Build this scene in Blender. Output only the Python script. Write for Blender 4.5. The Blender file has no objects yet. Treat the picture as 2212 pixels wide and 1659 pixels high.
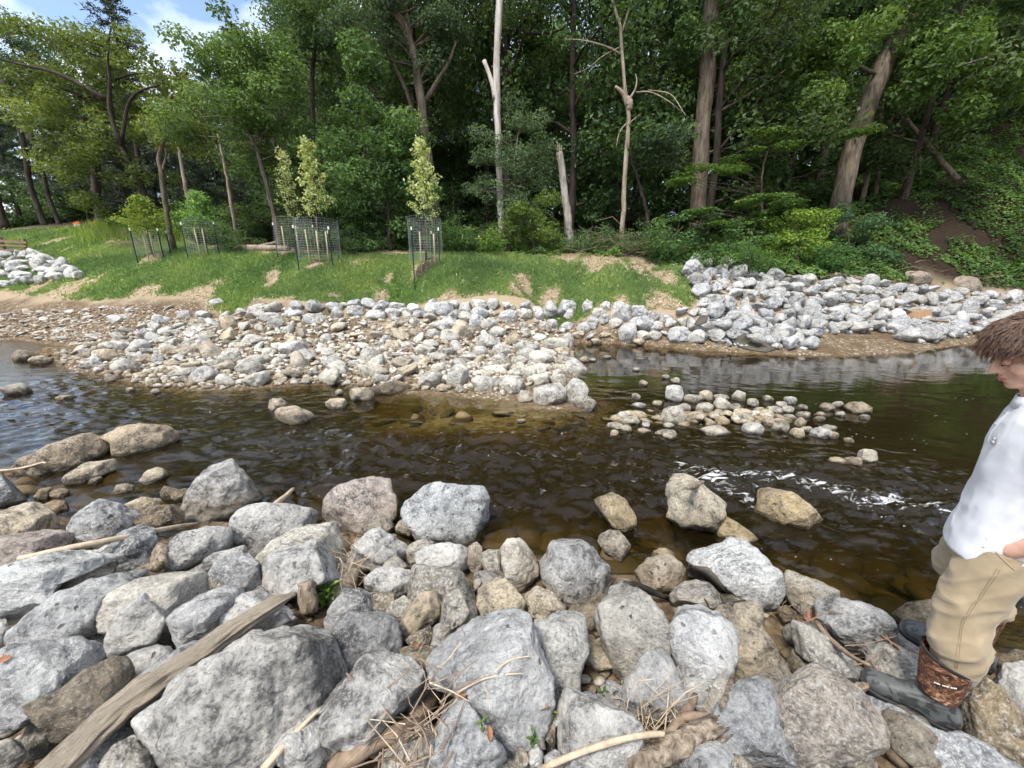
import bpy, math, random
import numpy as np
from mathutils import Vector, Matrix, Quaternion

# ------------------------------------------------------------------ camera, sky, sun, exposure
scene = bpy.context.scene
COL = scene.collection
rng = np.random.default_rng(7)
random.seed(7)

CAM_H = 2.1
PITCH = math.radians(15.0)
CP, SP = math.cos(PITCH), math.sin(PITCH)
FPX = 831.4                                   # focal length in units of a 2211-unit wide picture
CX, CY = 1105.5, 829.5

cam_data = bpy.data.cameras.new("camera")
cam = bpy.data.objects.new("camera", cam_data)
COL.objects.link(cam)
cam.location = (0, 0, CAM_H)
cam.rotation_euler = (math.radians(90) - PITCH, 0, 0)
cam_data.sensor_width = 36.0
cam_data.lens = 36.0 * FPX / 2211.0
cam_data.clip_start = 0.05
cam_data.clip_end = 2000
scene.camera = cam

SUN_EL, SUN_AZ = math.radians(60), math.radians(215)      # azimuth clockwise from +Y: behind the camera, to the left
world = bpy.data.worlds.new("World")
scene.world = world
world.use_nodes = True
wn, wl = world.node_tree.nodes, world.node_tree.links
wn.clear()
w_out = wn.new("ShaderNodeOutputWorld")
w_bg = wn.new("ShaderNodeBackground")
w_sky = wn.new("ShaderNodeTexSky")
w_sky.sky_type = 'NISHITA'
w_sky.sun_disc = False
w_sky.sun_elevation = SUN_EL
w_sky.sun_rotation = SUN_AZ
w_sky.air_density = 1.0
w_sky.dust_density = 1.6
w_sky.ozone_density = 1.2
w_geo = wn.new("ShaderNodeTexCoord")
w_map = wn.new("ShaderNodeMapping")
w_map.inputs['Location'].default_value = (3.7, 1.2, 0.4)
w_map.inputs['Scale'].default_value = (1.0, 1.0, 2.2)
w_noise = wn.new("ShaderNodeTexNoise")
w_noise.inputs['Scale'].default_value = 2.6
w_noise.inputs['Detail'].default_value = 7
w_noise.inputs['Roughness'].default_value = 0.58
w_ramp = wn.new("ShaderNodeValToRGB")
w_ramp.color_ramp.elements[0].position = 0.43
w_ramp.color_ramp.elements[1].position = 0.66
w_mix = wn.new("ShaderNodeMixRGB")
w_mix.inputs[2].default_value = (7.2, 7.2, 7.2, 1)
wl.new(w_geo.outputs['Generated'], w_map.inputs['Vector'])
wl.new(w_map.outputs['Vector'], w_noise.inputs['Vector'])
wl.new(w_noise.outputs['Fac'], w_ramp.inputs['Fac'])
wl.new(w_ramp.outputs['Color'], w_mix.inputs['Fac'])
wl.new(w_sky.outputs['Color'], w_mix.inputs[1])
wl.new(w_mix.outputs['Color'], w_bg.inputs['Color'])
w_bg.inputs['Strength'].default_value = 0.15
wl.new(w_bg.outputs['Background'], w_out.inputs['Surface'])

sun_data = bpy.data.lights.new("sun", 'SUN')
sun_data.energy = 2.6
sun_data.angle = math.radians(10)
sun_data.color = (1.0, 0.95, 0.87)
sun = bpy.data.objects.new("sun", sun_data)
COL.objects.link(sun)
sun_dir = Vector((math.sin(SUN_AZ) * math.cos(SUN_EL), math.cos(SUN_AZ) * math.cos(SUN_EL), math.sin(SUN_EL)))
sun.rotation_euler = sun_dir.to_track_quat('Z', 'Y').to_euler()
sun.location = sun_dir * 60

scene.view_settings.view_transform = 'Standard'
scene.view_settings.look = 'None'
scene.view_settings.gamma = 1
scene.view_settings.use_curve_mapping = False
scene.view_settings.exposure = 1.02
scene.cycles.use_denoising = True
scene.cycles.use_adaptive_sampling = True
scene.cycles.adaptive_threshold = 0.04
scene.cycles.adaptive_min_samples = 16
scene.cycles.max_bounces = 5
scene.cycles.diffuse_bounces = 3
scene.cycles.glossy_bounces = 2
scene.cycles.transparent_max_bounces = 8
scene.cycles.caustics_reflective = False
scene.cycles.caustics_refractive = False

# ------------------------------------------------------------------ numeric helpers
_perm = rng.permutation(256)
_perm = np.concatenate([_perm, _perm, _perm])
_grad = rng.normal(size=(256, 3))
_grad /= np.linalg.norm(_grad, axis=1)[:, None]

def perlin(p):
    p = np.asarray(p, float)
    i = np.floor(p).astype(int)
    f = p - i
    i &= 255
    u = f * f * f * (f * (f * 6 - 15) + 10)
    def g(dx, dy, dz):
        h = _perm[_perm[_perm[i[:, 0] + dx] + i[:, 1] + dy] + i[:, 2] + dz] & 255
        gr = _grad[h]
        return gr[:, 0] * (f[:, 0] - dx) + gr[:, 1] * (f[:, 1] - dy) + gr[:, 2] * (f[:, 2] - dz)
    def L(a, b, t): return a + (b - a) * t
    return L(L(L(g(0,0,0), g(1,0,0), u[:,0]), L(g(0,1,0), g(1,1,0), u[:,0]), u[:,1]),
             L(L(g(0,0,1), g(1,0,1), u[:,0]), L(g(0,1,1), g(1,1,1), u[:,0]), u[:,1]), u[:,2]) * 1.6

def fbm(p, octs=4, gain=0.5):
    p = np.asarray(p, float)
    s, a = 0, 1.0
    for k in range(octs):
        s = s + a * perlin(p * (2.03 ** k) + 17.3 * k)
        a *= gain
    return s

def fbm2(x, y, sc, octs=4, z=0.0, gain=0.5):
    x = np.asarray(x, float)
    return fbm(np.stack([x.ravel() * sc, np.asarray(y, float).ravel() * sc, np.full(x.size, z)], 1), octs, gain).reshape(x.shape)

def smooth(a, b, x):
    t = np.clip((x - a) / (b - a), 0, 1)
    return t * t * (3 - 2 * t)

def ray(px, py):
    """direction of sight through picture unit (px, py); the y component is not normalised"""
    u, v = (px - CX) / FPX, (py - CY) / FPX
    return np.array([u, CP - v * SP, -(SP + v * CP)])

def at_z(px, py, z):
    d = ray(px, py)
    t = (z - CAM_H) / d[2]
    return np.array([0, 0, CAM_H]) + d * t

def at_y(px, py, y):
    d = ray(px, py)
    return np.array([0, 0, CAM_H]) + d * (y / d[1])

def in_poly(x, y, poly):
    x = np.asarray(x, float); y = np.asarray(y, float)
    r = np.zeros(x.shape, bool)
    n = len(poly)
    for i in range(n):
        x1, y1 = poly[i][:2]; x2, y2 = poly[(i + 1) % n][:2]
        c = ((y1 > y) != (y2 > y))
        with np.errstate(divide='ignore', invalid='ignore'):
            xi = (x2 - x1) * (y - y1) / (y2 - y1 + 1e-12) + x1
        r ^= c & (x < xi)
    return r

def poly_dist(x, y, poly, closed=True):
    x = np.asarray(x, float); y = np.asarray(y, float)
    d = np.full(x.shape, 1e9)
    n = len(poly)
    for i in range(n if closed else n - 1):
        x1, y1 = poly[i][:2]; x2, y2 = poly[(i + 1) % n][:2]
        vx, vy = x2 - x1, y2 - y1
        t = np.clip(((x - x1) * vx + (y - y1) * vy) / (vx * vx + vy * vy + 1e-12), 0, 1)
        d = np.minimum(d, np.hypot(x - x1 - t * vx, y - y1 - t * vy))
    return d

# ------------------------------------------------------------------ mesh helpers
def mesh_np(name, verts, faces, attrs=None, smooth_shade=False):
    """faces: (n,3) or (n,4) int array, or list of such arrays; attrs: {name: float per vertex}"""
    if isinstance(faces, np.ndarray): faces = [faces]
    me = bpy.data.meshes.new(name)
    verts = np.asarray(verts, np.float32)
    me.vertices.add(len(verts))
    me.vertices.foreach_set('co', verts.ravel())
    tot = sum(f.size for f in faces)
    me.loops.add(tot)
    me.loops.foreach_set('vertex_index', np.concatenate([f.ravel() for f in faces]).astype(np.int32))
    cnt = np.concatenate([np.full(len(f), f.shape[1]) for f in faces])
    me.polygons.add(len(cnt))
    me.polygons.foreach_set('loop_start', np.concatenate([[0], np.cumsum(cnt)[:-1]]).astype(np.int32))
    me.polygons.foreach_set('use_smooth', np.full(len(cnt), smooth_shade))
    me.update(calc_edges=True)
    me.validate()
    for k, v in (attrs or {}).items():
        a = me.attributes.new(k, 'FLOAT', 'POINT')
        a.data.foreach_set('value', np.asarray(v, np.float32))
    return me

class MB:
    """collects pieces of one mesh"""
    def __init__(self): self.v, self.f, self.n = [], [], 0
    def add(self, v, f):
        v = np.asarray(v, float)
        self.v.append(v)
        for a in (f if isinstance(f, list) else [f]): self.f.append(np.asarray(a, int) + self.n)
        self.n += len(v)
    def tube(self, pts, radii, seg=8, caps=True, rough=0.0):
        pts = np.asarray(pts, float); n = len(pts)
        radii = np.broadcast_to(np.asarray(radii, float), (n,))
        tan = np.gradient(pts, axis=0); tan /= np.linalg.norm(tan, axis=1)[:, None] + 1e-12
        ref = np.array([0.0, 0, 1]) if abs(tan[0][2]) < 0.8 else np.array([1.0, 0, 0])
        nx = np.cross(tan[0], ref); nx /= np.linalg.norm(nx)
        vs = []
        for i in range(n):
            nx = nx - tan[i] * np.dot(nx, tan[i]); nx /= np.linalg.norm(nx) + 1e-12
            ny = np.cross(tan[i], nx)
            a = np.arange(seg) * 2 * math.pi / seg
            r = radii[i] * (1 + (rough * rng.normal(size=seg) if rough else 0))
            vs.append(pts[i] + (np.cos(a) * r)[:, None] * nx + (np.sin(a) * r)[:, None] * ny)
        v = np.concatenate(vs)
        i, j = np.meshgrid(np.arange(n - 1), np.arange(seg), indexing='ij')
        j2 = (j + 1) % seg
        f = np.stack([i * seg + j, i * seg + j2, (i + 1) * seg + j2, (i + 1) * seg + j], -1).reshape(-1, 4)
        fs = [f]
        if caps:
            v = np.concatenate([v, pts[:1], pts[-1:]])
            k = np.arange(seg); k2 = (k + 1) % seg
            fs.append(np.stack([np.full(seg, n * seg), k2, k], 1))
            fs.append(np.stack([np.full(seg, n * seg + 1), (n - 1) * seg + k, (n - 1) * seg + k2], 1))
        self.add(v, fs)
        return self
    def box(self, c, s, rot=None):
        c = np.asarray(c, float); s = np.asarray(s, float) / 2
        v = np.array([[x, y, z] for x in (-1, 1) for y in (-1, 1) for z in (-1, 1)]) * s
        if rot is not None: v = v @ np.array(rot).T
        self.add(v + c, np.array([[0,1,3,2],[4,6,7,5],[0,4,5,1],[2,3,7,6],[0,2,6,4],[1,5,7,3]]))
        return self
    def mesh(self, name, smooth_shade=True):
        tri = [f for f in self.f if f.shape[1] == 3]; quad = [f for f in self.f if f.shape[1] == 4]
        fs = ([np.concatenate(quad)] if quad else []) + ([np.concatenate(tri)] if tri else [])
        return mesh_np(name, np.concatenate(self.v), fs, None, smooth_shade)

def obj(name, me, mat=None, parent=None, color=None, loc=None):
    o = bpy.data.objects.new(name, me)
    COL.objects.link(o)
    if mat is not None and me is not None and len(me.materials) == 0: me.materials.append(mat)
    if parent is not None: o.parent = parent
    if color is not None: o.color = tuple(color) if len(color) == 4 else (*color, 1)
    if loc is not None: o.location = tuple(loc)
    return o

def tag(o, label=None, cat=None, group=None, kind=None):
    if label: o['label'] = label
    if cat: o['category'] = cat
    if group: o['group'] = group
    if kind: o['kind'] = kind
    return o

def empty(name, loc=(0, 0, 0), rz=0):
    o = bpy.data.objects.new(name, None)
    COL.objects.link(o)
    o.empty_display_size = 0.1
    o.location = tuple(loc); o.rotation_euler = (0, 0, rz)
    return o

# ------------------------------------------------------------------ material helpers
def mat_new(name):
    m = bpy.data.materials.new(name)
    m.use_nodes = True
    nt = m.node_tree
    nt.nodes.clear()
    return m, nt

class N:
    """short hand for node building"""
    def __init__(self, nt): self.nt = nt
    def n(self, t, **kw):
        x = self.nt.nodes.new(t)
        for k, v in kw.items():
            if k.startswith('i_'):
                key = k[2:]
                key = int(key) if key.isdigit() else key.replace('_', ' ')
                inp = x.inputs[key]
                if hasattr(v, 'is_output'): self.nt.links.new(v, inp)
                else: inp.default_value = v
            else: setattr(x, k, v)
        return x
    def link(self, a, b): self.nt.links.new(a, b)
    def noise(self, vec, scale, detail=4, rough=0.55, dist=0.0):
        return self.n('ShaderNodeTexNoise', i_Vector=vec, i_Scale=scale, i_Detail=detail, i_Roughness=rough, i_Distortion=dist).outputs['Fac']
    def math(self, op, a, b=0.0, c=0.0, clamp=False):
        return self.n('ShaderNodeMath', operation=op, use_clamp=clamp, i_0=a, i_1=b, i_2=c).outputs[0]
    def ramp(self, fac, a, b, lo=0.0, hi=1.0):
        return self.n('ShaderNodeMapRange', interpolation_type='SMOOTHSTEP', i_0=fac, i_1=a, i_2=b, i_3=lo, i_4=hi).outputs[0]
    def mix(self, fac, a, b, mode='MIX'):
        return self.n('ShaderNodeMixRGB', blend_type=mode, i_0=fac, i_1=a, i_2=b).outputs[0]
    def cols(self, fac, stops):
        r = self.n('ShaderNodeValToRGB', i_Fac=fac)
        e = r.color_ramp.elements
        while len(e) < len(stops): e.new(0.5)
        for k, (p, c) in enumerate(stops):
            e[k].position = p; e[k].color = (*c, 1)
        return r.outputs['Color']
    def bump(self, h, strength, dist=0.02, normal=None):
        b = self.n('ShaderNodeBump', i_Height=h, i_Strength=strength, i_Distance=dist)
        if normal is not None: self.link(normal, b.inputs['Normal'])
        return b.outputs['Normal']
    def attr(self, name):
        return self.n('ShaderNodeAttribute', attribute_name=name).outputs['Fac']
    def out(self, sh):
        o = self.n('ShaderNodeOutputMaterial')
        self.link(sh, o.inputs['Surface'])
    def bsdf(self, col, rough=0.8, normal=None, spec=0.3, **kw):
        b = self.n('ShaderNodeBsdfPrincipled', i_Base_Color=col, i_Roughness=rough, **kw)
        b.inputs['Specular IOR Level'].default_value = spec
        if normal is not None: self.link(normal, b.inputs['Normal'])
        return b.outputs[0]

def C(r, g, b): return (r, g, b, 1)

def simple_mat(name, col, rough=0.8, var=0.25, scale=20, bump=0.3, bdist=0.01, spec=0.3, stretch=None, metal=0.0):
    m, nt = mat_new(name); k = N(nt)
    tc = k.n('ShaderNodeTexCoord').outputs['Object']
    if stretch:
        tc = k.n('ShaderNodeMapping', i_Vector=tc, i_Scale=stretch).outputs[0]
    f = k.noise(tc, scale, 6, 0.6)
    c1 = tuple(x * (1 - var) for x in col); c2 = tuple(min(1, x * (1 + var)) for x in col)
    c = k.cols(f, [(0.3, c1), (0.7, c2)])
    k.out(k.bsdf(c, rough, k.bump(f, bump, bdist), spec, i_Metallic=metal))
    return m

def mat_rock():
    m, nt = mat_new('limestone'); k = N(nt)
    pos = k.n('ShaderNodeNewGeometry').outputs['Position']
    oi = k.n('ShaderNodeObjectInfo')
    z = k.n('ShaderNodeSeparateXYZ', i_0=pos).outputs[2]
    n1 = k.noise(pos, 2.6, 4, 0.6, 0.6)
    n2 = k.noise(pos, 13, 9, 0.72, 0.35)
    n3 = k.noise(pos, 62, 5, 0.75)
    crack = k.n('ShaderNodeTexNoise', noise_type='RIDGED_MULTIFRACTAL', i_Vector=pos, i_Scale=6.5, i_Detail=6.0, i_Roughness=0.6, i_Distortion=0.8).outputs['Fac']
    crack = k.ramp(crack, 0.75, 1.7)
    rnd = oi.outputs['Random']
    rot = k.n('ShaderNodeCombineXYZ', i_0=k.math('MULTIPLY', rnd, 9.0), i_1=k.math('MULTIPLY', rnd, 23.0), i_2=0.0).outputs[0]
    bed_v = k.n('ShaderNodeVectorRotate', rotation_type='EULER_XYZ', i_Vector=pos, i_Rotation=rot).outputs[0]
    bedding = k.noise(k.n('ShaderNodeMapping', i_Vector=bed_v, i_Scale=(1, 1, 6)).outputs[0], 5.5, 5, 0.6, 0.4)
    bed_on = k.math('MULTIPLY', k.ramp(k.math('FRACT', k.math('MULTIPLY', rnd, 7.0)), 0.45, 0.8), 0.5)
    n2m = k.n('ShaderNodeMix', i_0=bed_on, i_2=n2, i_3=bedding).outputs[0]
    v = k.math('ADD', k.math('MULTIPLY', n1, 0.4), k.math('MULTIPLY', n2m, 0.6))
    tone = k.cols(v, [(0.415, (0.36, 0.355, 0.35)), (0.472, (0.90, 0.895, 0.88)), (0.52, (1.15, 1.14, 1.11)), (0.575, (1.46, 1.44, 1.39))])
    col = k.mix(1.0, oi.outputs['Color'], tone, 'MULTIPLY')
    speck = k.ramp(n3, 0.52, 0.60)
    col = k.mix(k.math('MULTIPLY', speck, k.math('ADD', 0.25, k.math('MULTIPLY', k.math('FRACT', k.math('MULTIPLY', rnd, 13.0)), 0.5))), col, C(0.80, 0.79, 0.76))
    dark = k.ramp(n3, 0.47, 0.39)
    col = k.mix(k.math('MULTIPLY', dark, k.math('ADD', 0.2, k.math('MULTIPLY', k.math('FRACT', k.math('MULTIPLY', rnd, 29.0)), 0.38))), col, C(0.085, 0.08, 0.072))
    vo = k.n('ShaderNodeTexVoronoi', i_Vector=k.n('ShaderNodeMixRGB', i_0=.06, i_1=pos, i_2=k.n('ShaderNodeTexNoise', i_Vector=pos, i_Scale=14.0).outputs['Color']).outputs[0], i_Scale=15.0, i_Randomness=1.0).outputs['Distance']
    pit = k.math('MULTIPLY', k.ramp(vo, 0.2, 0.09), k.ramp(k.noise(pos, 2.3, 2), 0.53, 0.64))
    col = k.mix(k.math('MULTIPLY', pit, 0.7), col, C(0.05, 0.045, 0.04))
    # silt and algae stain left by high water, strength per stone in the colour's alpha
    stain_h = k.math('ADD', z, k.math('MULTIPLY', k.math('SUBTRACT', k.noise(pos, 4.5, 5, 0.65), 0.5), 0.5))
    st = k.math('MULTIPLY', k.ramp(stain_h, 0.32, 0.06), oi.outputs['Alpha'])
    silt = k.cols(n2, [(0.36, (0.07, 0.05, 0.027)), (0.5, (0.19, 0.145, 0.085)), (0.64, (0.36, 0.30, 0.21))])
    col = k.mix(st, col, silt)
    wet = k.ramp(k.math('ADD', z, k.math('MULTIPLY', k.math('SUBTRACT', n2, 0.5), 0.06)), 0.055, 0.02)
    col = k.mix(k.math('MULTIPLY', wet, 0.62), col, C(0.03, 0.022, 0.012))
    rough = k.math('SUBTRACT', 0.88, k.math('MULTIPLY', wet, 0.6))
    h = k.math('ADD', k.math('MULTIPLY', n2m, 1.0), k.math('MULTIPLY', n3, 0.22))
    h = k.math('SUBTRACT', h, k.math('MULTIPLY', crack, 0.22))
    h = k.math('SUBTRACT', h, k.math('MULTIPLY', pit, 0.35))
    nrm = k.bump(h, 1.0, 0.085)
    k.out(k.bsdf(col, rough, nrm, 0.25))
    return m

def leaf_mat(name, c_lo, c_mid, c_hi, transl=0.42, rough=0.55):
    m, nt = mat_new(name); k = N(nt)
    t = k.attr('tint')
    oi = k.n('ShaderNodeObjectInfo')
    pos = k.n('ShaderNodeNewGeometry').outputs['Position']
    big = k.noise(pos, 0.45, 2)
    f = k.math('ADD', k.math('MULTIPLY', t, 0.75), k.math('MULTIPLY', k.math('SUBTRACT', big, 0.38), 0.9), clamp=True)
    col = k.cols(f, [(0.05, c_lo), (0.5, c_mid), (0.95, c_hi)])
    col = k.mix(1.0, col, oi.outputs['Color'], 'MULTIPLY')
    d = k.bsdf(col, rough, None, 0.28)
    tr = k.n('ShaderNodeBsdfTranslucent', i_Color=k.mix(1.0, col, C(1.25, 1.15, 0.5), 'MULTIPLY')).outputs[0]
    k.out(k.n('ShaderNodeMixShader', i_0=transl, i_1=d, i_2=tr).outputs[0])
    return m

def mat_bark(name, lo, hi, scale=9.0, bump=0.9):
    m, nt = mat_new(name); k = N(nt)
    pos = k.n('ShaderNodeNewGeometry').outputs['Position']
    mp = k.n('ShaderNodeMapping', i_Vector=pos, i_Scale=(1, 1, 0.16)).outputs[0]
    f = k.noise(mp, scale, 7, 0.62, 0.4)
    f2 = k.noise(pos, 1.3, 3)
    col = k.cols(f, [(0.32, lo), (0.66, hi)])
    col = k.mix(k.math('MULTIPLY', k.ramp(f2, 0.48, 0.7), 0.4), col, C(*(x * 0.55 for x in lo)))
    k.out(k.bsdf(col, 0.9, k.bump(f, bump, 0.05), 0.15))
    return m

ROCK = mat_rock()
BARK = mat_bark('bark_brown', (0.05, 0.04, 0.03), (0.21, 0.175, 0.135))
BARK_DARK = mat_bark('bark_dark', (0.018, 0.015, 0.012), (0.075, 0.062, 0.05))
DEAD = mat_bark('dead_wood_pale', (0.26, 0.235, 0.20), (0.56, 0.53, 0.49), 6.0, 0.6)
DEAD_TAN = mat_bark('dead_wood_tan', (0.15, 0.115, 0.085), (0.38, 0.32, 0.25), 8.0, 0.7)
LEAF_DEEP = leaf_mat('leaf_deep_green', (0.022, 0.046, 0.02), (0.072, 0.13, 0.048), (0.16, 0.24, 0.095))
LEAF_OAK = leaf_mat('leaf_yellow_green', (0.06, 0.09, 0.025), (0.15, 0.205, 0.055), (0.27, 0.33, 0.11))
LEAF_BRIGHT = leaf_mat('leaf_fresh_green', (0.035, 0.075, 0.018), (0.09, 0.17, 0.04), (0.19, 0.29, 0.09), 0.42)
LEAF_BLUE = leaf_mat('leaf_grey_green', (0.028, 0.052, 0.032), (0.075, 0.12, 0.068), (0.155, 0.215, 0.125))
LEAF_PINE = leaf_mat('needle_grey_green', (0.025, 0.04, 0.03), (0.065, 0.09, 0.062), (0.12, 0.155, 0.11), 0.15)
LEAF_PALE = leaf_mat('leaf_pale_yellow', (0.25, 0.31, 0.11), (0.45, 0.52, 0.22), (0.64, 0.69, 0.40), 0.35)
# ------------------------------------------------------------------ the lie of the land
# water's edge, traced in picture units and laid out on the water level (z = 0)
SHORE_PX = [(0,1080),(120,1120),(230,1130),(380,1125),(560,1130),(700,1135),(860,1150),(1050,1185),(1180,1215),
            (1330,1245),(1480,1245),(1650,1285),(1800,1325),(1950,1365),(2211,1420),(2500,1450),(3100,1300),
            (2900,790),(2500,735),(2211,735),(2080,745),(1960,765),(1800,770),(1650,766),(1500,757),(1400,747),(1250,740),
            (1235,770),(1248,800),(1270,850),(1285,888),(1180,890),(1060,864),(900,852),(700,832),(480,847),(330,842),(250,822),
            (130,792),(80,765),(130,748),(60,738),(0,735)]
SHORE = [np.array(q) for q in ((-75, 18), (-50, 12.5), (-30, 8.2), (-16, 5.2), (-9, 4.2), (-5.6, 4.05))] + [at_z(px, py, 0.0)[:2] for px, py in SHORE_PX] + [np.array(q) for q in ((-30, 18.5), (-50, 23), (-75, 30))]

CTRL = []
def cz(px, py, z): p = at_z(px, py, z); CTRL.append(p)
def cy(px, py, y): CTRL.append(at_y(px, py, y))
for p in SHORE_PX:
    if -500 < p[0] < 2700: CTRL.append(at_z(p[0], p[1], 0.01))
# gravel bar
for px, py, z in [(860,800,.10),(600,800,.12),(400,800,.10),(1100,815,.18),(1010,750,.16),(700,745,.24),(420,745,.22),(240,745,.10),(1160,750,.12),(560,700,.42),(1170,720,.16),(860,700,.36)]: cz(px, py, z)
# foot and lip of the far bank, lawn, wood edge
for px in (800, 1000, 1150, 1300, 1420): cy(px, 655, 14.3)
for px, py, y in [(1500,668,13.9),(690,648,14.6),(560,640,15.2),(400,652,16.0),(200,650,17.0),(0,655,18.6),(-300,655,22),
                  (915,565,17.0),(680,565,17.2),(1300,575,16.6),(1100,600,15.6),(1420,585,16.4),(1100,545,19.0),(800,545,19.2),(1300,545,19),(640,543,19.5),
                  (480,545,19.6),(320,552,20.0),(200,560,22),(480,530,23),(300,495,29),(150,489,31),(0,492,32),(-300,495,36),(0,560,25),(0,600,22),(100,610,20),(-300,600,27),(250,610,18.6),(400,600,17.6)]: cy(px, py, y)
# right-hand stone apron and hill
for px, py, y in [(1490,572,16.8),(1600,600,16.3),(1750,612,16.2),(1900,622,16.4),(2000,628,16.6),(2211,642,16.6),(1600,680,14.0),(1800,690,14.4),(2000,695,14.8),(2211,690,15.6),
                  (1600,560,19),(1700,560,18.6),(1950,450,21),(2211,230,24.5),(2100,400,21),(2211,550,18.4),(2211,450,19.6),(2000,560,18.0),(1850,500,20),(2400,480,19),(2600,250,23),(1700,480,22.5)]: cy(px, py, y)
for p in [(0,25,3.7),(10,25,4.2),(15,26,5.3),(-15,26,4.4),(0,45,5),(20,40,8),(32,32,12),(40,50,13),(-25,34,6.3),(-40,45,8),(-60,30,6),(-45,27,2.2),(0,90,7),(60,90,14),(-80,90,9),
          (0,300,10),(300,300,14),(-300,300,10),(300,0,10),(-300,0,8),(0,-300,8),(300,-300,8),(-300,-300,8),(60,15,8),(45,12,4),
          (0,0,.42),(0,1,.30),(0,1.9,.17),(-1.5,1,.34),(-1.6,2.2,.2),(-3,1.5,.36),(-3,2.6,.2),(1.4,1,.27),(1.3,1.8,.12),(2.4,1.4,.16),(3.5,1.2,.3),(2.4,.5,.36),(-5,2,.45),(-8,2,.45),(-20,3,.6),(-40,5,.9),(6,0,.6),
          (0,-4,.9),(-8,-4,1.1),(8,-5,1.2),(0,-30,2),(-30,-20,2),(30,-20,2)]: CTRL.append(np.array(p, float))
for q in SHORE: 
    if q[0] < -5.5: CTRL.append(np.array([q[0], q[1], .02]))
CTRL = np.array(CTRL, float)

def _fit(c):
    d = np.hypot(c[:, None, 0] - c[None, :, 0], c[:, None, 1] - c[None, :, 1])
    A = -np.sqrt(d * d + 0.02)
    n = len(c)
    M = np.zeros((n + 1, n + 1)); M[:n, :n] = A - np.eye(n) * 0.02; M[n, :n] = M[:n, n] = 1
    return np.linalg.solve(M, np.concatenate([c[:, 2], [0]]))
_W = _fit(CTRL)

def land(x, y):
    """height of the bare ground (vectorised)"""
    x = np.asarray(x, float); y = np.asarray(y, float)
    xf, yf = x.ravel(), y.ravel()
    z = np.empty(xf.size)
    for a in range(0, xf.size, 20000):
        s = slice(a, a + 20000)
        d = -np.sqrt((xf[s, None] - CTRL[None, :, 0]) ** 2 + (yf[s, None] - CTRL[None, :, 1]) ** 2 + 0.02)
        z[s] = d @ _W[:-1] + _W[-1]
    inside = in_poly(xf, yf, SHORE)
    dist = poly_dist(xf, yf, SHORE)
    n = fbm2(xf, yf, 0.5, 3, 3.3)
    bed = -np.minimum(0.75, 0.05 + 0.3 * dist) - 0.06 * n
    # shallow bars in the stream: stone cluster and sand flat
    a = at_z(1600, 905, 0)[:2]; b = at_z(960, 905, 0)[:2]
    g1 = np.exp(-(((xf - a[0] - .25 * (yf - a[1])) / 1.5) ** 2 + ((yf - a[1]) / .55) ** 2))
    g2 = np.exp(-(((xf - b[0]) / 1.9) ** 2 + ((yf - b[1]) / .75) ** 2))
    bed = bed * (1 - 0.93 * np.clip(g1, 0, 1)) ; bed = bed * (1 - 0.78 * np.clip(g2, 0, 1))
    z = np.where(inside, bed, np.maximum(z, 0.015 + 0.02 * np.minimum(dist, 1)) + 0.035 * n * smooth(0, .6, dist) + 0.12 * fbm2(xf, yf, .12, 2, 8.1) * smooth(3, 12, np.hypot(xf, yf)) * smooth(1, 4, dist))
    return z.reshape(x.shape)

# a regular table of heights for quick look-ups
_GX, _GY = np.arange(-48, 48.01, 0.25), np.arange(-3, 58.01, 0.25)
_GZ = land(*np.meshgrid(_GX, _GY, indexing='ij'))
def ground(x, y):
    x = np.asarray(x, float); y = np.asarray(y, float)
    fx = np.clip((x + 48) / .25, 0, len(_GX) - 1.001); fy = np.clip((y + 3) / .25, 0, len(_GY) - 1.001)
    i, j = fx.astype(int), fy.astype(int); u, v = fx - i, fy - j
    return _GZ[i, j] * (1-u) * (1-v) + _GZ[i+1, j] * u * (1-v) + _GZ[i, j+1] * (1-u) * v + _GZ[i+1, j+1] * u * v

def hit(px, py, off=0.0, water=True, tmax=60):
    """first point where the line of sight meets the ground (or the water) raised by off"""
    d = ray(px, py)
    t = np.concatenate([np.arange(0.5, 6, 0.01), np.arange(6, tmax, 0.04)])
    p = np.array([0, 0, CAM_H]) + t[:, None] * d
    g = ground(p[:, 0], p[:, 1])
    if water: g = np.maximum(g, 0)
    k = np.argmax(p[:, 2] < g + off)
    return p[k] if k > 0 else p[-1]

def hits(pts, off=0.0): return [hit(px, py, off) for px, py in pts]

# zones on the ground, as outlines in plan
LAWN_PX = [(0,628),(-300,640),(-500,520),(-200,494),(0,494),(150,490),(290,494),(400,520),(480,540),(640,545),(780,547),(900,547),(1100,547),(1250,549),(1330,556),(1480,575),(1500,610),(1512,650),(1500,670),
           (1300,666),(900,662),(700,657),(560,648),(430,652),(250,650),(100,647)]
LAWN = [h[:2] for h in hits(LAWN_PX)]
STRAW_SPOTS = [(hit(px, py)[:2], r) for px, py, r in [(590,592,.7),(585,610,.5),(1130,612,.8),(1115,632,.7),(1290,560,1.6),(1380,572,1.4),(1230,556,.9),(1440,600,.9),(680,570,.55),(915,568,.5),(330,556,.8),(130,632,2.0),(420,645,1.5),(300,640,1.3),(60,632,1.6),
               (840,600,.35),(1000,610,.4),(1190,648,.8),(1430,655,1.0),(960,650,.8),(720,640,.5),(120,520,1.6),(250,520,.9),(820,650,.6),(1340,650,.5),(1060,652,.8)]]

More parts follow.
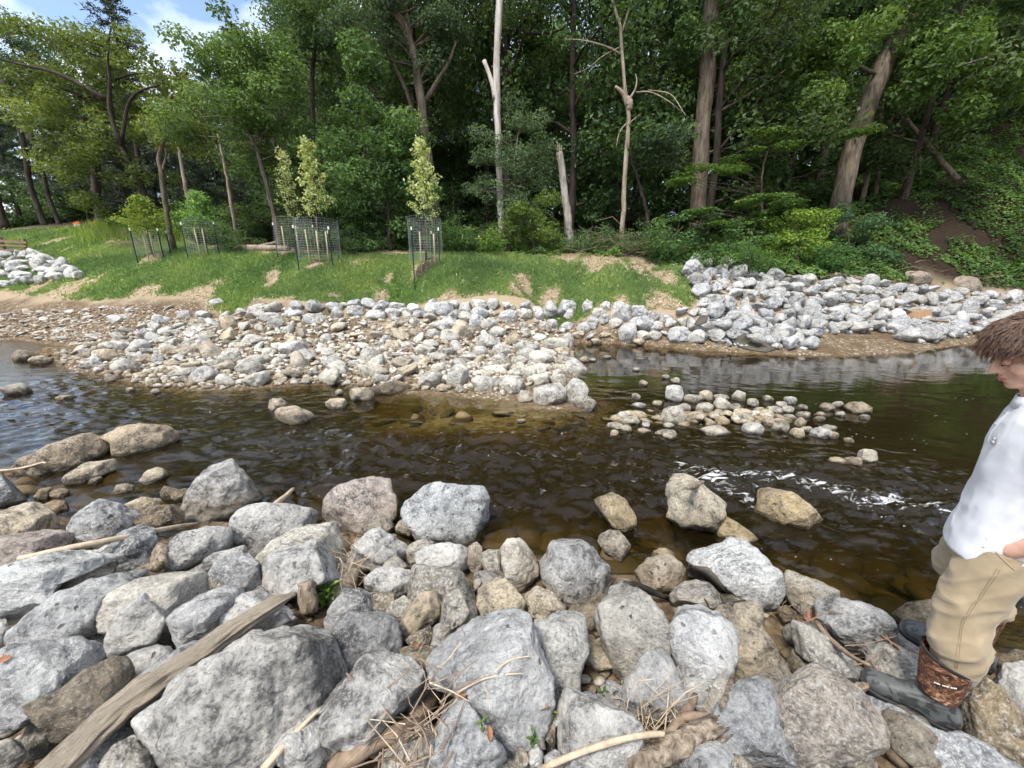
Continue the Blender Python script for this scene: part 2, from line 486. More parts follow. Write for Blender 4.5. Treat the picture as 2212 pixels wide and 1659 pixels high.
def lawn_density(x, y):
    ins = in_poly(x, y, LAWN)
    d = poly_dist(x, y, LAWN)
    m = np.where(ins, smooth(-0.1, 0.35, d + 0.3 * fbm2(x, y, 1.6, 3, 5.0)), 0)
    wob = 0.55 * fbm2(x, y, 1.9, 3, 9.0)
    for c, r in STRAW_SPOTS:
        q = np.hypot(x - c[0], (y - c[1]) * 0.8) / (r * .62) + wob
        m = m * smooth(0.55, 1.15, q)
    m = m * smooth(-0.95, -0.5, fbm2(x, y, 0.85, 4, 2.0))
    return m

def grid_sheet(xs, ys):
    i, j = np.meshgrid(np.arange(len(xs) - 1), np.arange(len(ys) - 1), indexing='ij')
    n = len(ys)
    f = np.stack([i * n + j, (i + 1) * n + j, (i + 1) * n + j + 1, i * n + j + 1], -1).reshape(-1, 4)
    return f

def spread(a, b, step, far, k=1.35):
    lo, s = [a], step
    while lo[-1] > -far: s *= k; lo.append(lo[-1] - s)
    hi, s = [b], step
    while hi[-1] < far: s *= k; hi.append(hi[-1] + s)
    return np.concatenate([np.array(lo[1:])[::-1], np.arange(a, b + step / 2, step), np.array(hi[1:])])

xs, ys = spread(-27, 27, 0.2, 420), spread(-1, 24, 0.16, 420)
GX, GY = np.meshgrid(xs, ys, indexing='ij')
GZ = land(GX, GY)
lawn_a = lawn_density(GX, GY)
in_lawn = in_poly(GX, GY, LAWN)
wood_line = [h[:2] for h in hits([(-200,494),(0,494),(150,490),(290,494),(400,520),(480,540),(640,545),(900,547),(1250,549),(1330,556),(1480,572),(1600,598),(1750,610),(2000,625),(2211,640)])]
wl_x = np.array([p[0] for p in wood_line]); wl_y = np.array([p[1] for p in wood_line])
order = np.argsort(wl_x)
def wood_edge(x): return np.interp(x, wl_x[order], wl_y[order])
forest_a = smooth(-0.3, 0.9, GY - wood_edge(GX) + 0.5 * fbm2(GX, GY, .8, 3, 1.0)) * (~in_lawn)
gravel_a = (1 - smooth(0.0, 0.8, poly_dist(GX, GY, LAWN))) * 0
gravel_a = np.where(in_lawn, 0, 1 - forest_a) * smooth(0.95, 0.55, GZ - 0.35 * fbm2(GX, GY, .6, 3, 4.0) - np.where(GX < -6, 0.55, 0))

_b = at_z(960, 900, 0)[:2]
sand_a = np.exp(-(((GX - _b[0]) / 2.1) ** 2 + ((GY - _b[1]) / .8) ** 2)) * smooth(-.5, .2, fbm2(GX, GY, 1.5, 3, 14.0) + .25)
def mat_ground():
    m, nt = mat_new('earth_and_straw'); k = N(nt)
    pos = k.n('ShaderNodeNewGeometry').outputs['Position']
    z = k.n('ShaderNodeSeparateXYZ', i_0=pos).outputs[2]
    n1 = k.noise(pos, 1.2, 5, 0.6); n2 = k.noise(pos, 9, 6, 0.65); n3 = k.noise(pos, 40, 4, 0.7)
    fib = k.noise(k.n('ShaderNodeMapping', i_Vector=pos, i_Scale=(1, 3.5, 1), i_Rotation=(0, 0, 0.6)).outputs[0], 26, 4, 0.7)
    straw = k.cols(fib, [(0.3, (0.15, 0.11, 0.07)), (0.5, (0.30, 0.235, 0.155)), (0.7, (0.42, 0.35, 0.25))])
    green = k.cols(n2, [(0.3, (0.05, 0.10, 0.018)), (0.55, (0.09, 0.17, 0.03)), (0.75, (0.17, 0.24, 0.045))])
    vor = k.n('ShaderNodeTexVoronoi', i_Vector=pos, i_Scale=14.0)
    peb = k.cols(k.n('ShaderNodeSeparateColor', i_0=vor.outputs['Color']).outputs[0], [(0.0, (0.09, 0.065, 0.04)), (0.45, (0.20, 0.15, 0.10)), (0.75, (0.33, 0.28, 0.21)), (1.0, (0.52, 0.48, 0.41))])
    gap = k.ramp(vor.outputs['Distance'], 0.25, 0.55)
    soil = k.cols(n2, [(0.3, (0.055, 0.038, 0.022)), (0.7, (0.19, 0.135, 0.08))])
    gravel = k.mix(k.math('MULTIPLY', gap, 0.8), peb, soil)
    gravel = k.mix(k.ramp(n1, 0.45, 0.62), gravel, soil)
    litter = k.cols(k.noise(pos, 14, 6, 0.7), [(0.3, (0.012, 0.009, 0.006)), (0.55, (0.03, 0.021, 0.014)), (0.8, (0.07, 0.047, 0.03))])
    bed = k.cols(k.noise(pos, 4.0, 6, 0.62, 0.4), [(0.3, (0.02, 0.014, 0.006)), (0.5, (0.065, 0.047, 0.018)), (0.68, (0.15, 0.11, 0.045)), (0.85, (0.25, 0.19, 0.09))])
    col = k.mix(k.attr('gravel'), straw, gravel)
    col = k.mix(k.attr('lawn'), col, green)
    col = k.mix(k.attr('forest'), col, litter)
    sand = k.cols(n2, [(0.35, (0.16, 0.125, 0.065)), (0.65, (0.32, 0.26, 0.15))])
    bed = k.mix(k.math('MULTIPLY', k.attr('sand'), 0.9), bed, sand)
    col = k.mix(k.ramp(z, 0.03, -0.02), col, bed)
    h = k.math('ADD', k.math('MULTIPLY', n2, 0.6), k.math('MULTIPLY', n3, 0.35))
    h = k.math('SUBTRACT', h, k.math('MULTIPLY', k.math('MULTIPLY', gap, k.attr('gravel')), 0.5))
    k.out(k.bsdf(col, 0.95, k.bump(h, 0.8, 0.05), 0.1))
    return m

near_gap = 0.11 * smooth(.02, .12, GZ) * smooth(5.5, 4.0, np.hypot(GX * .8, GY)) * (GY > -.8)
gme = mesh_np('ground', np.stack([GX.ravel(), GY.ravel(), (GZ - near_gap).ravel()], 1), grid_sheet(xs, ys),
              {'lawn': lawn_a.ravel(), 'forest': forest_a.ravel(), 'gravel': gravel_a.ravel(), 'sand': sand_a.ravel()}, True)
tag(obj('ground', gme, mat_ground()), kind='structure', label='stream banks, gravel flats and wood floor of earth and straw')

# ------------------------------------------------------------------ water
wxs, wys = spread(-10, 9, 0.055, 75, 1.25), np.concatenate([np.arange(1.2, 12.5, 0.045), np.arange(12.5, 40, 0.5)])
WX, WY = np.meshgrid(wxs, wys, indexing='ij')
bedz = ground(WX, WY)
p_thr = [at_z(*q, 0)[:2] for q in [(1250,885),(1330,950),(1450,1000),(1560,1060),(1700,1040),(1900,1070),(2150,1110)]]
p_mid = [at_z(*q, 0)[:2] for q in [(1330,950),(1180,960),(1050,1010),(800,980),(600,940),(400,960),(200,900),(0,920),(-300,900)]]
p_low = [at_z(*q, 0)[:2] for q in [(1450,1010),(1300,1060),(1100,1080),(900,1030),(650,1050)]]
dr = np.minimum(np.minimum(poly_dist(WX, WY, p_thr, False) * 0.8, poly_dist(WX, WY, p_mid, False) * 0.75), poly_dist(WX, WY, p_low, False))
fast = np.exp(-(dr / 0.85) ** 2)
fast = np.maximum(fast * (1 - .4 * smooth(-2, -5, WX)), .6 * smooth(-2, -5, WX))
fast *= 1 - 0.9 * np.exp(-(((WX - at_z(950,890,0)[0]) / 1.6) ** 2 + ((WY - at_z(950,890,0)[1]) / .5) ** 2))
ang = np.where(WX > 0.8, -0.35, 0.12)
ca, sa = np.cos(-0.3), np.sin(-0.3)
U, V = WX * ca + WY * sa, -WX * sa + WY * ca
warp = fbm2(WX, WY, 0.8, 2, 4.0)
r1 = fbm(np.stack([(U * 1.3 + warp * .6).ravel(), (V * 3.0 + warp).ravel(), np.zeros(WX.size)], 1), 3, 0.55).reshape(WX.shape)
r2 = 1 - np.abs(fbm(np.stack([(U * 3.2 + warp).ravel(), (V * 7.5 + warp * 1.5).ravel(), np.full(WX.size, 5.0)], 1), 2, 0.6).reshape(WX.shape))
r3 = fbm(np.stack([(U * 4.5 + warp * 2).ravel(), (V * 11 - warp * 2).ravel(), np.full(WX.size, 11.0)], 1), 2, 0.5).reshape(WX.shape)
fine = smooth(14, 9, np.abs(WX)) * smooth(12.8, 11.5, WY)
wz = fine * fast * (0.026 * r1 + 0.030 * (r2 - 0.6) + 0.021 * r3) * (2.1 - .8 * smooth(-1, -5, WX)) + fine * 0.0025 * r1
foam_lines = [[at_z(*q, 0)[:2] for q in ln] for ln in [[(1480,1010),(1560,1020),(1660,1028),(1740,1050),(1850,1080),(1960,1085),(2060,1098)], [(1650,1025),(1720,1030),(1800,1055)], [(1840,1062),(1950,1075),(2060,1110)],
              [(1195,950),(1230,965)], [(1500,1015),(1560,1045),(1600,1075)]]]
foam = np.zeros(WX.shape)
for ln, wd, s in zip(foam_lines, (.2, .2, .24, .14, .26), (.9, .85, .8, .3, .85)):
    foam = np.maximum(foam, s * np.exp(-(poly_dist(WX, WY, ln, False) / wd) ** 2))
depth = np.clip(-bedz, 0, 2)

def mat_water():
    m, nt = mat_new('stream_water'); k = N(nt)
    pos = k.n('ShaderNodeNewGeometry').outputs['Position']
    fast = k.attr('fast'); foam = k.attr('foam'); dep = k.attr('depth')
    mp = k.n('ShaderNodeMapping', i_Vector=pos, i_Scale=(1, 2.3, 1), i_Rotation=(0, 0, -0.25)).outputs[0]
    a = k.noise(mp, 7, 4, 0.6, 0.7); b = k.noise(mp, 22, 3, 0.6, 0.5); c = k.noise(mp, 2.2, 3, 0.5)
    h = k.math('ADD', k.math('MULTIPLY', a, 0.7), k.math('MULTIPLY', b, 0.3))
    st = k.math('ADD', 0.03, k.math('MULTIPLY', fast, 0.6))
    nrm = k.bump(h, st, 0.018)
    nrm = k.bump(c, 0.05, 0.05, nrm)
    fres = k.n('ShaderNodeFresnel', i_IOR=1.333)
    k.link(nrm, fres.inputs['Normal'])
    gl = k.n('ShaderNodeBsdfGlossy', i_Color=C(1, 1, 1), i_Roughness=k.math('ADD', 0.01, k.math('MULTIPLY', fast, 0.03)), i_Normal=nrm).outputs[0]
    def ex(q): return k.math('POWER', 2.71828, k.math('MULTIPLY', dep, -q))
    tint = k.n('ShaderNodeCombineColor', i_0=ex(1.9), i_1=ex(2.5), i_2=ex(5.5)).outputs[0]
    tr = k.n('ShaderNodeBsdfTransparent', i_Color=tint).outputs[0]
    murk = k.n('ShaderNodeBsdfDiffuse', i_Color=C(0.018, 0.013, 0.005)).outputs[0]
    body = k.n('ShaderNodeMixShader', i_0=k.math('SUBTRACT', 1.0, ex(1.6)), i_1=tr, i_2=murk).outputs[0]
    surf = k.n('ShaderNodeMixShader', i_0=fres.outputs[0], i_1=body, i_2=gl).outputs[0]
    lace = k.noise(k.n('ShaderNodeMapping', i_Vector=pos, i_Scale=(.55, 1.5, 1), i_Rotation=(0, 0, -0.2)).outputs[0], 8.5, 6, 0.62, 1.6)
    f1 = k.ramp(k.math('ADD', foam, k.math('MULTIPLY', k.math('SUBTRACT', lace, 0.5), 3.2)), 0.85, 1.4)
    f1 = k.math('MULTIPLY', f1, k.ramp(foam, 0.05, 0.3))
    vo = k.n('ShaderNodeTexVoronoi', i_Vector=pos, i_Scale=8.0).outputs['Distance']
    dots = k.math('MULTIPLY', k.ramp(vo, 0.10, 0.07), k.ramp(k.noise(pos, 1.1, 3), 0.55, 0.66))
    dots = k.math('MULTIPLY', dots, k.ramp(dep, 0.1, 0.2))
    vo2 = k.n('ShaderNodeTexVoronoi', i_Vector=pos, i_Scale=19.0).outputs['Distance']
    dots2 = k.math('MULTIPLY', k.ramp(vo2, 0.13, 0.1), k.ramp(k.noise(pos, 2.1, 3), 0.6, 0.66))
    dots = k.math('MAXIMUM', dots, k.math('MULTIPLY', dots2, k.ramp(dep, 0.1, 0.2)))
    fm = k.math('MAXIMUM', f1, k.math('MULTIPLY', dots, 0.85), clamp=True)
    white = k.n('ShaderNodeBsdfDiffuse', i_Color=C(0.78, 0.79, 0.80)).outputs[0]
    k.out(k.n('ShaderNodeMixShader', i_0=k.math('MULTIPLY', fm, 0.7), i_1=surf, i_2=white).outputs[0])
    return m

wme = mesh_np('water', np.stack([WX.ravel(), WY.ravel(), wz.ravel()], 1), grid_sheet(wxs, wys),
              {'fast': fast.ravel() * 1.0, 'foam': foam.ravel(), 'depth': depth.ravel()}, True)
tag(obj('water', wme, mat_water()), kind='structure', label='clear brown stream water with ripples and foam streaks')

# ------------------------------------------------------------------ leaves, blades
def leaves_mesh(name, pos, nrm, length, width=0.55, tint=None, spin=None, shape='leaf'):
    """one small four-cornered leaf per row of pos; nrm is the direction the leaf faces"""
    n = len(pos)
    nrm = nrm / (np.linalg.norm(nrm, axis=1)[:, None] + 1e-9)
    a = rng.normal(size=(n, 3)) if spin is None else spin + rng.normal(size=(n, 3)) * 0.25
    a -= nrm * np.sum(a * nrm, 1)[:, None]; a /= np.linalg.norm(a, axis=1)[:, None] + 1e-9
    b = np.cross(nrm, a)
    L = np.broadcast_to(length, (n,))[:, None]
    Wd = L * width
    fold = nrm * L * 0.10
    v = np.stack([pos - a * L * .5, pos + a * L * .02 + b * Wd * .5 + fold, pos + a * L * .5, pos + a * L * .02 - b * Wd * .5 + fold], 1).reshape(-1, 3)
    f = np.arange(4 * n).reshape(n, 4)
    t = rng.random(n) if tint is None else tint
    return mesh_np(name, v, f, {'tint': np.repeat(t, 4)}, False)

def blades_mesh(name, pos, height, width, lean, tint):
    n = len(pos)
    az = rng.random(n) * 2 * math.pi
    side = np.stack([np.cos(az), np.sin(az), np.zeros(n)], 1) * (np.broadcast_to(width, (n,)) * .5)[:, None]
    az2 = rng.random(n) * 2 * math.pi
    h = np.broadcast_to(height, (n,))
    ln = np.stack([np.cos(az2), np.sin(az2), np.zeros(n)], 1) * (h * lean)[:, None]
    tip = pos + ln + np.array([0, 0, 1]) * h[:, None]
    v = np.stack([pos - side, pos + side, tip], 1).reshape(-1, 3)
    f = np.arange(3 * n).reshape(n, 3)
    return mesh_np(name, v, f, {'tint': np.repeat(tint, 3)}, False)

# lawn grass
def lawn_points(n):
    xy = []
    while sum(len(a) for a in xy) < n:
        x = rng.uniform(-42, 11, 60000); y = rng.uniform(12.5, 34, 60000)
        keep = (rng.random(60000) < np.clip(14.0 / np.hypot(x, y), .1, 1) ** 2) & (np.abs(x) < 1.45 * y)
        x, y = x[keep], y[keep]
        d = lawn_density(x, y)
        k = rng.random(len(x)) < np.maximum(d, 0.02 * in_poly(x, y, LAWN)) 
        xy.append(np.stack([x[k], y[k]], 1))
    return np.concatenate(xy)[:n]
gp = lawn_points(190000)
gz = ground(gp[:, 0], gp[:, 1])
g_far = np.hypot(gp[:, 0], gp[:, 1])
lush = 0.5 + 0.5 * fbm2(gp[:, 0], gp[:, 1], 0.7, 3, 6.0)
gt = np.clip(0.5 + 0.55 * fbm2(gp[:, 0], gp[:, 1], 0.35, 3, 12.0) + rng.normal(size=len(gp)) * .16, 0, 1)
GRASS = leaf_mat('grass_blades', (0.095, 0.165, 0.055), (0.18, 0.28, 0.09), (0.33, 0.40, 0.12), 0.3)
gm = blades_mesh('grass', np.stack([gp[:, 0], gp[:, 1], gz - .01], 1), np.clip(rng.normal(.075, .03, len(gp)) + .05 * lush, .03, .2), 0.016 + .0013 * g_far, 0.5, gt)
tag(obj('grass', gm, GRASS), kind='stuff', label='young green grass on the far bank')
# loose straw on the bare seed patches
sx = rng.uniform(-30, 11, 90000); sy = rng.uniform(12.5, 26, 90000)
sk = in_poly(sx, sy, LAWN) & (rng.random(90000) < (.12 + .88 * (1 - lawn_density(sx, sy)))) & (rng.random(90000) < np.clip(15 / np.hypot(sx, sy), 0, 1) ** 2)
sx, sy = sx[sk][:30000], sy[sk][:30000]
STRAWM = leaf_mat('straw_stems', (0.17, 0.125, 0.07), (0.38, 0.30, 0.19), (0.60, 0.51, 0.36), 0.1)
tag(obj('straw', leaves_mesh('straw', np.stack([sx, sy, ground(sx, sy) + rng.uniform(.005, .05, len(sx))], 1), rng.normal(size=(len(sx), 3)) * .35 + [0, -.2, 1], rng.uniform(.12, .3, len(sx)), .13, rng.random(len(sx))), STRAWM), kind='stuff', label='loose straw mulch on the bare patches of the bank')
# ------------------------------------------------------------------ stones
_ico = {}
def ico(level):
    if level not in _ico:
        import bmesh
        bm = bmesh.new()
        bmesh.ops.create_icosphere(bm, subdivisions=level, radius=1)
        bm.verts.ensure_lookup_table()
        v = np.array([x.co[:] for x in bm.verts]); f = np.array([[q.index for q in x.verts] for x in bm.faces])
        bm.free()
        _ico[level] = (v / np.linalg.norm(v, axis=1)[:, None], f)
    return _ico[level]

def soft_cut(r, d, n, dist, q=16):
    c = d @ n
    lim = np.where(c > 1e-3, dist / np.maximum(c, 1e-3), 1e6)
    m = np.minimum(r, lim)
    return m * ((r / m) ** -q + (lim / m) ** -q) ** (-1 / q)

def roughen(p, size, seed, amt=1.0):
    """break a stone's surface up: lumps, ledges and grain"""
    o = seed * 7.31
    n = p / (np.linalg.norm(p, axis=1)[:, None] + 1e-9)
    q = p / size
    a = fbm(q * 1.7 + o, 3) * 0.06
    led = fbm(q * 3.4 + o + 40, 3)
    ridg = (1 - np.abs(fbm(q * 2.6 + o + 80, 3))) 
    fine = fbm(q * 9.0 + o + 120, 3, .6) * 0.022
    step = np.round(led * 2.5) / 2.5 * 0.06
    return p + n * (size * amt * (a + 0.7 * step + 0.05 * (ridg - .7) + fine))[:, None]

def stone_from_outline(name, px_pts, level=5, mode='bank', deep=0.85, sink=0.0, color=(.4, .4, .4, .5), seed=None, off=None, extend=0.0, sq=2.9):
    """a stone whose outline, seen from the near bank, is px_pts; real size and depth follow from where it lies"""
    P = np.array(px_pts, float)
    seed = seed if seed is not None else int(abs(P.sum() * 13)) % 9973
    lr = np.random.default_rng(seed)
    c = (P.min(0) + P.max(0)) / 2
    if mode == 'bank':
        o = 0.1
        for _ in range(3):
            h = hit(c[0], c[1], o)
            dist = np.linalg.norm(h - [0, 0, CAM_H])
            sz = math.sqrt(np.prod(P.max(0) - P.min(0))) * dist / FPX * .8
            o = off if off is not None else 0.03 + (0.2 if dist < 6 else 0.3) * sz
        ctr = h
    else:                                     # its foot stands on ground or water
        b = hit(c[0], P[:, 1].max() - 0.08 * np.ptp(P[:, 1]), 0.0)
        rb = math.hypot(b[0], b[1])
        d = ray(*c); t = (rb + 0.25 * np.ptp(P[:, 0]) * rb / FPX) / math.hypot(d[0], d[1])
        ctr = np.array([0, 0, CAM_H]) + d * t
    eye = np.array([0, 0, CAM_H])
    w = eye - ctr; dist = np.linalg.norm(w); w /= dist
    rt = np.cross([0, 0, 1.0], w); rt /= np.linalg.norm(rt); up = np.cross(w, rt)
    uv = []
    for px, py in P:
        d = ray(px, py); t = np.dot(ctr - eye, w) / np.dot(d, w)
        q = eye + d * t - ctr
        uv.append((q @ rt, q @ up))
    uv = np.array(uv)
    if extend: uv[:, 1] = np.where(uv[:, 1] < 0, uv[:, 1] * (1 + extend), uv[:, 1])
    size = math.sqrt(np.ptp(uv[:, 0]) * np.ptp(uv[:, 1]))
    D = size * 0.5 * deep
    th = np.linspace(-math.pi, math.pi, 361)
    R = np.full(361, 1e-3)
    for i in range(len(uv)):
        a, b = uv[i], uv[(i + 1) % len(uv)]
        e = b - a
        den = np.cos(th) * e[1] - np.sin(th) * e[0]
        with np.errstate(divide='ignore', invalid='ignore'):
            rr = (a[0] * e[1] - a[1] * e[0]) / den
            s = (a[0] * np.sin(th) - a[1] * np.cos(th)) / den
        ok = (s >= -1e-6) & (s <= 1 + 1e-6) & (rr > 0)
        R = np.where(ok, np.maximum(R, rr), R)
    R = np.convolve(np.concatenate([R[-4:], R, R[:4]]), np.ones(5) / 5, 'same')[4:-4]
    dirs, F = ico(level)
    x, y, z = dirs.T
    rho = np.hypot(x, y); ang = np.arctan2(y, x)
    Rt = np.interp(ang, th, R)
    n = sq
    Rt = Rt * 1.12
    r = ((rho / Rt) ** n + (np.abs(z) / D) ** n) ** (-1 / n)
    pts = dirs * r[:, None]
    for _ in range(12):
        nn = lr.normal(size=3); nn[2] = abs(nn[2]) * 1.2 + 0.25; nn /= np.linalg.norm(nn)
        r = soft_cut(r, dirs, nn, (pts @ nn).max() * lr.uniform(.58, .88), 55)
    p = dirs * r[:, None]
    p = roughen(p, size, seed, 0.62)
    W = np.stack([rt, up, w])
    me = mesh_np(name, p @ W, F, None, True)
    o = obj(name, me, ROCK, color=color, loc=ctr + np.array([0, 0, -sink]))
    return o

def free_stone(name, level, seed, flat=0.7):
    lr = np.random.default_rng(seed)
    dirs, F = ico(level)
    r = np.ones(len(dirs))
    s = np.array([1, lr.uniform(.65, .95), flat * lr.uniform(.8, 1.15)])
    for _ in range(13):
        nn = lr.normal(size=3); nn /= np.linalg.norm(nn)
        r = soft_cut(r, dirs, nn, lr.uniform(.5, .9), 45)
    p = dirs * r[:, None] * s
    p = p / np.abs(p).max()
    p = roughen(p, 1.5, seed, 0.8 if level > 2 else .5)
    return mesh_np(name, p * 0.5, F, None, True)

GREY = (.485, .475, .455, .25); WHITE = (.57, .56, .535, .25); BLUE = (.445, .45, .45, .2); TAN = (.50, .43, .32, .2); BROWN = (.25, .19, .125, .3)
DARK = (.30, .30, .30, .3); YELL = (.47, .375, .21, .6); PALE = (.50, .47, .41, .55); PINK = (.44, .375, .33, .3); BUFF = (.50, .42, .30, .3)
PANEL = {'A': (0, 1250, 1100 / 2105), 'B': (900, 1250, 1100 / 2105), 'C': (1722, 1250, 1100 / 2105), 'P': (0, 700, 1000 / 2212), 'Q': (900, 700, 1000 / 2212), 'R': (1822, 700, 1000 / 2212)}
def to_px(panel, pts):
    ox, oy, s = PANEL[panel]
    k = 2211 / 2822
    return [((ox + x * s) * k, (oy + y * s) * k) for x, y in pts]

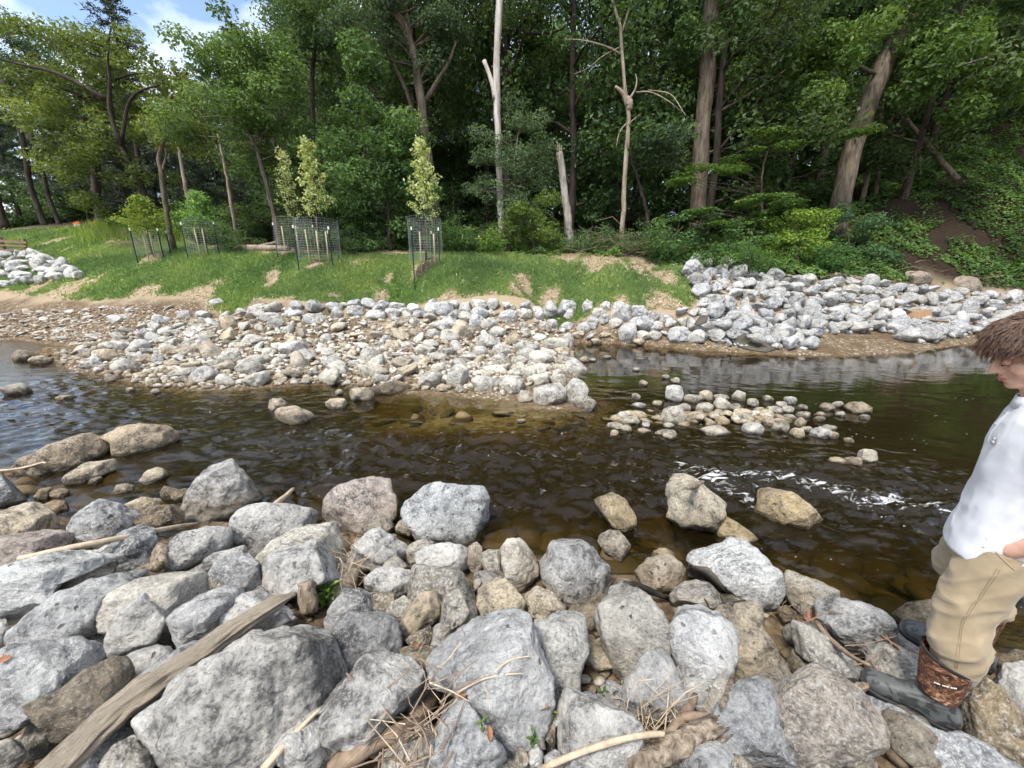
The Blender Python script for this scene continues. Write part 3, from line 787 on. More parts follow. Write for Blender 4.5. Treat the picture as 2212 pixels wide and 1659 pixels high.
NEAR = [
 ('A', GREY[:3]+(.75,), 'bank', 'tall pointed pyramid boulder with brown foot at the water edge', [(1215,22),(1290,75),(1370,150),(1395,240),(1390,275),(1300,330),(1150,355),(1020,350),(965,300),(985,240),(1060,130),(1130,70)]),
 ('A', GREY, 'bank', 'long grey boulder right beside the pyramid boulder', [(1330,272),(1480,275),(1650,300),(1700,345),(1690,395),(1540,440),(1340,505),(1250,440),(1245,370),(1270,310)]),
 ('A', PINK, 'bank', 'rounded pinkish tan boulder with a dark brown broken lower face', [(1730,240),(1800,180),(1950,138),(2040,150),(2068,240),(2060,320),(1960,380),(1890,440),(1800,430),(1720,340),(1712,290)]),
 ('A', BLUE, 'bank', 'blue grey boulder left of the pyramid boulder above the pale stick', [(525,250),(640,280),(735,310),(715,390),(600,440),(500,455),(390,425),(355,380),(400,330),(460,290)]),
 ('A', TAN, 'bank', 'smooth tan boulder cut by the left picture edge near the brown cobbles', [(0,300),(110,255),(200,260),(270,310),(298,340),(292,410),(100,435),(-60,450),(-60,330)]),
 ('A', DARK[:3]+(.1,), 'bank', 'dark blue grey boulder in the water at the left picture edge', [(-40,100),(60,150),(120,200),(150,240),(80,280),(0,305),(-80,300),(-80,120)]),
 ('P', (.33,.26,.175,.25), 'foot', 'large flat brown slab lying tilted in the stream', [(40,1340),(150,1245),(300,1170),(490,1105),(620,1110),(690,1160),(690,1215),(600,1260),(450,1320),(290,1380),(180,1400),(110,1370)]),
 ('P', (.36,.285,.19,.25), 'foot', 'big rounded brown boulder touching the flat slab in the stream', [(625,1120),(720,1065),(850,1045),(1000,1055),(1060,1090),(1100,1160),(1040,1200),(900,1235),(740,1245),(700,1200),(690,1150)]),
 ('P', TAN, 'foot', 'long low tan stone in front of the flat brown slab', [(395,1370),(430,1330),(540,1280),(690,1255),(710,1275),(690,1320),(560,1370),(440,1420),(405,1400)]),
 ('P', BROWN, 'foot', 'small brown stone at the tip of the long low tan stone', [(530,1405),(560,1365),(615,1358),(625,1385),(570,1415)]),
 ('P', TAN, 'foot', 'egg shaped tan stone standing alone in the shallows', [(855,1380),(900,1325),(960,1305),(1020,1325),(1030,1350),(990,1390),(920,1410)]),
 ('P', TAN, 'foot', 'small low tan stone left of the egg shaped stone', [(685,1460),(720,1410),(780,1400),(840,1420),(830,1445),(760,1470)]),
 ('P', (.28,.21,.13,.5), 'foot', 'brown cobble in the shallows, leftmost of a small heap', [(195,1500),(240,1440),(300,1425),(325,1450),(290,1500),(240,1515)]),
 ('P', BROWN, 'foot', 'dark brown cobble in the shallows, right one of a small heap', [(300,1460),(360,1430),(420,1440),(430,1480),(370,1505),(320,1495)]),
 ('P', (.31,.22,.14,.5), 'foot', 'reddish brown cobble at the bottom of the small heap in the shallows', [(270,1530),(340,1500),(430,1520),(450,1560),(360,1590),(290,1570)]),
 ('P', BUFF, 'bank', 'pale tan stone with a flat top left of the pyramid boulder foot', [(745,1540),(860,1490),(960,1500),(1000,1535),(960,1570),(860,1600),(800,1580)]),
 ('A', BROWN, 'bank', 'dark brown block under the pale flat topped stone', [(715,350),(800,290),(900,275),(965,310),(960,355),(880,390),(770,400),(720,385)]),
 ('P', (.27,.21,.14,.4), 'foot', 'brown hollow stone at the left foot of the pyramid boulder', [(985,1450),(1010,1420),(1090,1440),(1160,1430),(1160,1470),(1100,1520),(1020,1510),(990,1480)]),
 ('A', PINK, 'bank', 'broad pinkish grey slab at the left edge under the pale stick', [(-60,460),(120,415),(240,410),(370,430),(385,480),(300,530),(100,570),(-60,620)]),
 ('A', (.43,.435,.44,.2), 'bank', 'upright rounded grey boulder at the right end of the pale stick', [(640,420),(740,387),(800,400),(830,490),(820,590),(740,625),(640,610),(580,560),(575,520),(600,460)]),
 ('A', GREY, 'bank', 'long fractured grey boulder below the pyramid boulder', [(860,520),(950,430),(1080,395),(1200,400),(1240,460),(1200,500),(1050,560),(980,605),(880,590),(830,545)]),
 ('A', GREY, 'bank', 'thin flat grey stone wedged above the dark speckled boulder', [(1045,600),(1130,530),(1280,490),(1320,500),(1310,540),(1200,570),(1090,640)]),
 ('A', PALE, 'bank', 'mottled beige boulder behind the big round whitish boulder', [(1355,560),(1430,470),(1560,405),(1750,370),(1800,450),(1800,560),(1500,620),(1390,610)]),
 ('A', WHITE, 'bank', 'big round whitish boulder behind the green weed', [(1375,620),(1440,530),(1560,470),(1680,465),(1780,530),(1820,620),(1790,680),(1650,740),(1500,750),(1385,730)]),
 ('A', DARK, 'bank', 'dark speckled boulder left of the big round whitish boulder', [(1090,660),(1150,580),(1220,540),(1310,540),(1350,590),(1380,680),(1370,740),(1290,735),(1150,720),(1090,700)]),
 ('A', (.46,.465,.46,.2), 'bank', 'very large light grey slab at the left edge with a shadowed gap under it', [(-60,640),(60,590),(250,535),(420,525),(570,545),(580,580),(440,610),(330,660),(285,720),(280,770),(180,830),(60,890),(-60,900)]),
 ('A', PALE, 'bank', 'pointed tan slab leaning on the very large light grey slab', [(290,740),(330,650),(430,595),(560,575),(612,590),(590,640),(450,690),(340,760)]),
 ('A', BLUE, 'bank', 'long blue grey ridge of rock running up from the left', [(60,930),(180,840),(330,740),(480,680),(640,645),(770,620),(775,640),(700,665),(560,760),(520,850),(540,900),(530,960),(400,980),(200,1000),(80,1010),(45,980)]),
 ('A', PALE, 'bank', 'long rounded tan grey boulder above the two pale oval boulders', [(510,850),(560,770),(680,700),(830,640),(980,600),(1060,620),(1095,680),(1080,730),(980,790),(880,870),(860,900),(700,940),(560,920)]),
 ('A', WHITE, 'bank', 'pale pear shaped boulder standing over a dark gap', [(550,1010),(590,920),(650,830),(750,755),(820,740),(840,800),(880,900),(895,960),(860,1010),(780,1050),(640,1055),(560,1035)]),
 ('A', (.43,.43,.43,.2), 'bank', 'oval grey boulder just above the driftwood log', [(860,910),(940,830),(1060,750),(1200,700),(1300,710),(1320,760),(1200,800),(1180,880),(1120,960),(1040,1010),(920,1030),(880,980)]),
 ('A', WHITE, 'bank', 'white and black speckled boulder half hidden behind the driftwood log', [(1170,900),(1190,820),(1270,750),(1370,735),(1440,770),(1460,830),(1400,920),(1320,970),(1240,980),(1180,950)]),
 ('A', BLUE, 'bank', 'grey boulder lying under the middle of the driftwood log', [(650,1280),(720,1190),(850,1090),(1000,1010),(1080,1000),(1120,1040),(1050,1160),(920,1260),(760,1320)]),
 ('A', (.52,.505,.475,.15), 'bank', 'largest boulder, pale grey with a wavy front, right of the driftwood log', [(870,1200),(920,1160),(1080,1130),(1200,1080),(1330,980),(1480,950),(1560,900),(1650,880),(1700,910),(1730,990),(1790,1110),(1800,1180),(1750,1290),(1600,1370),(1480,1480),(1380,1580),(1330,1640),(1150,1680),(930,1640),(900,1480),(905,1300)]),
 ('A', BLUE, 'bank', 'big blue grey boulder with a sharp lower edge at the left edge', [(-60,1080),(60,1040),(250,985),(420,965),(510,990),(525,1080),(440,1170),(330,1270),(200,1350),(60,1430),(-60,1480)]),
 ('A', (.27,.225,.17,.4), 'bank', 'brown rough boulder below the big blue grey boulder', [(150,1330),(330,1260),(440,1160),(590,1080),(640,1090),(700,1170),(690,1200),(560,1320),(480,1420),(400,1500),(280,1480),(220,1400)]),
 ('A', GREY, 'bank', 'grey boulder squeezed between the driftwood log and the largest boulder', [(700,1420),(760,1370),(870,1300),(905,1340),(900,1480),(920,1620),(900,1660),(840,1640),(770,1540),(720,1480)]),
 ('A', PALE, 'bank', 'pale grey boulder at the bottom beside the driftwood log foot', [(540,1640),(600,1550),(700,1490),(760,1520),(800,1600),(810,1680),(540,1700)]),
 ('A', PALE, 'bank', 'tan stone in the bottom left corner', [(-60,1530),(60,1515),(125,1560),(125,1620),(40,1680),(-60,1690)]),
 ('A', GREY, 'bank', 'grey boulder under the thin pale stick at the bottom', [(1440,1560),(1510,1480),(1600,1400),(1690,1340),(1700,1430),(1705,1560),(1640,1660),(1480,1670)]),
 ('A', WHITE, 'bank', 'small white stone at the left edge between the two big slabs', [(-50,880),(30,880),(50,940),(20,1000),(-50,1020)]),
 ('B', (.45,.47,.48,.2), 'bank', 'big angular blue white boulder standing in the water', [(415,325),(440,270),(510,195),(540,165),(680,185),(800,195),(825,260),(838,330),(830,410),(740,445),(660,460),(560,450),(470,390)]),
 ('B', WHITE, 'bank', 'white boulder with black speckles above the white oblong stone', [(120,530),(140,490),(210,430),(280,395),(330,430),(400,480),(415,520),(370,580),(260,600),(150,570)]),
 ('B', PALE, 'bank', 'small tan stone at the foot of the pinkish tan boulder', [(190,410),(240,360),(310,342),(350,370),(355,420),(280,430)]),
 ('B', PALE, 'bank', 'small round stone left of the angular blue white boulder foot', [(365,390),(400,350),(450,355),(465,400),(430,440),(380,430)]),
 ('B', WHITE[:3]+(.4,), 'bank', 'small round white stone in front of the angular blue white boulder', [(455,400),(490,360),(550,370),(570,420),(530,460),(470,450)]),
 ('B', PALE, 'bank', 'beige stone behind the upper white oblong stone', [(410,530),(440,480),(520,455),(570,470),(560,510),(500,560),(430,570)]),
 ('B', WHITE, 'bank', 'white oblong stone lying level below the angular blue white boulder', [(485,530),(530,495),(640,478),(750,500),(755,580),(740,610),(640,600),(560,615),(500,590)]),
 ('B', (.3,.26,.2,.6), 'bank', 'narrow brown stone at the right end of the white oblong stone', [(750,500),(790,475),(815,500),(815,580),(800,640),(760,650),(745,590)]),
 ('B', PALE, 'bank', 'small squarish pale stone above the tan triangular stone', [(800,540),(850,515),(920,520),(930,580),(925,640),(860,630),(815,590)]),
 ('B', PALE[:3]+(.8,), 'bank', 'upright beige stone with brown foot left of the tall grey boulder', [(925,510),(960,465),(1020,460),(1070,500),(1110,560),(1105,650),(1060,720),(1000,720),(950,680),(940,600)]),
 ('B', (.42,.42,.42,.5), 'bank', 'tall grey boulder with a rounded peak at the middle water edge', [(1130,570),(1180,510),(1230,420),(1280,415),(1340,470),(1410,540),(1460,600),(1490,690),(1460,770),(1400,850),(1340,830),(1250,770),(1150,680),(1135,620)]),
 ('B', TAN[:3]+(.3,), 'bank', 'faceted tan stone below the upright beige stone', [(1055,740),(1110,705),(1190,740),(1265,810),(1220,850),(1140,875),(1080,840),(1060,790)]),
 ('B', WHITE, 'bank', 'white loaf shaped stone beside the orange leaf', [(210,660),(270,610),(370,595),(440,620),(440,700),(400,735),(290,740),(220,710)]),
 ('B', (.36,.335,.29,.7), 'bank', 'flat brown grey slab right of the white loaf shaped stone', [(430,640),(480,595),(600,620),(720,625),(770,680),(775,760),(720,800),(620,810),(560,800),(440,780),(425,700)]),
 ('B', (.34,.315,.27,.8), 'bank', 'brown grey slab behind the huge grey boulder', [(560,940),(600,780),(700,720),(770,740),(790,850),(760,930),(650,1010),(560,1010)]),
 ('B', TAN, 'bank', 'tan triangular stone above the faceted tan stone', [(800,790),(820,690),(900,645),(980,710),(1030,780),(1020,830),(940,880),(850,870)]),
 ('B', BUFF, 'bank', 'sharp edged buff block tilted among grey boulders', [(380,910),(440,830),(490,745),(580,740),(610,790),(600,850),(540,900),(440,965)]),
 ('B', PALE, 'bank', 'small pale stone left of the buff block', [(310,850),(350,790),(400,760),(450,790),(430,840),(400,890),(350,880)]),
 ('B', DARK, 'bank', 'dark round boulder above the pale oval boulder', [(20,1000),(70,920),(130,850),(250,838),(340,870),(385,960),(390,1030),(300,1080),(180,1100),(80,1170),(40,1100)]),
 ('B', (.42,.42,.41,.2), 'bank', 'grey boulder with dark holes right of the green weed', [(0,880),(30,800),(100,730),(190,725),(230,760),(225,830),(130,860),(70,930),(20,960)]),
 ('B', (.28,.24,.17,.7), 'bank', 'olive brown stone between the holed boulder and the loaf stone', [(220,745),(300,735),(390,745),(395,800),(320,860),(230,850)]),
 ('B', (.53,.52,.50,.15), 'bank', 'pale oval boulder, large, below the dark round boulder', [(0,1500),(-20,1380),(20,1260),(120,1160),(200,1090),(330,1060),(430,1090),(490,1170),(505,1240),(470,1310),(370,1390),(240,1460),(120,1520),(40,1530)]),
 ('B', (.42,.425,.43,.2), 'bank', 'huge dark grey boulder in the middle of the near bank', [(545,1130),(570,1060),(640,970),(720,900),(790,855),(900,850),(980,830),(1050,870),(1080,950),(1085,1060),(1130,1180),(1140,1290),(1090,1420),(1020,1560),(930,1530),(840,1440),(790,1360),(720,1270),(600,1240),(555,1200)]),
 ('B', (.45,.445,.42,.5), 'bank', 'light grey pointed boulder touching the huge dark grey boulder', [(1080,910),(1170,880),(1240,840),(1310,812),(1345,850),(1370,960),(1370,1020),(1330,1120),(1335,1220),(1250,1300),(1180,1290),(1120,1180),(1090,1080),(1080,1000)]),
 ('B', (.45,.46,.465,.1), 'bank', 'triangular pale boulder at the bottom right of the twig heap', [(545,1490),(620,1390),(680,1310),(720,1305),(780,1390),(880,1500),(940,1580),(950,1660),(900,1720),(640,1720),(560,1620)]),
 ('B', WHITE, 'bank', 'whitish five sided boulder left of the dry grass heap', [(1205,1430),(1220,1340),(1300,1240),(1400,1290),(1560,1360),(1640,1430),(1650,1520),(1620,1620),(1480,1680),(1300,1660),(1240,1580)]),
 ('B', (.40,.385,.35,.8), 'bank', 'large tan grey boulder with brown skirt beside the muddy pool', [(1410,870),(1470,780),(1500,700),(1560,690),(1650,750),(1720,810),(1780,890),(1830,950),(1840,1010),(1760,1060),(1680,1120),(1600,1180),(1540,1150),(1510,1080),(1470,960)]),
 ('B', (.40,.40,.40,.4), 'bank', 'grey boulder with black pits above the dry grass heap', [(1565,1270),(1600,1180),(1690,1060),(1770,1040),(1810,1100),(1850,1200),(1900,1290),(1900,1380),(1760,1400),(1640,1390),(1580,1330)]),
 ('B', PALE, 'foot', 'small pointed pale stone alone in the near stream', [(1425,450),(1490,410),(1540,415),(1600,490),(1550,555),(1470,500)]),
 ('B', (.36,.29,.17,.5), 'foot', 'smooth sloping brown boulder in the stream', [(1415,250),(1510,218),(1580,250),(1620,330),(1615,390),(1550,400),(1480,330)]),
 ('B', (.38,.33,.26,.8), 'bank', 'brown grey boulder left of the large white boulder at the water', [(1640,620),(1700,560),(1790,535),(1850,580),(1895,640),(1880,700),(1780,745),(1680,690)]),
 ('B', YELL, 'foot', 'small yellow brown stone behind the brown grey boulder at the water', [(1715,540),(1730,515),(1780,500),(1830,520),(1845,560),(1780,580)]),
 ('B', (.40,.38,.34,.4), 'bank', 'low grey stone with a hollow and a dead leaf on it', [(1805,750),(1850,700),(1940,670),(2030,690),(2090,760),(2100,800),(2060,850),(1960,820),(1860,800)]),
 ('B', GREY, 'bank', 'small grey stone above the bottom gravel', [(1115,1400),(1170,1370),(1230,1390),(1230,1430),(1150,1450)]),
 ('B', PALE, 'bank', 'small tan stone beside the little green weed in the gravel', [(1060,1500),(1110,1470),(1150,1500),(1150,1550),(1090,1550)]),
 ('B', BUFF, 'bank', 'narrow upright buff stone against the whitish five sided boulder', [(1150,1500),(1180,1430),(1205,1440),(1200,1530),(1180,1550)]),
 ('B', TAN, 'bank', 'round tan cobble in the bottom gravel', [(985,1600),(1010,1555),(1050,1570),(1065,1620),(1030,1660),(990,1640)]),
 ('B', WHITE, 'bank', 'small white cobble right of the round tan cobble', [(1060,1590),(1110,1530),(1140,1580),(1135,1640),(1080,1650)]),
 ('B', GREY, 'bank', 'grey cobble at the bottom foot of the whitish five sided boulder', [(1150,1600),(1200,1560),(1250,1600),(1240,1650),(1160,1650)]),
 ('B', PALE, 'bank', 'little pale stone on the muddy patch beside the tan triangular stone', [(770,680),(800,660),(825,690),(800,725),(780,715)]),
 ('B', (.25,.21,.14,.7), 'bank', 'brown stone between the dark round boulder and the huge grey boulder', [(390,1050),(450,1015),(590,1020),(570,1100),(550,1200),(500,1160),(440,1090)]),
 ('B', (.24,.2,.14,.7), 'bank', 'dark brown stone under the buff block', [(400,1000),(450,960),(540,910),(550,960),(520,1020),(440,1025)]),
 ('C', (.50,.45,.35,.7), 'foot', 'knobbly pale boulder in the stream with a piece of bark on top', [(230,200),(250,100),(330,120),(400,150),(460,210),(515,260),(510,310),(470,380),(400,425),(300,410),(245,360),(240,320),(250,270)]),
 ('C', YELL, 'foot', 'low brown stone downstream of the knobbly pale boulder', [(470,390),(500,315),(560,350),(640,400),(695,440),(650,465),(560,470),(490,440)]),
 ('C', (.45,.35,.19,.5), 'foot', 'yellow tan boulder standing alone in the right stream', [(690,330),(710,260),(700,190),(760,180),(880,220),(960,270),(1040,340),(1050,360),(960,385),(880,400),(790,395),(710,370)]),
 ('C', (.47,.48,.48,.15), 'bank', 'large white grey boulder with a scrap of dark cloth at its left', [(340,590),(370,540),(470,500),(560,465),(640,480),(700,530),(790,620),(835,700),(820,770),(730,840),(640,800),(560,770),(480,720),(400,650)]),
 ('C', PALE, 'bank', 'long pointed tan white stone at the right water edge', [(805,640),(830,617),(920,640),(1010,670),(1100,710),(1135,760),(1080,820),(1000,860),(930,840),(840,720)]),
 ('C', BLUE, 'bank', 'blue grey boulder with black pits left of the rear boot', [(1040,870),(1030,790),(1080,775),(1230,790),(1350,840),(1430,880),(1420,940),(1340,1000),(1290,1050),(1210,1040),(1120,980),(1050,940)]),
 ('C', (.43,.37,.28,.5), 'bank', 'tan boulder with dark pits right of the tall pitted grey boulder', [(495,850),(600,785),(680,800),(725,850),(720,920),(760,990),(800,1060),(815,1130),(760,1190),(640,1210),(560,1180),(520,1060),(520,950)]),
 ('C', (.44,.445,.45,.15), 'bank', 'tall pitted grey boulder leaning left', [(245,990),(270,900),(310,800),(390,790),(480,850),(550,910),(605,1000),(560,1100),(540,1230),(480,1310),(400,1290),(330,1200),(290,1080)]),
 ('C', (.40,.38,.34,.5), 'bank', 'flat topped grey tan boulder at the end of the muddy inlet', [(890,960),(905,895),(1000,930),(1100,990),(1180,1060),(1240,1150),(1230,1210),(1100,1180),(1000,1130),(930,1080)]),
 ('C', (.34,.35,.36,.2), 'bank', 'dark blue grey boulder right of the dry grass heap', [(490,1370),(560,1260),(600,1210),(700,1200),(780,1230),(810,1300),(840,1400),(870,1530),(890,1640),(800,1680),(660,1650),(560,1560),(500,1440)]),
 ('C', (.37,.33,.285,.2), 'bank', 'large brownish grey boulder in front of the boot toes', [(710,1190),(790,1140),(880,1115),(1000,1120),(1140,1170),(1230,1250),(1310,1330),(1355,1440),(1340,1560),(1260,1640),(1100,1660),(930,1620),(880,1530),(840,1400),(790,1260)]),
 ('C', BLUE, 'bank', 'blue grey boulder at the bottom below the broken plank', [(280,1580),(340,1530),(460,1505),(540,1540),(565,1600),(550,1680),(300,1690)]),
 ('C', PALE, 'bank', 'pale boulder under the rear boot of the person', [(1285,1100),(1310,1040),(1400,1000),(1480,1040),(1560,1080),(1660,1140),(1720,1240),(1560,1270),(1400,1230),(1300,1160)]),
 ('C', (.45,.36,.24,.6), 'bank', 'tan ridged stone at the water behind the person', [(1430,840),(1500,800),(1640,775),(1740,800),(1760,900),(1640,980),(1500,950)]),
 ('C', (.40,.32,.21,.5), 'bank', 'brown streaked boulder behind the heel of the front boot', [(1790,1400),(1810,1300),(1900,1200),(2000,1260),(2105,1400),(2180,1560),(2105,1620),(1950,1560),(1830,1500)]),
 ('C', WHITE, 'bank', 'grey white boulder at the right edge behind the boots', [(1950,1200),(2000,1130),(2105,1105),(2200,1180),(2230,1400),(2105,1420),(1990,1300)]),
 ('C', (.33,.26,.17,.7), 'bank', 'flat brown stone behind the rear boot top at the right edge', [(1960,1080),(2060,1040),(2180,1050),(2220,1110),(2100,1150),(2000,1140)]),
 ('C', (.28,.22,.15,.8), 'bank', 'small brown stone in the muddy inlet below the pointed tan white stone', [(800,820),(850,800),(900,840),(900,880),(840,880)]),
 ('C', (.40,.30,.22,.3), 'bank', 'small reddish stone at the boot toe', [(1195,1225),(1220,1210),(1280,1210),(1285,1250),(1230,1260)]),
 ('C', (.33,.29,.23,.3), 'bank', 'small grey stone right of the blue grey boulder at the bottom', [(565,1580),(620,1570),(680,1640),(660,1690),(580,1690)]),
 ('C', PALE, 'bank', 'small pale stone at the bottom edge below the brownish grey boulder', [(970,1660),(1030,1635),(1090,1655),(1090,1700),(970,1700)]),
]
BIG = ('largest boulder', 'huge dark grey', 'pale oval boulder, large', 'very large light', 'big blue grey', 'large brownish', 'whitish five', 'dark blue grey boulder right')
for pn, colr, mode, lab, pts in NEAR:
    lev = 6 if lab.startswith(BIG) else 5
    o = stone_from_outline('boulder', to_px(pn, pts), lev, mode, .5 if 'flat brown slab' in lab else (0.95 if mode == 'bank' else 1.0), 0, colr, extend=0.15 if mode == 'bank' else 0.35, sq=4.5 if ('slab' in lab or 'block' in lab or 'angular' in lab) else 2.9)
    tag(o, lab, 'boulder', 'boulders on the near bank' if mode == 'bank' else 'stones standing in the near stream')
# the flat stone the front boot stands on
FOOT_ROCK = stone_from_outline('boulder', to_px('C', [(1235,1250),(1330,1260),(1480,1320),(1640,1400),(1800,1440),(1960,1520),(2105,1610),(2200,1720),(2150,1860),(1700,1860),(1340,1760),(1330,1590),(1355,1480),(1300,1340)]), 6, 'bank', .6, 0, (.42,.44,.46,.1), off=0.0)
tag(FOOT_ROCK, 'light blue grey flat boulder under the front boot', 'boulder', 'boulders on the near bank')

def blob(cx, cy, w, h, lr, n=11):
    a = np.sort(lr.uniform(0, 2 * math.pi, n)); a = (a + np.linspace(0, 2 * math.pi, n, endpoint=False) * 2) / 3 if False else np.linspace(0, 2 * math.pi, n, endpoint=False) + lr.uniform(-.18, .18, n)
    r = lr.uniform(.8, 1.16, n)
    x, y = np.cos(a) * r, np.sin(a) * r
    e = np.maximum(np.abs(x), np.abs(y)) ** 0.25                  # a touch squarer than an ellipse
    return [(cx + w / 2 * q / e_ * .97, cy + h / 2 * s / e_ * .97) for q, s, e_ in zip(x, y, e)]

MIDW = (.55,.525,.455,.5); MIDG = (.46,.445,.405,.5); MIDT = (.48,.405,.29,.5)
LISTED = [
 # the bar of stones and its tip
 ('bar', 'Q', [(630,775,150,115,MIDG),(805,755,135,150,MIDG),(955,795,180,130,MIDG),(1120,800,170,125,MIDW),(1290,770,150,80,MIDW),(1350,865,220,140,MIDG),(1510,840,145,145,MIDG),(1580,915,135,100,MIDW),(1215,870,90,75,MIDW),
   (1065,590,110,85,MIDW),(1220,580,170,90,MIDG),(1395,555,170,90,MIDW),(1310,640,160,90,MIDW),(1050,655,140,70,MIDW),(1170,655,90,60,MIDW),(1040,705,160,55,MIDW),(1210,730,180,75,MIDW),(1470,720,150,90,MIDW),(1450,650,90,55,MIDG),
   (830,475,130,130,TAN),(755,505,120,85,MIDW),(690,440,120,80,GREY),(650,490,80,60,GREY),(985,540,140,95,MIDG),(1045,480,90,80,MIDG),(390,560,110,70,MIDT),(605,590,140,65,MIDW),(740,605,130,60,MIDG),(1135,530,95,60,MIDT),
   (270,715,190,80,MIDW),(480,640,90,40,MIDW),(500,560,90,50,MIDW),(90,720,100,70,MIDW),(300,600,110,60,MIDW),(1410,770,120,70,MIDW),(900,680,110,50,MIDW),(690,700,110,60,MIDW)]),
 ('bar', 'P', [(765,695,210,110,MIDG),(690,760,130,52,BROWN),(140,625,130,80,(.3,.25,.18,.8)),(640,630,180,90,MIDT),(1785,575,170,95,WHITE),(1545,525,160,70,MIDG),(1520,705,190,85,MIDG),(1650,385,130,70,GREY),(1130,375,110,55,GREY),(720,400,140,60,WHITE),(815,345,140,30,WHITE),
   (1235,375,110,60,GREY),(1330,300,110,60,GREY),(1640,600,90,60,MIDW),(1920,400,150,70,GREY),(1990,520,100,60,MIDG),(250,655,160,60,MIDT),(880,740,110,45,MIDT),(935,790,130,60,MIDT),(1440,560,120,50,MIDW),(1000,530,130,50,MIDG)]),
 # stone cluster in midstream
 ('cluster', 'R', [(80,855,120,115,WHITE),(75,990,150,120,MIDW),(205,995,120,65,BUFF),(325,1085,200,70,MIDW),(270,945,115,75,MIDW),(475,870,80,65,MIDG),(495,1000,110,75,MIDG),(560,1065,150,80,WHITE),(655,1020,75,65,MIDT),(725,1060,110,65,MIDW),(845,1030,75,65,MIDT),(825,1095,105,62,MIDT),
   (890,1075,80,50,MIDW),(975,1095,150,75,WHITE),(1050,1110,80,50,MIDT),(1020,1065,90,45,MIDW),(865,985,95,50,MIDW),(780,995,95,38,MIDG),(1005,940,112,55,(.3,.27,.22,.7)),(1200,945,160,82,(.33,.28,.21,.7)),(1080,920,72,42,MIDG),(1235,1000,82,38,MIDW),(970,980,72,32,MIDT),(965,1010,78,38,MIDT),
   (785,895,82,55,WHITE),(650,885,64,44,MIDW),(270,865,92,64,BUFF),(360,880,110,46,MIDG),(1090,980,64,38,MIDW),(1260,1240,130,95,MIDW),(1170,1270,150,62,MIDT),(1070,1265,110,50,MIDT),(370,920,95,85,MIDW),(560,910,74,60,MIDG),(680,960,112,64,MIDG),(440,935,84,54,MIDW),(190,885,104,72,MIDW),
   (30,1100,150,62,MIDW),(40,1050,92,42,MIDW),(735,925,70,50,MIDG),(600,960,70,50,MIDT),(140,940,80,50,MIDG),(330,985,70,50,MIDW),(400,985,70,40,MIDT),(770,950,74,56,MIDG),(860,940,70,44,MIDW),(1140,1140,70,34,MIDT)]),
 ('cluster', 'Q', [(1845,1025,120,56,MIDW),(1755,1055,104,52,MIDW),(1800,990,72,52,WHITE),(1885,870,54,40,MIDW),(1930,790,54,38,MIDT),(2068,750,48,32,MIDW),(1885,705,44,26,MIDW),(1900,925,110,40,WHITE),(2015,915,62,40,MIDT),(1930,1085,92,44,BUFF),(1760,1100,62,50,MIDT),(1820,1070,72,44,MIDW),(1570,645,50,40,MIDT),(1620,645,40,30,MIDW),(1710,630,46,24,MIDW),(2130,775,60,46,MIDW),(1945,1040,44,60,WHITE)]),
 # single stones in the stream
 ('stream', 'P', [(1790,992,260,125,(.42,.34,.23,.1)),(115,832,200,90,MIDG),(410,882,130,44,MIDT),(1690,925,140,84,TAN),(950,840,60,40,MIDT),(800,830,60,34,MIDT)]),
 ('stream', 'Q', [(400,825,230,85,BROWN),(210,858,165,95,TAN),(60,915,130,75,TAN),(80,845,50,40,MIDW),(1185,1020,60,26,MIDT)]),
 # row of stones along the lip of the bank
 ('lip', 'Q', [(640,345,85,85,WHITE),(715,335,110,92,BLUE),(850,330,92,75,GREY),(930,360,112,95,BLUE),(1015,310,70,80,GREY),(1110,385,112,84,GREY),(1205,370,92,76,PALE),(1285,360,72,86,GREY),(1365,345,92,108,GREY),(1470,330,118,108,BLUE),(1590,322,62,76,GREY),(1790,355,142,118,WHITE),(1905,355,104,86,BLUE),
   (1925,420,142,76,BLUE),(1840,475,114,116,GREY),(1625,420,84,84,BLUE),(1575,450,92,72,GREY),(1470,440,84,54,BLUE),(2065,390,84,56,GREY),(2150,490,122,96,BLUE),(1660,360,84,60,PALE),(1700,320,64,60,GREY),(1985,385,84,70,GREY),(2010,440,80,60,GREY),(1930,495,90,60,PALE),(2000,495,80,60,PALE),
   (1760,420,84,52,PALE),(1690,400,70,64,GREY),(1480,370,70,76,WHITE),(1210,480,70,60,PALE),(1330,445,74,54,PALE),(910,415,92,92,BLUE),(750,415,104,64,GREY),(400,360,84,64,WHITE),(475,355,80,56,GREY),(170,345,130,62,GREY),(60,360,80,64,GREY),(300,370,120,60,GREY),(570,370,90,50,BLUE),(990,430,100,70,MIDG),(2100,420,70,50,WHITE),
   (1640,535,76,36,MIDT),(1900,535,90,34,MIDT),(1540,490,80,40,MIDT),(1700,495,70,36,MIDT)]),
]
SPEC = {'bar': ('river_stone', 'pale river stone on the stony bar across the stream', 'stone', 'stones of the bar across the stream'),
        'cluster': ('river_stone', 'wet tan or white stone in the low cluster midstream', 'stone', 'stones of the midstream cluster'),
        'stream': ('river_stone', 'brown or tan stone lying alone in the stream before the bar', 'stone', 'single stones before the bar'),
        'lip': ('bank_stone', 'blue grey stone in the row edging the grass bank', 'stone', 'stones edging the grass bank')}
def tone_word(c):
    l = (c[0] + c[1] + c[2]) / 3; w = c[0] - c[2]
    if w > .14: return 'yellow tan'
    if w > .085: return 'tan' if l > .28 else 'brown'
    if l < .3: return 'dark'
    if w > .05: return 'cream'
    return 'white' if l > .5 else ('blue grey' if w < -.01 else 'grey')
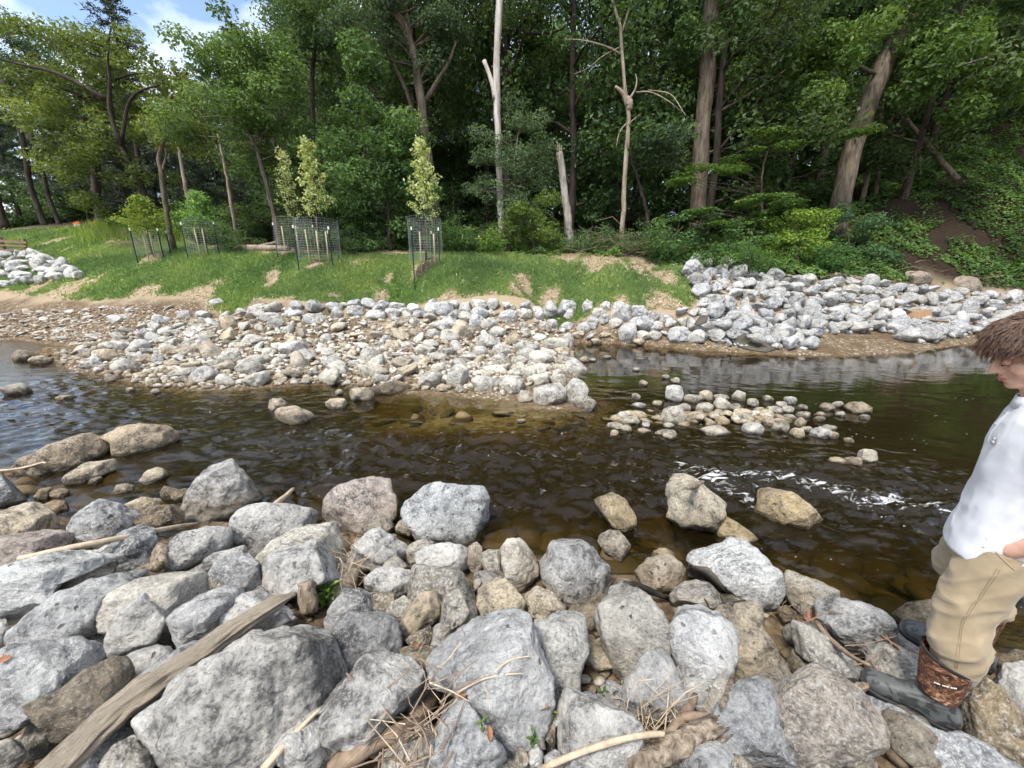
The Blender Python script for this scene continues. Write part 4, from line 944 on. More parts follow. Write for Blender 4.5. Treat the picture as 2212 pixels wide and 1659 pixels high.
def stone_label(what, pxy, area, c):
    x, y = pxy; t = tone_word(c); s = 'big' if area > 14000 else ('middling' if area > 6500 else 'small')
    if what == 'bar':
        zn = 'at the right tip of the bar' if x > 1150 and y > 780 else ('at the right back corner of the bar' if x > 1060 else ('on the front edge of the bar' if y > 800 else ('at the left end of the bar' if x < 330 else ('high on the bar below the grass' if y < 720 else 'in the middle of the bar'))))
        return f'{s} {t} river stone lying {zn}'
    if what == 'cluster':
        zn = 'at the left end of the midstream cluster' if x < 1440 else ('alone in the calm pool behind the cluster' if y < 820 else ('at the right end of the midstream cluster' if x > 1740 else ('on the front edge of the midstream cluster' if y > 905 else 'in the heart of the midstream cluster')))
        return f'{s} {t} river stone {zn}'
    if what == 'lip':
        zn = 'below the rightmost cage' if 860 < x < 1010 else ('below the bare straw tongue' if x < 1200 and x >= 1010 else ('near the apron corner' if x > 1400 else ('left of the rightmost cage' if x <= 860 else 'right of the bare straw tongue')))
        rw = 'top row' if y < 685 else 'lower row'
        return f'{s} {t} stone edging the grass bank, {rw}, {zn}'
    return f'{s} {t} stone in the stream {"far left" if x < 250 else ("before the bar middle" if x < 900 else "right of the sand flat")}'
A_MARKS = [(1500, 'the big straight trunk'), (1600, 'the beech sprays'), (1710, 'the yellow green bush'), (1840, 'the leaning trunk'), (1975, 'the left hill boulder'), (2090, 'the right hill boulder'), (2210, 'the right picture edge')]
B_MARKS = [(320, 'the leftmost cage'), (450, 'the second cage'), (570, 'the curved tree'), (690, 'the paired saplings'), (820, 'the low maple'), (925, 'the rightmost cage'), (1080, 'the white dead trunk'), (1220, 'the broken snag')]
def apron_zone(px, py):
    m = min(A_MARKS, key=lambda q: abs(q[0] - px))[1]
    return f"in the {'top' if py < 628 else ('upper' if py < 662 else ('lower' if py < 705 else 'waterside'))} apron below {m}"
def bar_zone(px, py):
    if px < 250: return 'near the left end of the bar'
    m = min(B_MARKS, key=lambda q: abs(q[0] - px))[1]
    return f"on the {'front edge' if py > 800 else ('top edge' if py < 712 else ('back half' if py < 755 else 'front half'))} of the bar below {m}"
def wall_zone(px, py):
    return ('below the leftmost lawn' if px < 760 else ('below the rightmost cage' if px < 1010 else ('below the bare straw tongue' if px < 1200 else ('near the apron corner' if px > 1400 else 'right of the bare straw tongue')))) + (', top row' if py < 685 else ', lower row')
def pile_zone(px, py): return 'at the top of the pile by the wooden rail' if py < 575 else ('at the tip of the pile by the wooden rail' if px > 90 else 'low in the pile by the wooden rail')
def flat_zone(px, py): return 'on the gravel flat, near the grass' if py < 695 else 'on the gravel flat, near the water'
def seen_at(p):
    x, y, z = p; t = y * CP + (CAM_H - z) * SP
    return CX + FPX * x / t, CY + FPX * ((CAM_H - z) * CP - y * SP) / t
taken = []
for what, pn, rows in LISTED:
    nm, lab, cat, grp = SPEC[what]
    for (cx, cy_, w, h, colr) in rows:
        lr = np.random.default_rng(int(cx * 7 + cy_ * 3 + w))
        j = lr.uniform(.8, .98)
        o = stone_from_outline(nm, to_px(pn, blob(cx, cy_, w, h, lr)), 4, 'bank' if what == 'lip' else 'foot', lr.uniform(.85, 1.1), 0, tuple(x * j for x in colr[:3]) + (colr[3],), extend=.3)
        pxy = to_px(pn, [(cx, cy_)])[0]
        tag(o, stone_label(what, pxy, w * h, colr), cat, grp)
        px = to_px(pn, [(cx, cy_), (cx + w, cy_ + h)])
        taken.append((o.location[0], o.location[1], max(w, h) * PANEL[pn][2] * 2211 / 2822 * np.hypot(*o.location[:2]) / FPX * .5))

# ---- loose stones scattered over the bar, the bank and the aprons
SHAPES = [free_stone('stone_shape', 4 if i < 10 else 3, 900 + i, [.75, .6, .85, .5][i % 4]) for i in range(16)]
FLATS = [free_stone('flat_stone_shape', 3, 950 + i, .38) for i in range(6)]
def scatter(region_px, sizes, want, min_gap, name, label, cat, group, tones, shapes=SHAPES, stain=.3, lift=.2, avoid=True, off=0.0, tries=14000, seed=1, zmin=None, stack=0.0, skew=1.6):
    lr = np.random.default_rng(seed)
    poly = [h[:2] for h in hits(region_px, off)]
    P = np.array(poly)
    lo, hi = P.min(0), P.max(0)
    got = []
    cand = lr.uniform(lo, hi, (tries, 2))
    cand = cand[in_poly(cand[:, 0], cand[:, 1], poly)]
    rad = np.sort(lr.uniform(0, 1, len(cand)) ** skew)[::-1]
    rad = sizes[0] + (sizes[1] - sizes[0]) * rad
    xs_, ys_, rs_ = [t[0] for t in taken] if avoid else [], [t[1] for t in taken] if avoid else [], [t[2] for t in taken] if avoid else []
    m0 = len(xs_)
    XYR = np.zeros((m0 + want, 3)); XYR[:m0, 0] = xs_; XYR[:m0, 1] = ys_; XYR[:m0, 2] = rs_
    cnt = m0
    for (x, y), s in zip(cand, rad):
        if len(got) >= want: break
        A = XYR[:cnt]
        if cnt and np.any((A[:, 0] - x) ** 2 + (A[:, 1] - y) ** 2 < ((A[:, 2] + s * .5) * min_gap) ** 2): continue
        XYR[cnt] = (x, y, s * .5); cnt += 1
        got.append((x, y, s))
    out = []
    for x, y, s in got:
        me = shapes[lr.integers(len(shapes))]
        o = bpy.data.objects.new(name, me); COL.objects.link(o)
        if len(me.materials) == 0: me.materials.append(ROCK)
        o.location = (x, y, max(ground(x, y), -.1) + s * lift + lr.uniform(0, stack))
        o.rotation_euler = (lr.uniform(-.45, .45), lr.uniform(-.45, .45), lr.uniform(0, 6.28))
        o.scale = [s * lr.uniform(.9, 1.15)] * 3
        c = tones[lr.integers(len(tones))]; j = lr.uniform(.76, 1.06)
        o.color = (c[0] * j, c[1] * j, c[2] * j, stain)
        zn = label(*seen_at(o.location)) if callable(label) else label
        tag(o, f"{'big' if s > sizes[0] + .55 * (sizes[1] - sizes[0]) else ('middling' if s > sizes[0] + .2 * (sizes[1] - sizes[0]) else 'small')} {tone_word(c)} {name.replace('_', ' ')} {zn}", cat, group)
        out.append(o)
    return out

APRON = [(1478,590),(1490,572),(1560,578),(1640,600),(1750,612),(1900,620),(2000,632),(2100,645),(2211,642),(2330,650),(2330,715),(2211,712),(2100,722),(1990,745),(1890,715),(1760,720),(1745,755),(1650,757),(1560,748),(1510,735),(1515,690),(1508,640)]
scatter(APRON, (.28, .72), 300, .72, 'riprap_stone', apron_zone, 'stone', 'stones of the right-hand apron', [(.39,.39,.385,.2), (.33,.335,.34,.2), (.37,.38,.39,.2), (.44,.44,.435,.2), (.40,.39,.37,.2)], avoid=False, seed=3, lift=.26, stain=.55, tries=40000)
WALL = [(560,672),(700,666),(900,668),(1100,668),(1300,668),(1500,680),(1510,745),(1400,742),(1250,735),(1230,700),(1000,700),(800,690),(600,690)]
scatter(WALL, (.3, .62), 110, .8, 'bank_stone', wall_zone, 'stone', 'stones edging the grass bank', [GREY, BLUE, WHITE, PALE], seed=4, lift=.22, stain=.5)
PILE = [(-40,548),(60,550),(110,562),(165,590),(172,602),(90,612),(0,622),(-60,625)]
scatter(PILE, (.35, .8), 75, .85, 'riprap_stone', pile_zone, 'stone', 'stones of the pile by the wooden rail', [WHITE, GREY, (.56,.56,.56,.1)], avoid=False, seed=5, lift=.22, stain=0)
BAR = [(100,770),(200,752),(300,706),(400,684),(560,678),(800,690),(1000,700),(1220,705),(1240,770),(1250,810),(1100,855),(900,845),(700,828),(480,842),(330,838),(250,818),(140,788)]
scatter(BAR, (.15, .62), 300, .95, 'cobble', bar_zone, 'cobble', 'larger cobbles of the bar', [MIDW, MIDG, MIDG, MIDT, GREY, (.38,.325,.25,.5)], shapes=SHAPES + FLATS + FLATS, seed=6, lift=.15, stain=.45, skew=14, tries=30000)
DRY = [(120,672),(350,662),(420,672),(300,705),(180,750),(60,730),(0,728),(0,680)]
scatter(DRY, (.12, .4), 40, 1.6, 'cobble', flat_zone, 'cobble', 'cobbles on the gravel flat', [MIDW, MIDG, MIDT], shapes=FLATS, seed=8, lift=.08, stain=.4)

def pebble_field(name, label, region_px, count, sizes, seed, tones, flat=.6, zoff=.0, level=2, off=0.0, region=None, dens=None):
    """many small stones nobody would count, one mesh"""
    lr = np.random.default_rng(seed)
    poly = region if region is not None else [h[:2] for h in hits(region_px, off)]
    P = np.array(poly); lo, hi = P.min(0), P.max(0)
    c = lr.uniform(lo, hi, (count * 8, 2)); c = c[in_poly(c[:, 0], c[:, 1], poly)]
    # thin out with distance so that the near ones are not sparse
    w = np.clip((np.hypot(c[:, 0], c[:, 1]).min() + 3) / (np.hypot(c[:, 0], c[:, 1]) + 3), 0, 1) ** 1.2
    if dens is not None: w = w * dens(c[:, 0], c[:, 1])
    c = c[lr.random(len(c)) < w][:count]
    base = []
    dirs, F = ico(level)
    for k in range(10):
        r = np.ones(len(dirs)); l2 = np.random.default_rng(seed * 31 + k)
        for _ in range(8):
            nn = l2.normal(size=3); nn /= np.linalg.norm(nn); r = soft_cut(r, dirs, nn, l2.uniform(.5, .95), 50)
        base.append(dirs * r[:, None] * np.array([1, l2.uniform(.6, .95), flat * l2.uniform(.7, 1.2)]) * .5)
    V, FF, T = [], [], []
    s = sizes[0] + (sizes[1] - sizes[0]) * lr.random(len(c)) ** 2.2
    z = ground(c[:, 0], c[:, 1])
    for i, (x, y) in enumerate(c):
        a = lr.uniform(0, 6.28); t1, t2 = lr.uniform(-.4, .4, 2)
        R = np.array(Matrix.Rotation(a, 3, 'Z') @ Matrix.Rotation(t1, 3, 'X') @ Matrix.Rotation(t2, 3, 'Y'))
        V.append(base[i % 10] @ R.T * s[i] + [x, y, z[i] + s[i] * .12 + zoff]); FF.append(F + i * len(dirs))
        T.append(np.full(len(dirs), lr.random()))
    me = mesh_np(name, np.concatenate(V), np.concatenate(FF), {'tint': np.concatenate(T)}, True)
    m, nt = mat_new(name + '_stone'); k = N(nt)
    pos = k.n('ShaderNodeNewGeometry').outputs['Position']
    zz = k.n('ShaderNodeSeparateXYZ', i_0=pos).outputs[2]
    n2 = k.noise(pos, 22, 6, 0.65)
    col = k.cols(k.attr('tint'), [(j / (len(tones) - 1), t[:3]) for j, t in enumerate(tones)])
    col = k.mix(1.0, col, k.cols(n2, [(.3, (.6, .6, .6)), (.7, (1.3, 1.3, 1.28))]), 'MULTIPLY')
    st = k.ramp(k.math('ADD', zz, k.math('MULTIPLY', k.math('SUBTRACT', n2, .5), .25)), .16, .02)
    col = k.mix(k.math('MULTIPLY', st, .75), col, C(.13, .095, .05))
    wet = k.ramp(zz, .03, .0)
    col = k.mix(k.math('MULTIPLY', wet, .6), col, C(.045, .03, .014))
    k.out(k.bsdf(col, 0.85, k.bump(n2, .6, .02), .25))
    o = obj(name, me, m)
    return tag(o, label, kind='stuff')

def near_zone(px, py):
    r = 'left' if px < 600 else ('middle' if px < 1300 else 'right')
    return f'wedged low between the near boulders, {r} part, ' + ('by the water' if py < 1300 else ('halfway up' if py < 1470 else 'at the bottom'))
scatter([(0,1160),(300,1180),(700,1190),(1000,1240),(1500,1300),(1900,1400),(2150,1480),(2200,1640),(0,1650)], (.13, .3), 85, 1.05, 'bank_cobble', near_zone, 'stone', 'stones wedged between the near boulders', [GREY, BLUE, PALE, TAN, (.36,.32,.26,.5), DARK], avoid=False, seed=12, lift=-.12, stain=.6)
pebble_field('bar_pebbles', 'small bleached pebbles filling the stony bar', BAR, 7500, (.05, .24), 21, [(.14,.10,.065), (.27,.215,.15), (.37,.32,.25), (.45,.42,.36), (.54,.52,.48)])
pebble_field('gravel', 'brown gravel on the flat below the grass', DRY, 2600, (.03, .17), 22, [(.13,.09,.06), (.24,.18,.13), (.38,.32,.25), (.52,.48,.42)], flat=.5)
NEARB = [(-4.5,0.3),(4.2,0.3),(4.2,1.8),(2.6,2.2),(1.2,2.5),(-.3,2.9),(-2,3.2),(-4.5,4.0)]
pebble_field('bank_gravel', 'small stones and grit between the near boulders', None, 2600, (.02, .12), 23, [(.07,.05,.035), (.15,.115,.08), (.25,.21,.16), (.38,.35,.3)], region=NEARB, zoff=-.1)
BED = [tuple(p) for p in [at_z(q[0], q[1], 0)[:2] for q in [(0,1060),(500,1090),(860,1130),(1330,1220),(1800,1300),(2211,1380),(2211,780),(1900,800),(1300,780),(1290,900),(1000,880),(600,860),(300,860),(0,830)]]]
pebble_field('bed_stones', 'brown stones lying under the stream water', None, 1500, (.06, .5), 24, [(.10,.07,.03), (.2,.15,.07), (.3,.23,.11), (.4,.33,.2)], flat=.42, zoff=-.02, region=BED, dens=lambda x, y: 1.0)
AP_SM = APRON
pebble_field('apron_rubble', 'small broken stone between the apron stones', AP_SM, 1500, (.1, .34), 25, [(.28,.27,.25), (.4,.4,.4), (.5,.5,.5)])
pebble_field('cluster_pebbles', 'small stones filling the midstream cluster', [(1330,905),(1400,870),(1440,850),(1560,845),(1700,870),(1840,895),(1880,905),(1800,935),(1700,945),(1560,935),(1400,945),(1320,930)], 650, (.12, .34), 26, [(.3,.25,.17), (.42,.37,.28), (.54,.51,.44)], zoff=.13, level=2)
# ------------------------------------------------------------------ trees
def wander(p0, p1, n, amp, lr):
    t = np.linspace(0, 1, n)[:, None]
    p = np.asarray(p0) * (1 - t) + np.asarray(p1) * t
    p[1:-1] += np.cumsum(lr.normal(size=(n - 2, 3)) * amp, 0) * np.sin(np.pi * t[1:-1])
    return p

def clump_leaves(name, centres, radii, per, leaf, lr, tint0=.5, up=.55, width=.55, shell=.35, spread=.16):
    """leaf-sized faces spread round many small clump centres"""
    P, Nn, T = [], [], []
    for c, r, n in zip(centres, radii, per):
        d = lr.normal(size=(n, 3)); d /= np.linalg.norm(d, axis=1)[:, None]
        rad = lr.random(n) ** shell
        q = d * rad[:, None] * np.asarray(r)
        P.append(np.asarray(c) + q)
        Nn.append(d * .55 + lr.normal(size=(n, 3)) * .55 + [0, 0, up])
        T.append(np.clip(tint0 + lr.normal() * .12 + lr.normal(size=n) * spread, 0, 1))
    P = np.concatenate(P); n = len(P)
    return leaves_mesh(name, P, np.concatenate(Nn), leaf * np.clip(lr.normal(1, .25, n), .5, 1.6), width, np.concatenate(T))

def broadleaf(seed, H, c0, R, limbs=16, leaf=.2, leaves=16000, r0=.24, lean=.5):
    """a tree of its own: trunk with limbs and a crown of leaf clumps (local, base at the origin)"""
    lr = np.random.default_rng(seed)
    mb = MB()
    top = np.array([lr.normal() * lean, lr.normal() * lean, H * .93])
    tr = wander((0, 0, -.3), top, 9, .12, lr)
    mb.tube(tr, np.linspace(r0, r0 * .18, 9) * np.array([1.35] + [1] * 8), 9, False)
    cs, rs = [], []
    for i in range(limbs):
        f = c0 + (0.97 - c0) * (i + lr.random() * .6) / limbs
        k = f * 8; a = int(k); b = tr[a] * (1 - (k - a)) + tr[min(a + 1, 8)] * (k - a)
        az = i * 2.4 + lr.normal() * .4
        prof = math.sin(min(1, (f - c0) / (1 - c0) * .8 + .25) * math.pi) ** .6
        L = R * (0.55 + .6 * lr.random()) * max(prof, .3)
        el = lr.uniform(.05, .75)
        e = b + np.array([math.cos(az) * math.cos(el), math.sin(az) * math.cos(el), math.sin(el)]) * L
        lm = wander(b, e, 6, L * .05, lr)
        mb.tube(lm, np.linspace(r0 * .34 * (1.2 - f), .015, 6) + .01, 5, False)
        for j in range(4):
            t = .35 + .65 * (j + lr.random()) / 4
            m = lm[int(t * 5)]
            az2 = az + lr.normal() * .9; l2 = L * lr.uniform(.25, .5)
            e2 = m + np.array([math.cos(az2), math.sin(az2), lr.uniform(-.2, .5)]) * l2
            mb.tube(np.array([m, (m + e2) / 2 + lr.normal(size=3) * .05 * l2, e2]), [.03, .02, .01], 4, False)
            cs += [e2, (m + e2) / 2]; rs += [lr.uniform(.75, 1.25) * R * .24, lr.uniform(.6, 1.0) * R * .22]
        cs.append(e); rs.append(R * .25 * lr.uniform(.8, 1.2))
    cs = np.array(cs); rs = np.array(rs)[:, None] * np.array([1.15, 1.15, .7])
    per = np.maximum(20, (leaves * (rs[:, 0] ** 2) / (rs[:, 0] ** 2).sum())).astype(int)
    return mb.mesh('trunk'), clump_leaves('crown', cs, rs, per, leaf, lr)

def conifer(seed, H, c0, R, leaves=15000, r0=.22):
    lr = np.random.default_rng(seed)
    mb = MB()
    tr = wander((0, 0, -.3), (lr.normal() * .4, lr.normal() * .4, H), 8, .08, lr)
    mb.tube(tr, np.linspace(r0, .03, 8), 8, False)
    P, Nn, S, T = [], [], [], []
    nb = 64
    for i in range(nb):
        f = c0 + (1 - c0) * (i + lr.random()) / nb
        k = f * 7; a = min(int(k), 6); b = tr[a] * (1 - (k - a)) + tr[a + 1] * (k - a)
        az = i * 2.4 + lr.normal() * .3
        L = R * (1.08 - (f - c0) / (1 - c0)) * lr.uniform(.6, 1.15) + .3
        el = lr.uniform(-.1, .45)
        d = np.array([math.cos(az) * math.cos(el), math.sin(az) * math.cos(el), math.sin(el)])
        e = b + d * L
        br = wander(b, e, 5, L * .03, lr); br[-1, 2] += L * .08
        mb.tube(br, np.linspace(.045, .008, 5), 4, False)
        n = int(leaves / nb * (.4 + L / R))
        t = lr.random(n) ** .7
        base = br[np.minimum((t * 4).astype(int), 3)] * (1 - (t * 4 % 1))[:, None] + br[np.minimum((t * 4).astype(int) + 1, 4)] * (t * 4 % 1)[:, None]
        off = lr.normal(size=(n, 3)) * np.array([.34, .34, .13]) * (.35 + L * .16)
        P.append(base + off); S.append(d * .6 + off * 1.2 + lr.normal(size=(n, 3)) * .5)
        Nn.append(lr.normal(size=(n, 3)) + [0, 0, .8])
        T.append(np.clip(.45 + lr.normal() * .15 + lr.normal(size=n) * .16, 0, 1))
    P = np.concatenate(P)
    return mb.mesh('trunk'), leaves_mesh('crown', P, np.concatenate(Nn), .34 * np.clip(lr.normal(1, .2, len(P)), .5, 1.5), .2, np.concatenate(T), np.concatenate(S))

def shrub(seed, H, R, leaves, leaf, stems=7):
    lr = np.random.default_rng(seed)
    mb = MB(); cs, rs = [], []
    for i in range(stems):
        az = i * 2.4 + lr.normal() * .3; s = lr.uniform(.35, 1) * R
        e = np.array([math.cos(az) * s, math.sin(az) * s, H * lr.uniform(.55, 1) * (1.1 - .4 * s / R)])
        st = wander((lr.normal() * .08, lr.normal() * .08, -.1), e, 6, .05 * H, lr)
        mb.tube(st, np.linspace(.03, .008, 6), 5, False)
        for j in range(7):
            t = lr.uniform(.3, 1.0); m = st[int(t * 5)] + lr.normal(size=3) * np.array([.3, .3, .18]) * R
            m[2] = max(m[2], .12 * H)
            cs.append(m); rs.append(R * lr.uniform(.2, .36))
    rs = np.array(rs)[:, None] * np.array([1.2, 1.2, .6])
    per = np.maximum(15, leaves * rs[:, 0] ** 2 / (rs[:, 0] ** 2).sum()).astype(int)
    return mb.mesh('stem'), clump_leaves('foliage', np.array(cs), rs, per, leaf, lr)

def put_tree(name, label, cat, group, loc, wood, leaf, bark, lmat, scale=1.0, rz=0.0, tone=(1, 1, 1), tilt=(0, 0)):
    e = empty(name, loc, rz)
    e.rotation_euler = (tilt[0], tilt[1], rz)
    e.scale = (scale,) * 3 if np.isscalar(scale) else scale
    obj(wood.name.split('.')[0], wood, bark, e)
    if leaf is not None: obj(leaf.name.split('.')[0], leaf, lmat, e, color=tone)
    return tag(e, label, cat, group)

# ---- trees that stand in for themselves: trunks and crown masses follow the photograph, each at its own distance
def path_at(pts, y0, drift=0.0):
    return np.array([at_y(px, py, y0 + drift * i / max(1, len(pts) - 1)) for i, (px, py) in enumerate(pts)])

def resample(p, n):
    p = np.asarray(p, float); s = np.concatenate([[0], np.cumsum(np.linalg.norm(np.diff(p, axis=0), axis=1))])
    q = np.linspace(0, s[-1], n)
    out = np.stack([np.interp(q, s, p[:, k]) for k in range(3)], 1)
    for _ in range(2): out[1:-1] = (out[:-2] + 2 * out[1:-1] + out[2:]) / 4
    return out

def crown_px(masses, y0, depth, total, leaf, lr, up=.5, tint0=.5, sub=(.5, .95), flat=.65, width=.55, dens=1.0):
    """masses: (px, py, half width, half height[, distance offset]) - leaf clumps filling each mass in depth too"""
    cs, rs = [], []
    for ms in masses:
        px, py, hw, hh = ms[:4]; dy = ms[4] if len(ms) > 4 else 0.0
        c = at_y(px, py, y0 + dy)
        m = (c[1] * CP + (CAM_H - c[2]) * SP) / FPX * .95
        A = hw * hh * m * m
        k = max(3, int(A * 1.7 * dens / (np.mean(sub) ** 2)))
        for _ in range(k):
            while True:
                q = lr.uniform(-1, 1, 3)
                if q @ q <= 1: break
            cs.append(c + q * np.array([hw * m, min(depth, (hw + hh) * m * .6), hh * m])); s = lr.uniform(*sub)
            rs.append([s * 1.15, s * 1.1, s * flat])
    rs = np.array(rs)
    per = np.maximum(8, total * rs[:, 0] ** 2 / (rs[:, 0] ** 2).sum()).astype(int)
    return np.array(cs), clump_leaves('crown', np.array(cs), rs, per, leaf, lr, tint0, up, width)

def photo_tree(name, label, cat, trunk, y0, widths, bark, masses=None, lmat=None, total=8000, leaf=.16, limbs=(), seed=1, depth=2.5, drift=0.0, above=None, tone=(1, 1, 1), twigs=True, jag=False, tint0=.5, flat=.65, sub=(.5, .95), up=.5, group=None, dens=1.0, sink=True):
    lr = np.random.default_rng(seed)
    p = path_at(trunk, y0, drift)
    if above is not None: p = np.concatenate([p, [p[-1] + np.asarray(above, float)]])
    base = p[0].copy(); base[2] = min(base[2], ground(base[0], base[1]))
    if sink: p[0, 2] = base[2] - .15
    sc = (base[1] * CP + (CAM_H - base[2]) * SP) / FPX * .92
    n = 22
    q = resample(p, n)
    q[1:-1] += lr.normal(size=(n - 2, 3)) * .015
    w = np.interp(np.linspace(0, 1, n), np.linspace(0, 1, len(widths)), widths) * sc / 2
    w[0] *= 1.35; w[1] *= 1.12
    mb = MB()
    mb.tube(q - base, w, 12, True, .04)
    if jag:                                   # splintered top
        for k in range(7):
            a = k * .9; o = np.array([math.cos(a), math.sin(a), 0]) * w[-1] * .7
            mb.tube(np.array([q[-1] - base + o * 1.0 - [0, 0, .15], q[-1] - base + o * .9 + [0, 0, lr.uniform(.05, .5)]]), [w[-1] * .35, .01], 5, True)
    for lm in limbs:
        lp = path_at(lm['p'], y0 + lm.get('dy0', 0), lm.get('dy', 0.0)) - base
        lw = np.asarray(lm['w'], float) * sc / 2
        lq = resample(lp, 10)
        mb.tube(lq, np.interp(np.linspace(0, 1, 10), np.linspace(0, 1, len(lw)), lw), 7, True)
    me_leaf = None
    if masses:
        cs, me_leaf = crown_px(masses, y0, depth, total, leaf, lr, up, tint0, sub, flat, dens=dens)
        if twigs:                             # boughs from the trunk into the clumps
            for c in cs[:: max(1, len(cs) // 40)]:
                d = np.linalg.norm(q - c, axis=1) + np.where(q[:, 2] > c[2] - .2, 2.5, 0)
                k = int(np.argmin(d))
                if d[k] < 9: mb.tube(wander(q[k] - base, c - base, 5, .08, lr), np.linspace(min(w[k] * .35, .07), .01, 5), 4, False)
        v = np.empty(len(me_leaf.vertices) * 3, np.float32); me_leaf.vertices.foreach_get('co', v)
        me_leaf.vertices.foreach_set('co', (v.reshape(-1, 3) - base.astype(np.float32)).ravel()); me_leaf.update()
    e = empty(name, base)
    obj('trunk', mb.mesh('trunk'), bark, e)
    if me_leaf is not None: obj('crown', me_leaf, lmat, e, color=tone)
    return tag(e, label, cat, group)

DEAD_MID = mat_bark('dead_wood_grey', (.16, .14, .115), (.42, .385, .34), 7.0, .7)
photo_tree('oak_tree', 'spreading yellow green oak with crooked dark limbs on the far lawn', 'tree', [(330,500),(322,450),(297,382),(273,340),(245,260),(232,227),(241,170),(228,130),(240,60)], 27, [17,14,12,9,6,3], BARK_DARK,
  [(60,90,110,45),(150,130,120,60),(90,200,120,70),(220,210,110,60),(300,150,90,60),(330,230,90,60),(200,300,130,60),(110,330,70,40),(260,360,90,45),(180,390,70,40),(330,310,60,40),(190,70,50,30),(170,430,50,25),(370,180,50,40),(30,150,60,40)],
  LEAF_OAK, 20000, .2, [dict(p=[(229,215),(177,184),(117,152),(46,142),(-20,120)], w=[8,7,5,3], dy0=-2.5), dict(p=[(262,310),(276,213),(298,195),(345,184)], w=[7,6,5,3], dy0=-2.5), dict(p=[(262,315),(234,240),(232,227),(241,170),(226,125),(235,100)], w=[9,8,8,6,4,2], dy0=-2.6), dict(p=[(241,175),(280,160),(330,158)], w=[5,4,2], dy=-1), dict(p=[(200,193),(240,150),(225,130)], w=[3,3,2])], 11, 3.5)
photo_tree('forked_tree', 'bare lower trunk of the crooked tree behind the left cage', 'tree', [(372,530),(358,453),(349,372),(340,336),(354,301),(372,269),(380,200)], 21.2, [13,11,10,9,6,4], BARK,
  [(360,250,60,40),(330,300,40,25),(400,300,50,30)], LEAF_OAK, 2200, .15, [dict(p=[(349,372),(362,330),(352,315)], w=[6,5,2]), dict(p=[(350,300),(375,275),(380,255)], w=[5,4,2])], 12, 1.5)
photo_tree('curved_tree', 'fresh green tree on a slender curved trunk at the wood edge', 'tree', [(604,525),(591,457),(575,400),(563,358),(549,305),(524,262),(500,200),(510,120)], 20.5, [11,10,9,8,6,4], BARK,
  [(470,120,90,55),(560,130,80,60),(450,210,80,60),(560,230,90,60),(620,170,60,60),(500,300,80,40),(600,310,60,50),(420,290,50,40),(640,260,50,50),(480,70,80,40)],
  LEAF_DEEP, 15000, .16, [dict(p=[(549,305),(600,260),(640,230)], w=[5,4,2]), dict(p=[(524,262),(470,250),(430,255)], w=[4,3,2])], 13, 2.5, tone=(1.5, 1.45, 1.2))
photo_tree('maple_tree', 'dense low maple with leaves down to the grass', 'tree', [(843,542),(841,500),(836,420),(825,320),(810,220),(800,150)], 19.9, [9,8,7,5,3], BARK_DARK,
  [(800,170,55,45),(770,240,70,50),(850,250,60,50),(740,310,60,50),(820,330,80,60),(890,330,40,50),(750,400,70,50),(850,410,80,50),(720,460,50,40),(790,480,60,35),(900,440,45,45),(770,130,30,25),(880,490,40,25)],
  LEAF_DEEP, 16000, .17, (), 14, 2.2, tone=(1.35, 1.4, 1.25))
photo_tree('tall_forest_tree', 'tall grey brown trunk forking left at the top behind the middle sapling', 'tree', [(942,525),(935,390),(918,319),(911,220),(896,124),(886,71),(865,39),(836,0)], 22, [25,22,20,18,15,13,12], BARK,
  [(780,60,90,50),(860,30,90,40),(940,60,70,50),(960,120,50,40),(820,120,60,35),(990,60,50,50),(900,-20,120,40)], LEAF_BLUE, 9000, .17, [dict(p=[(921,216),(950,166),(971,135),(985,90)], w=[11,9,7,4], dy=-.5), dict(p=[(905,330),(900,276),(882,198),(854,149),(830,90)], w=[14,12,10,8,4], dy0=.8)], 15, 3, above=(-2.5, .5, 4), tone=(.9, .95, .9))
photo_tree('dead_snag', 'tall bleached white dead trunk with a broken side fork', 'dead tree', [(1084,528),(1081,460),(1077,354),(1075,283),(1074,230),(1070,159),(1075,71),(1079,0)], 20.6, [15,14,14,14,14,12], DEAD,
  None, None, limbs=[dict(p=[(1070,215),(1066,191),(1056,159),(1045,131)], w=[13,10,9,9])], seed=16, above=(.1, 0, 2.5))
photo_tree('broken_snag', 'short broken grey snag with a splintered top', 'dead tree', [(1235,540),(1222,443),(1212,354),(1208,330)], 19.6, [21,18,16,15], DEAD_MID, None, None, seed=17, jag=True)
photo_tree('dead_sapling', 'thin bare tan dead tree with crooked top and a swollen knot', 'dead tree', [(1343,540),(1346,425),(1353,319),(1359,248),(1357,220),(1345,180),(1343,117),(1344,71),(1323,0)], 19.3, [11,11,10,10,9,7,6,5], DEAD_TAN, None, None,
  limbs=[dict(p=[(1341,118),(1325,108),(1307,99),(1254,85),(1217,85)], w=[4,4,3,2,1], dy=-1), dict(p=[(1344,67),(1352,40),(1364,0),(1368,-30)], w=[4,4,3,3]), dict(p=[(1357,262),(1337,284),(1330,320)], w=[3,3,1]), dict(p=[(1358,215),(1372,195),(1376,172),(1372,160)], w=[5,4,3,2]),
         dict(p=[(1356,228),(1345,200),(1328,187)], w=[12,9,6]), dict(p=[(1352,212),(1360,222),(1358,238)], w=[13,17,12]), dict(p=[(1360,265),(1385,245)], w=[3,1]), dict(p=[(1374,200),(1400,195),(1440,215),(1470,240)], w=[3,2,2,1], dy=-1), dict(p=[(1400,195),(1450,200),(1480,250)], w=[2,2,1], dy=-1.5),
         dict(p=[(1343,100),(1300,120),(1270,150),(1240,160)], w=[2,2,1,1], dy=-1.5)], seed=18)
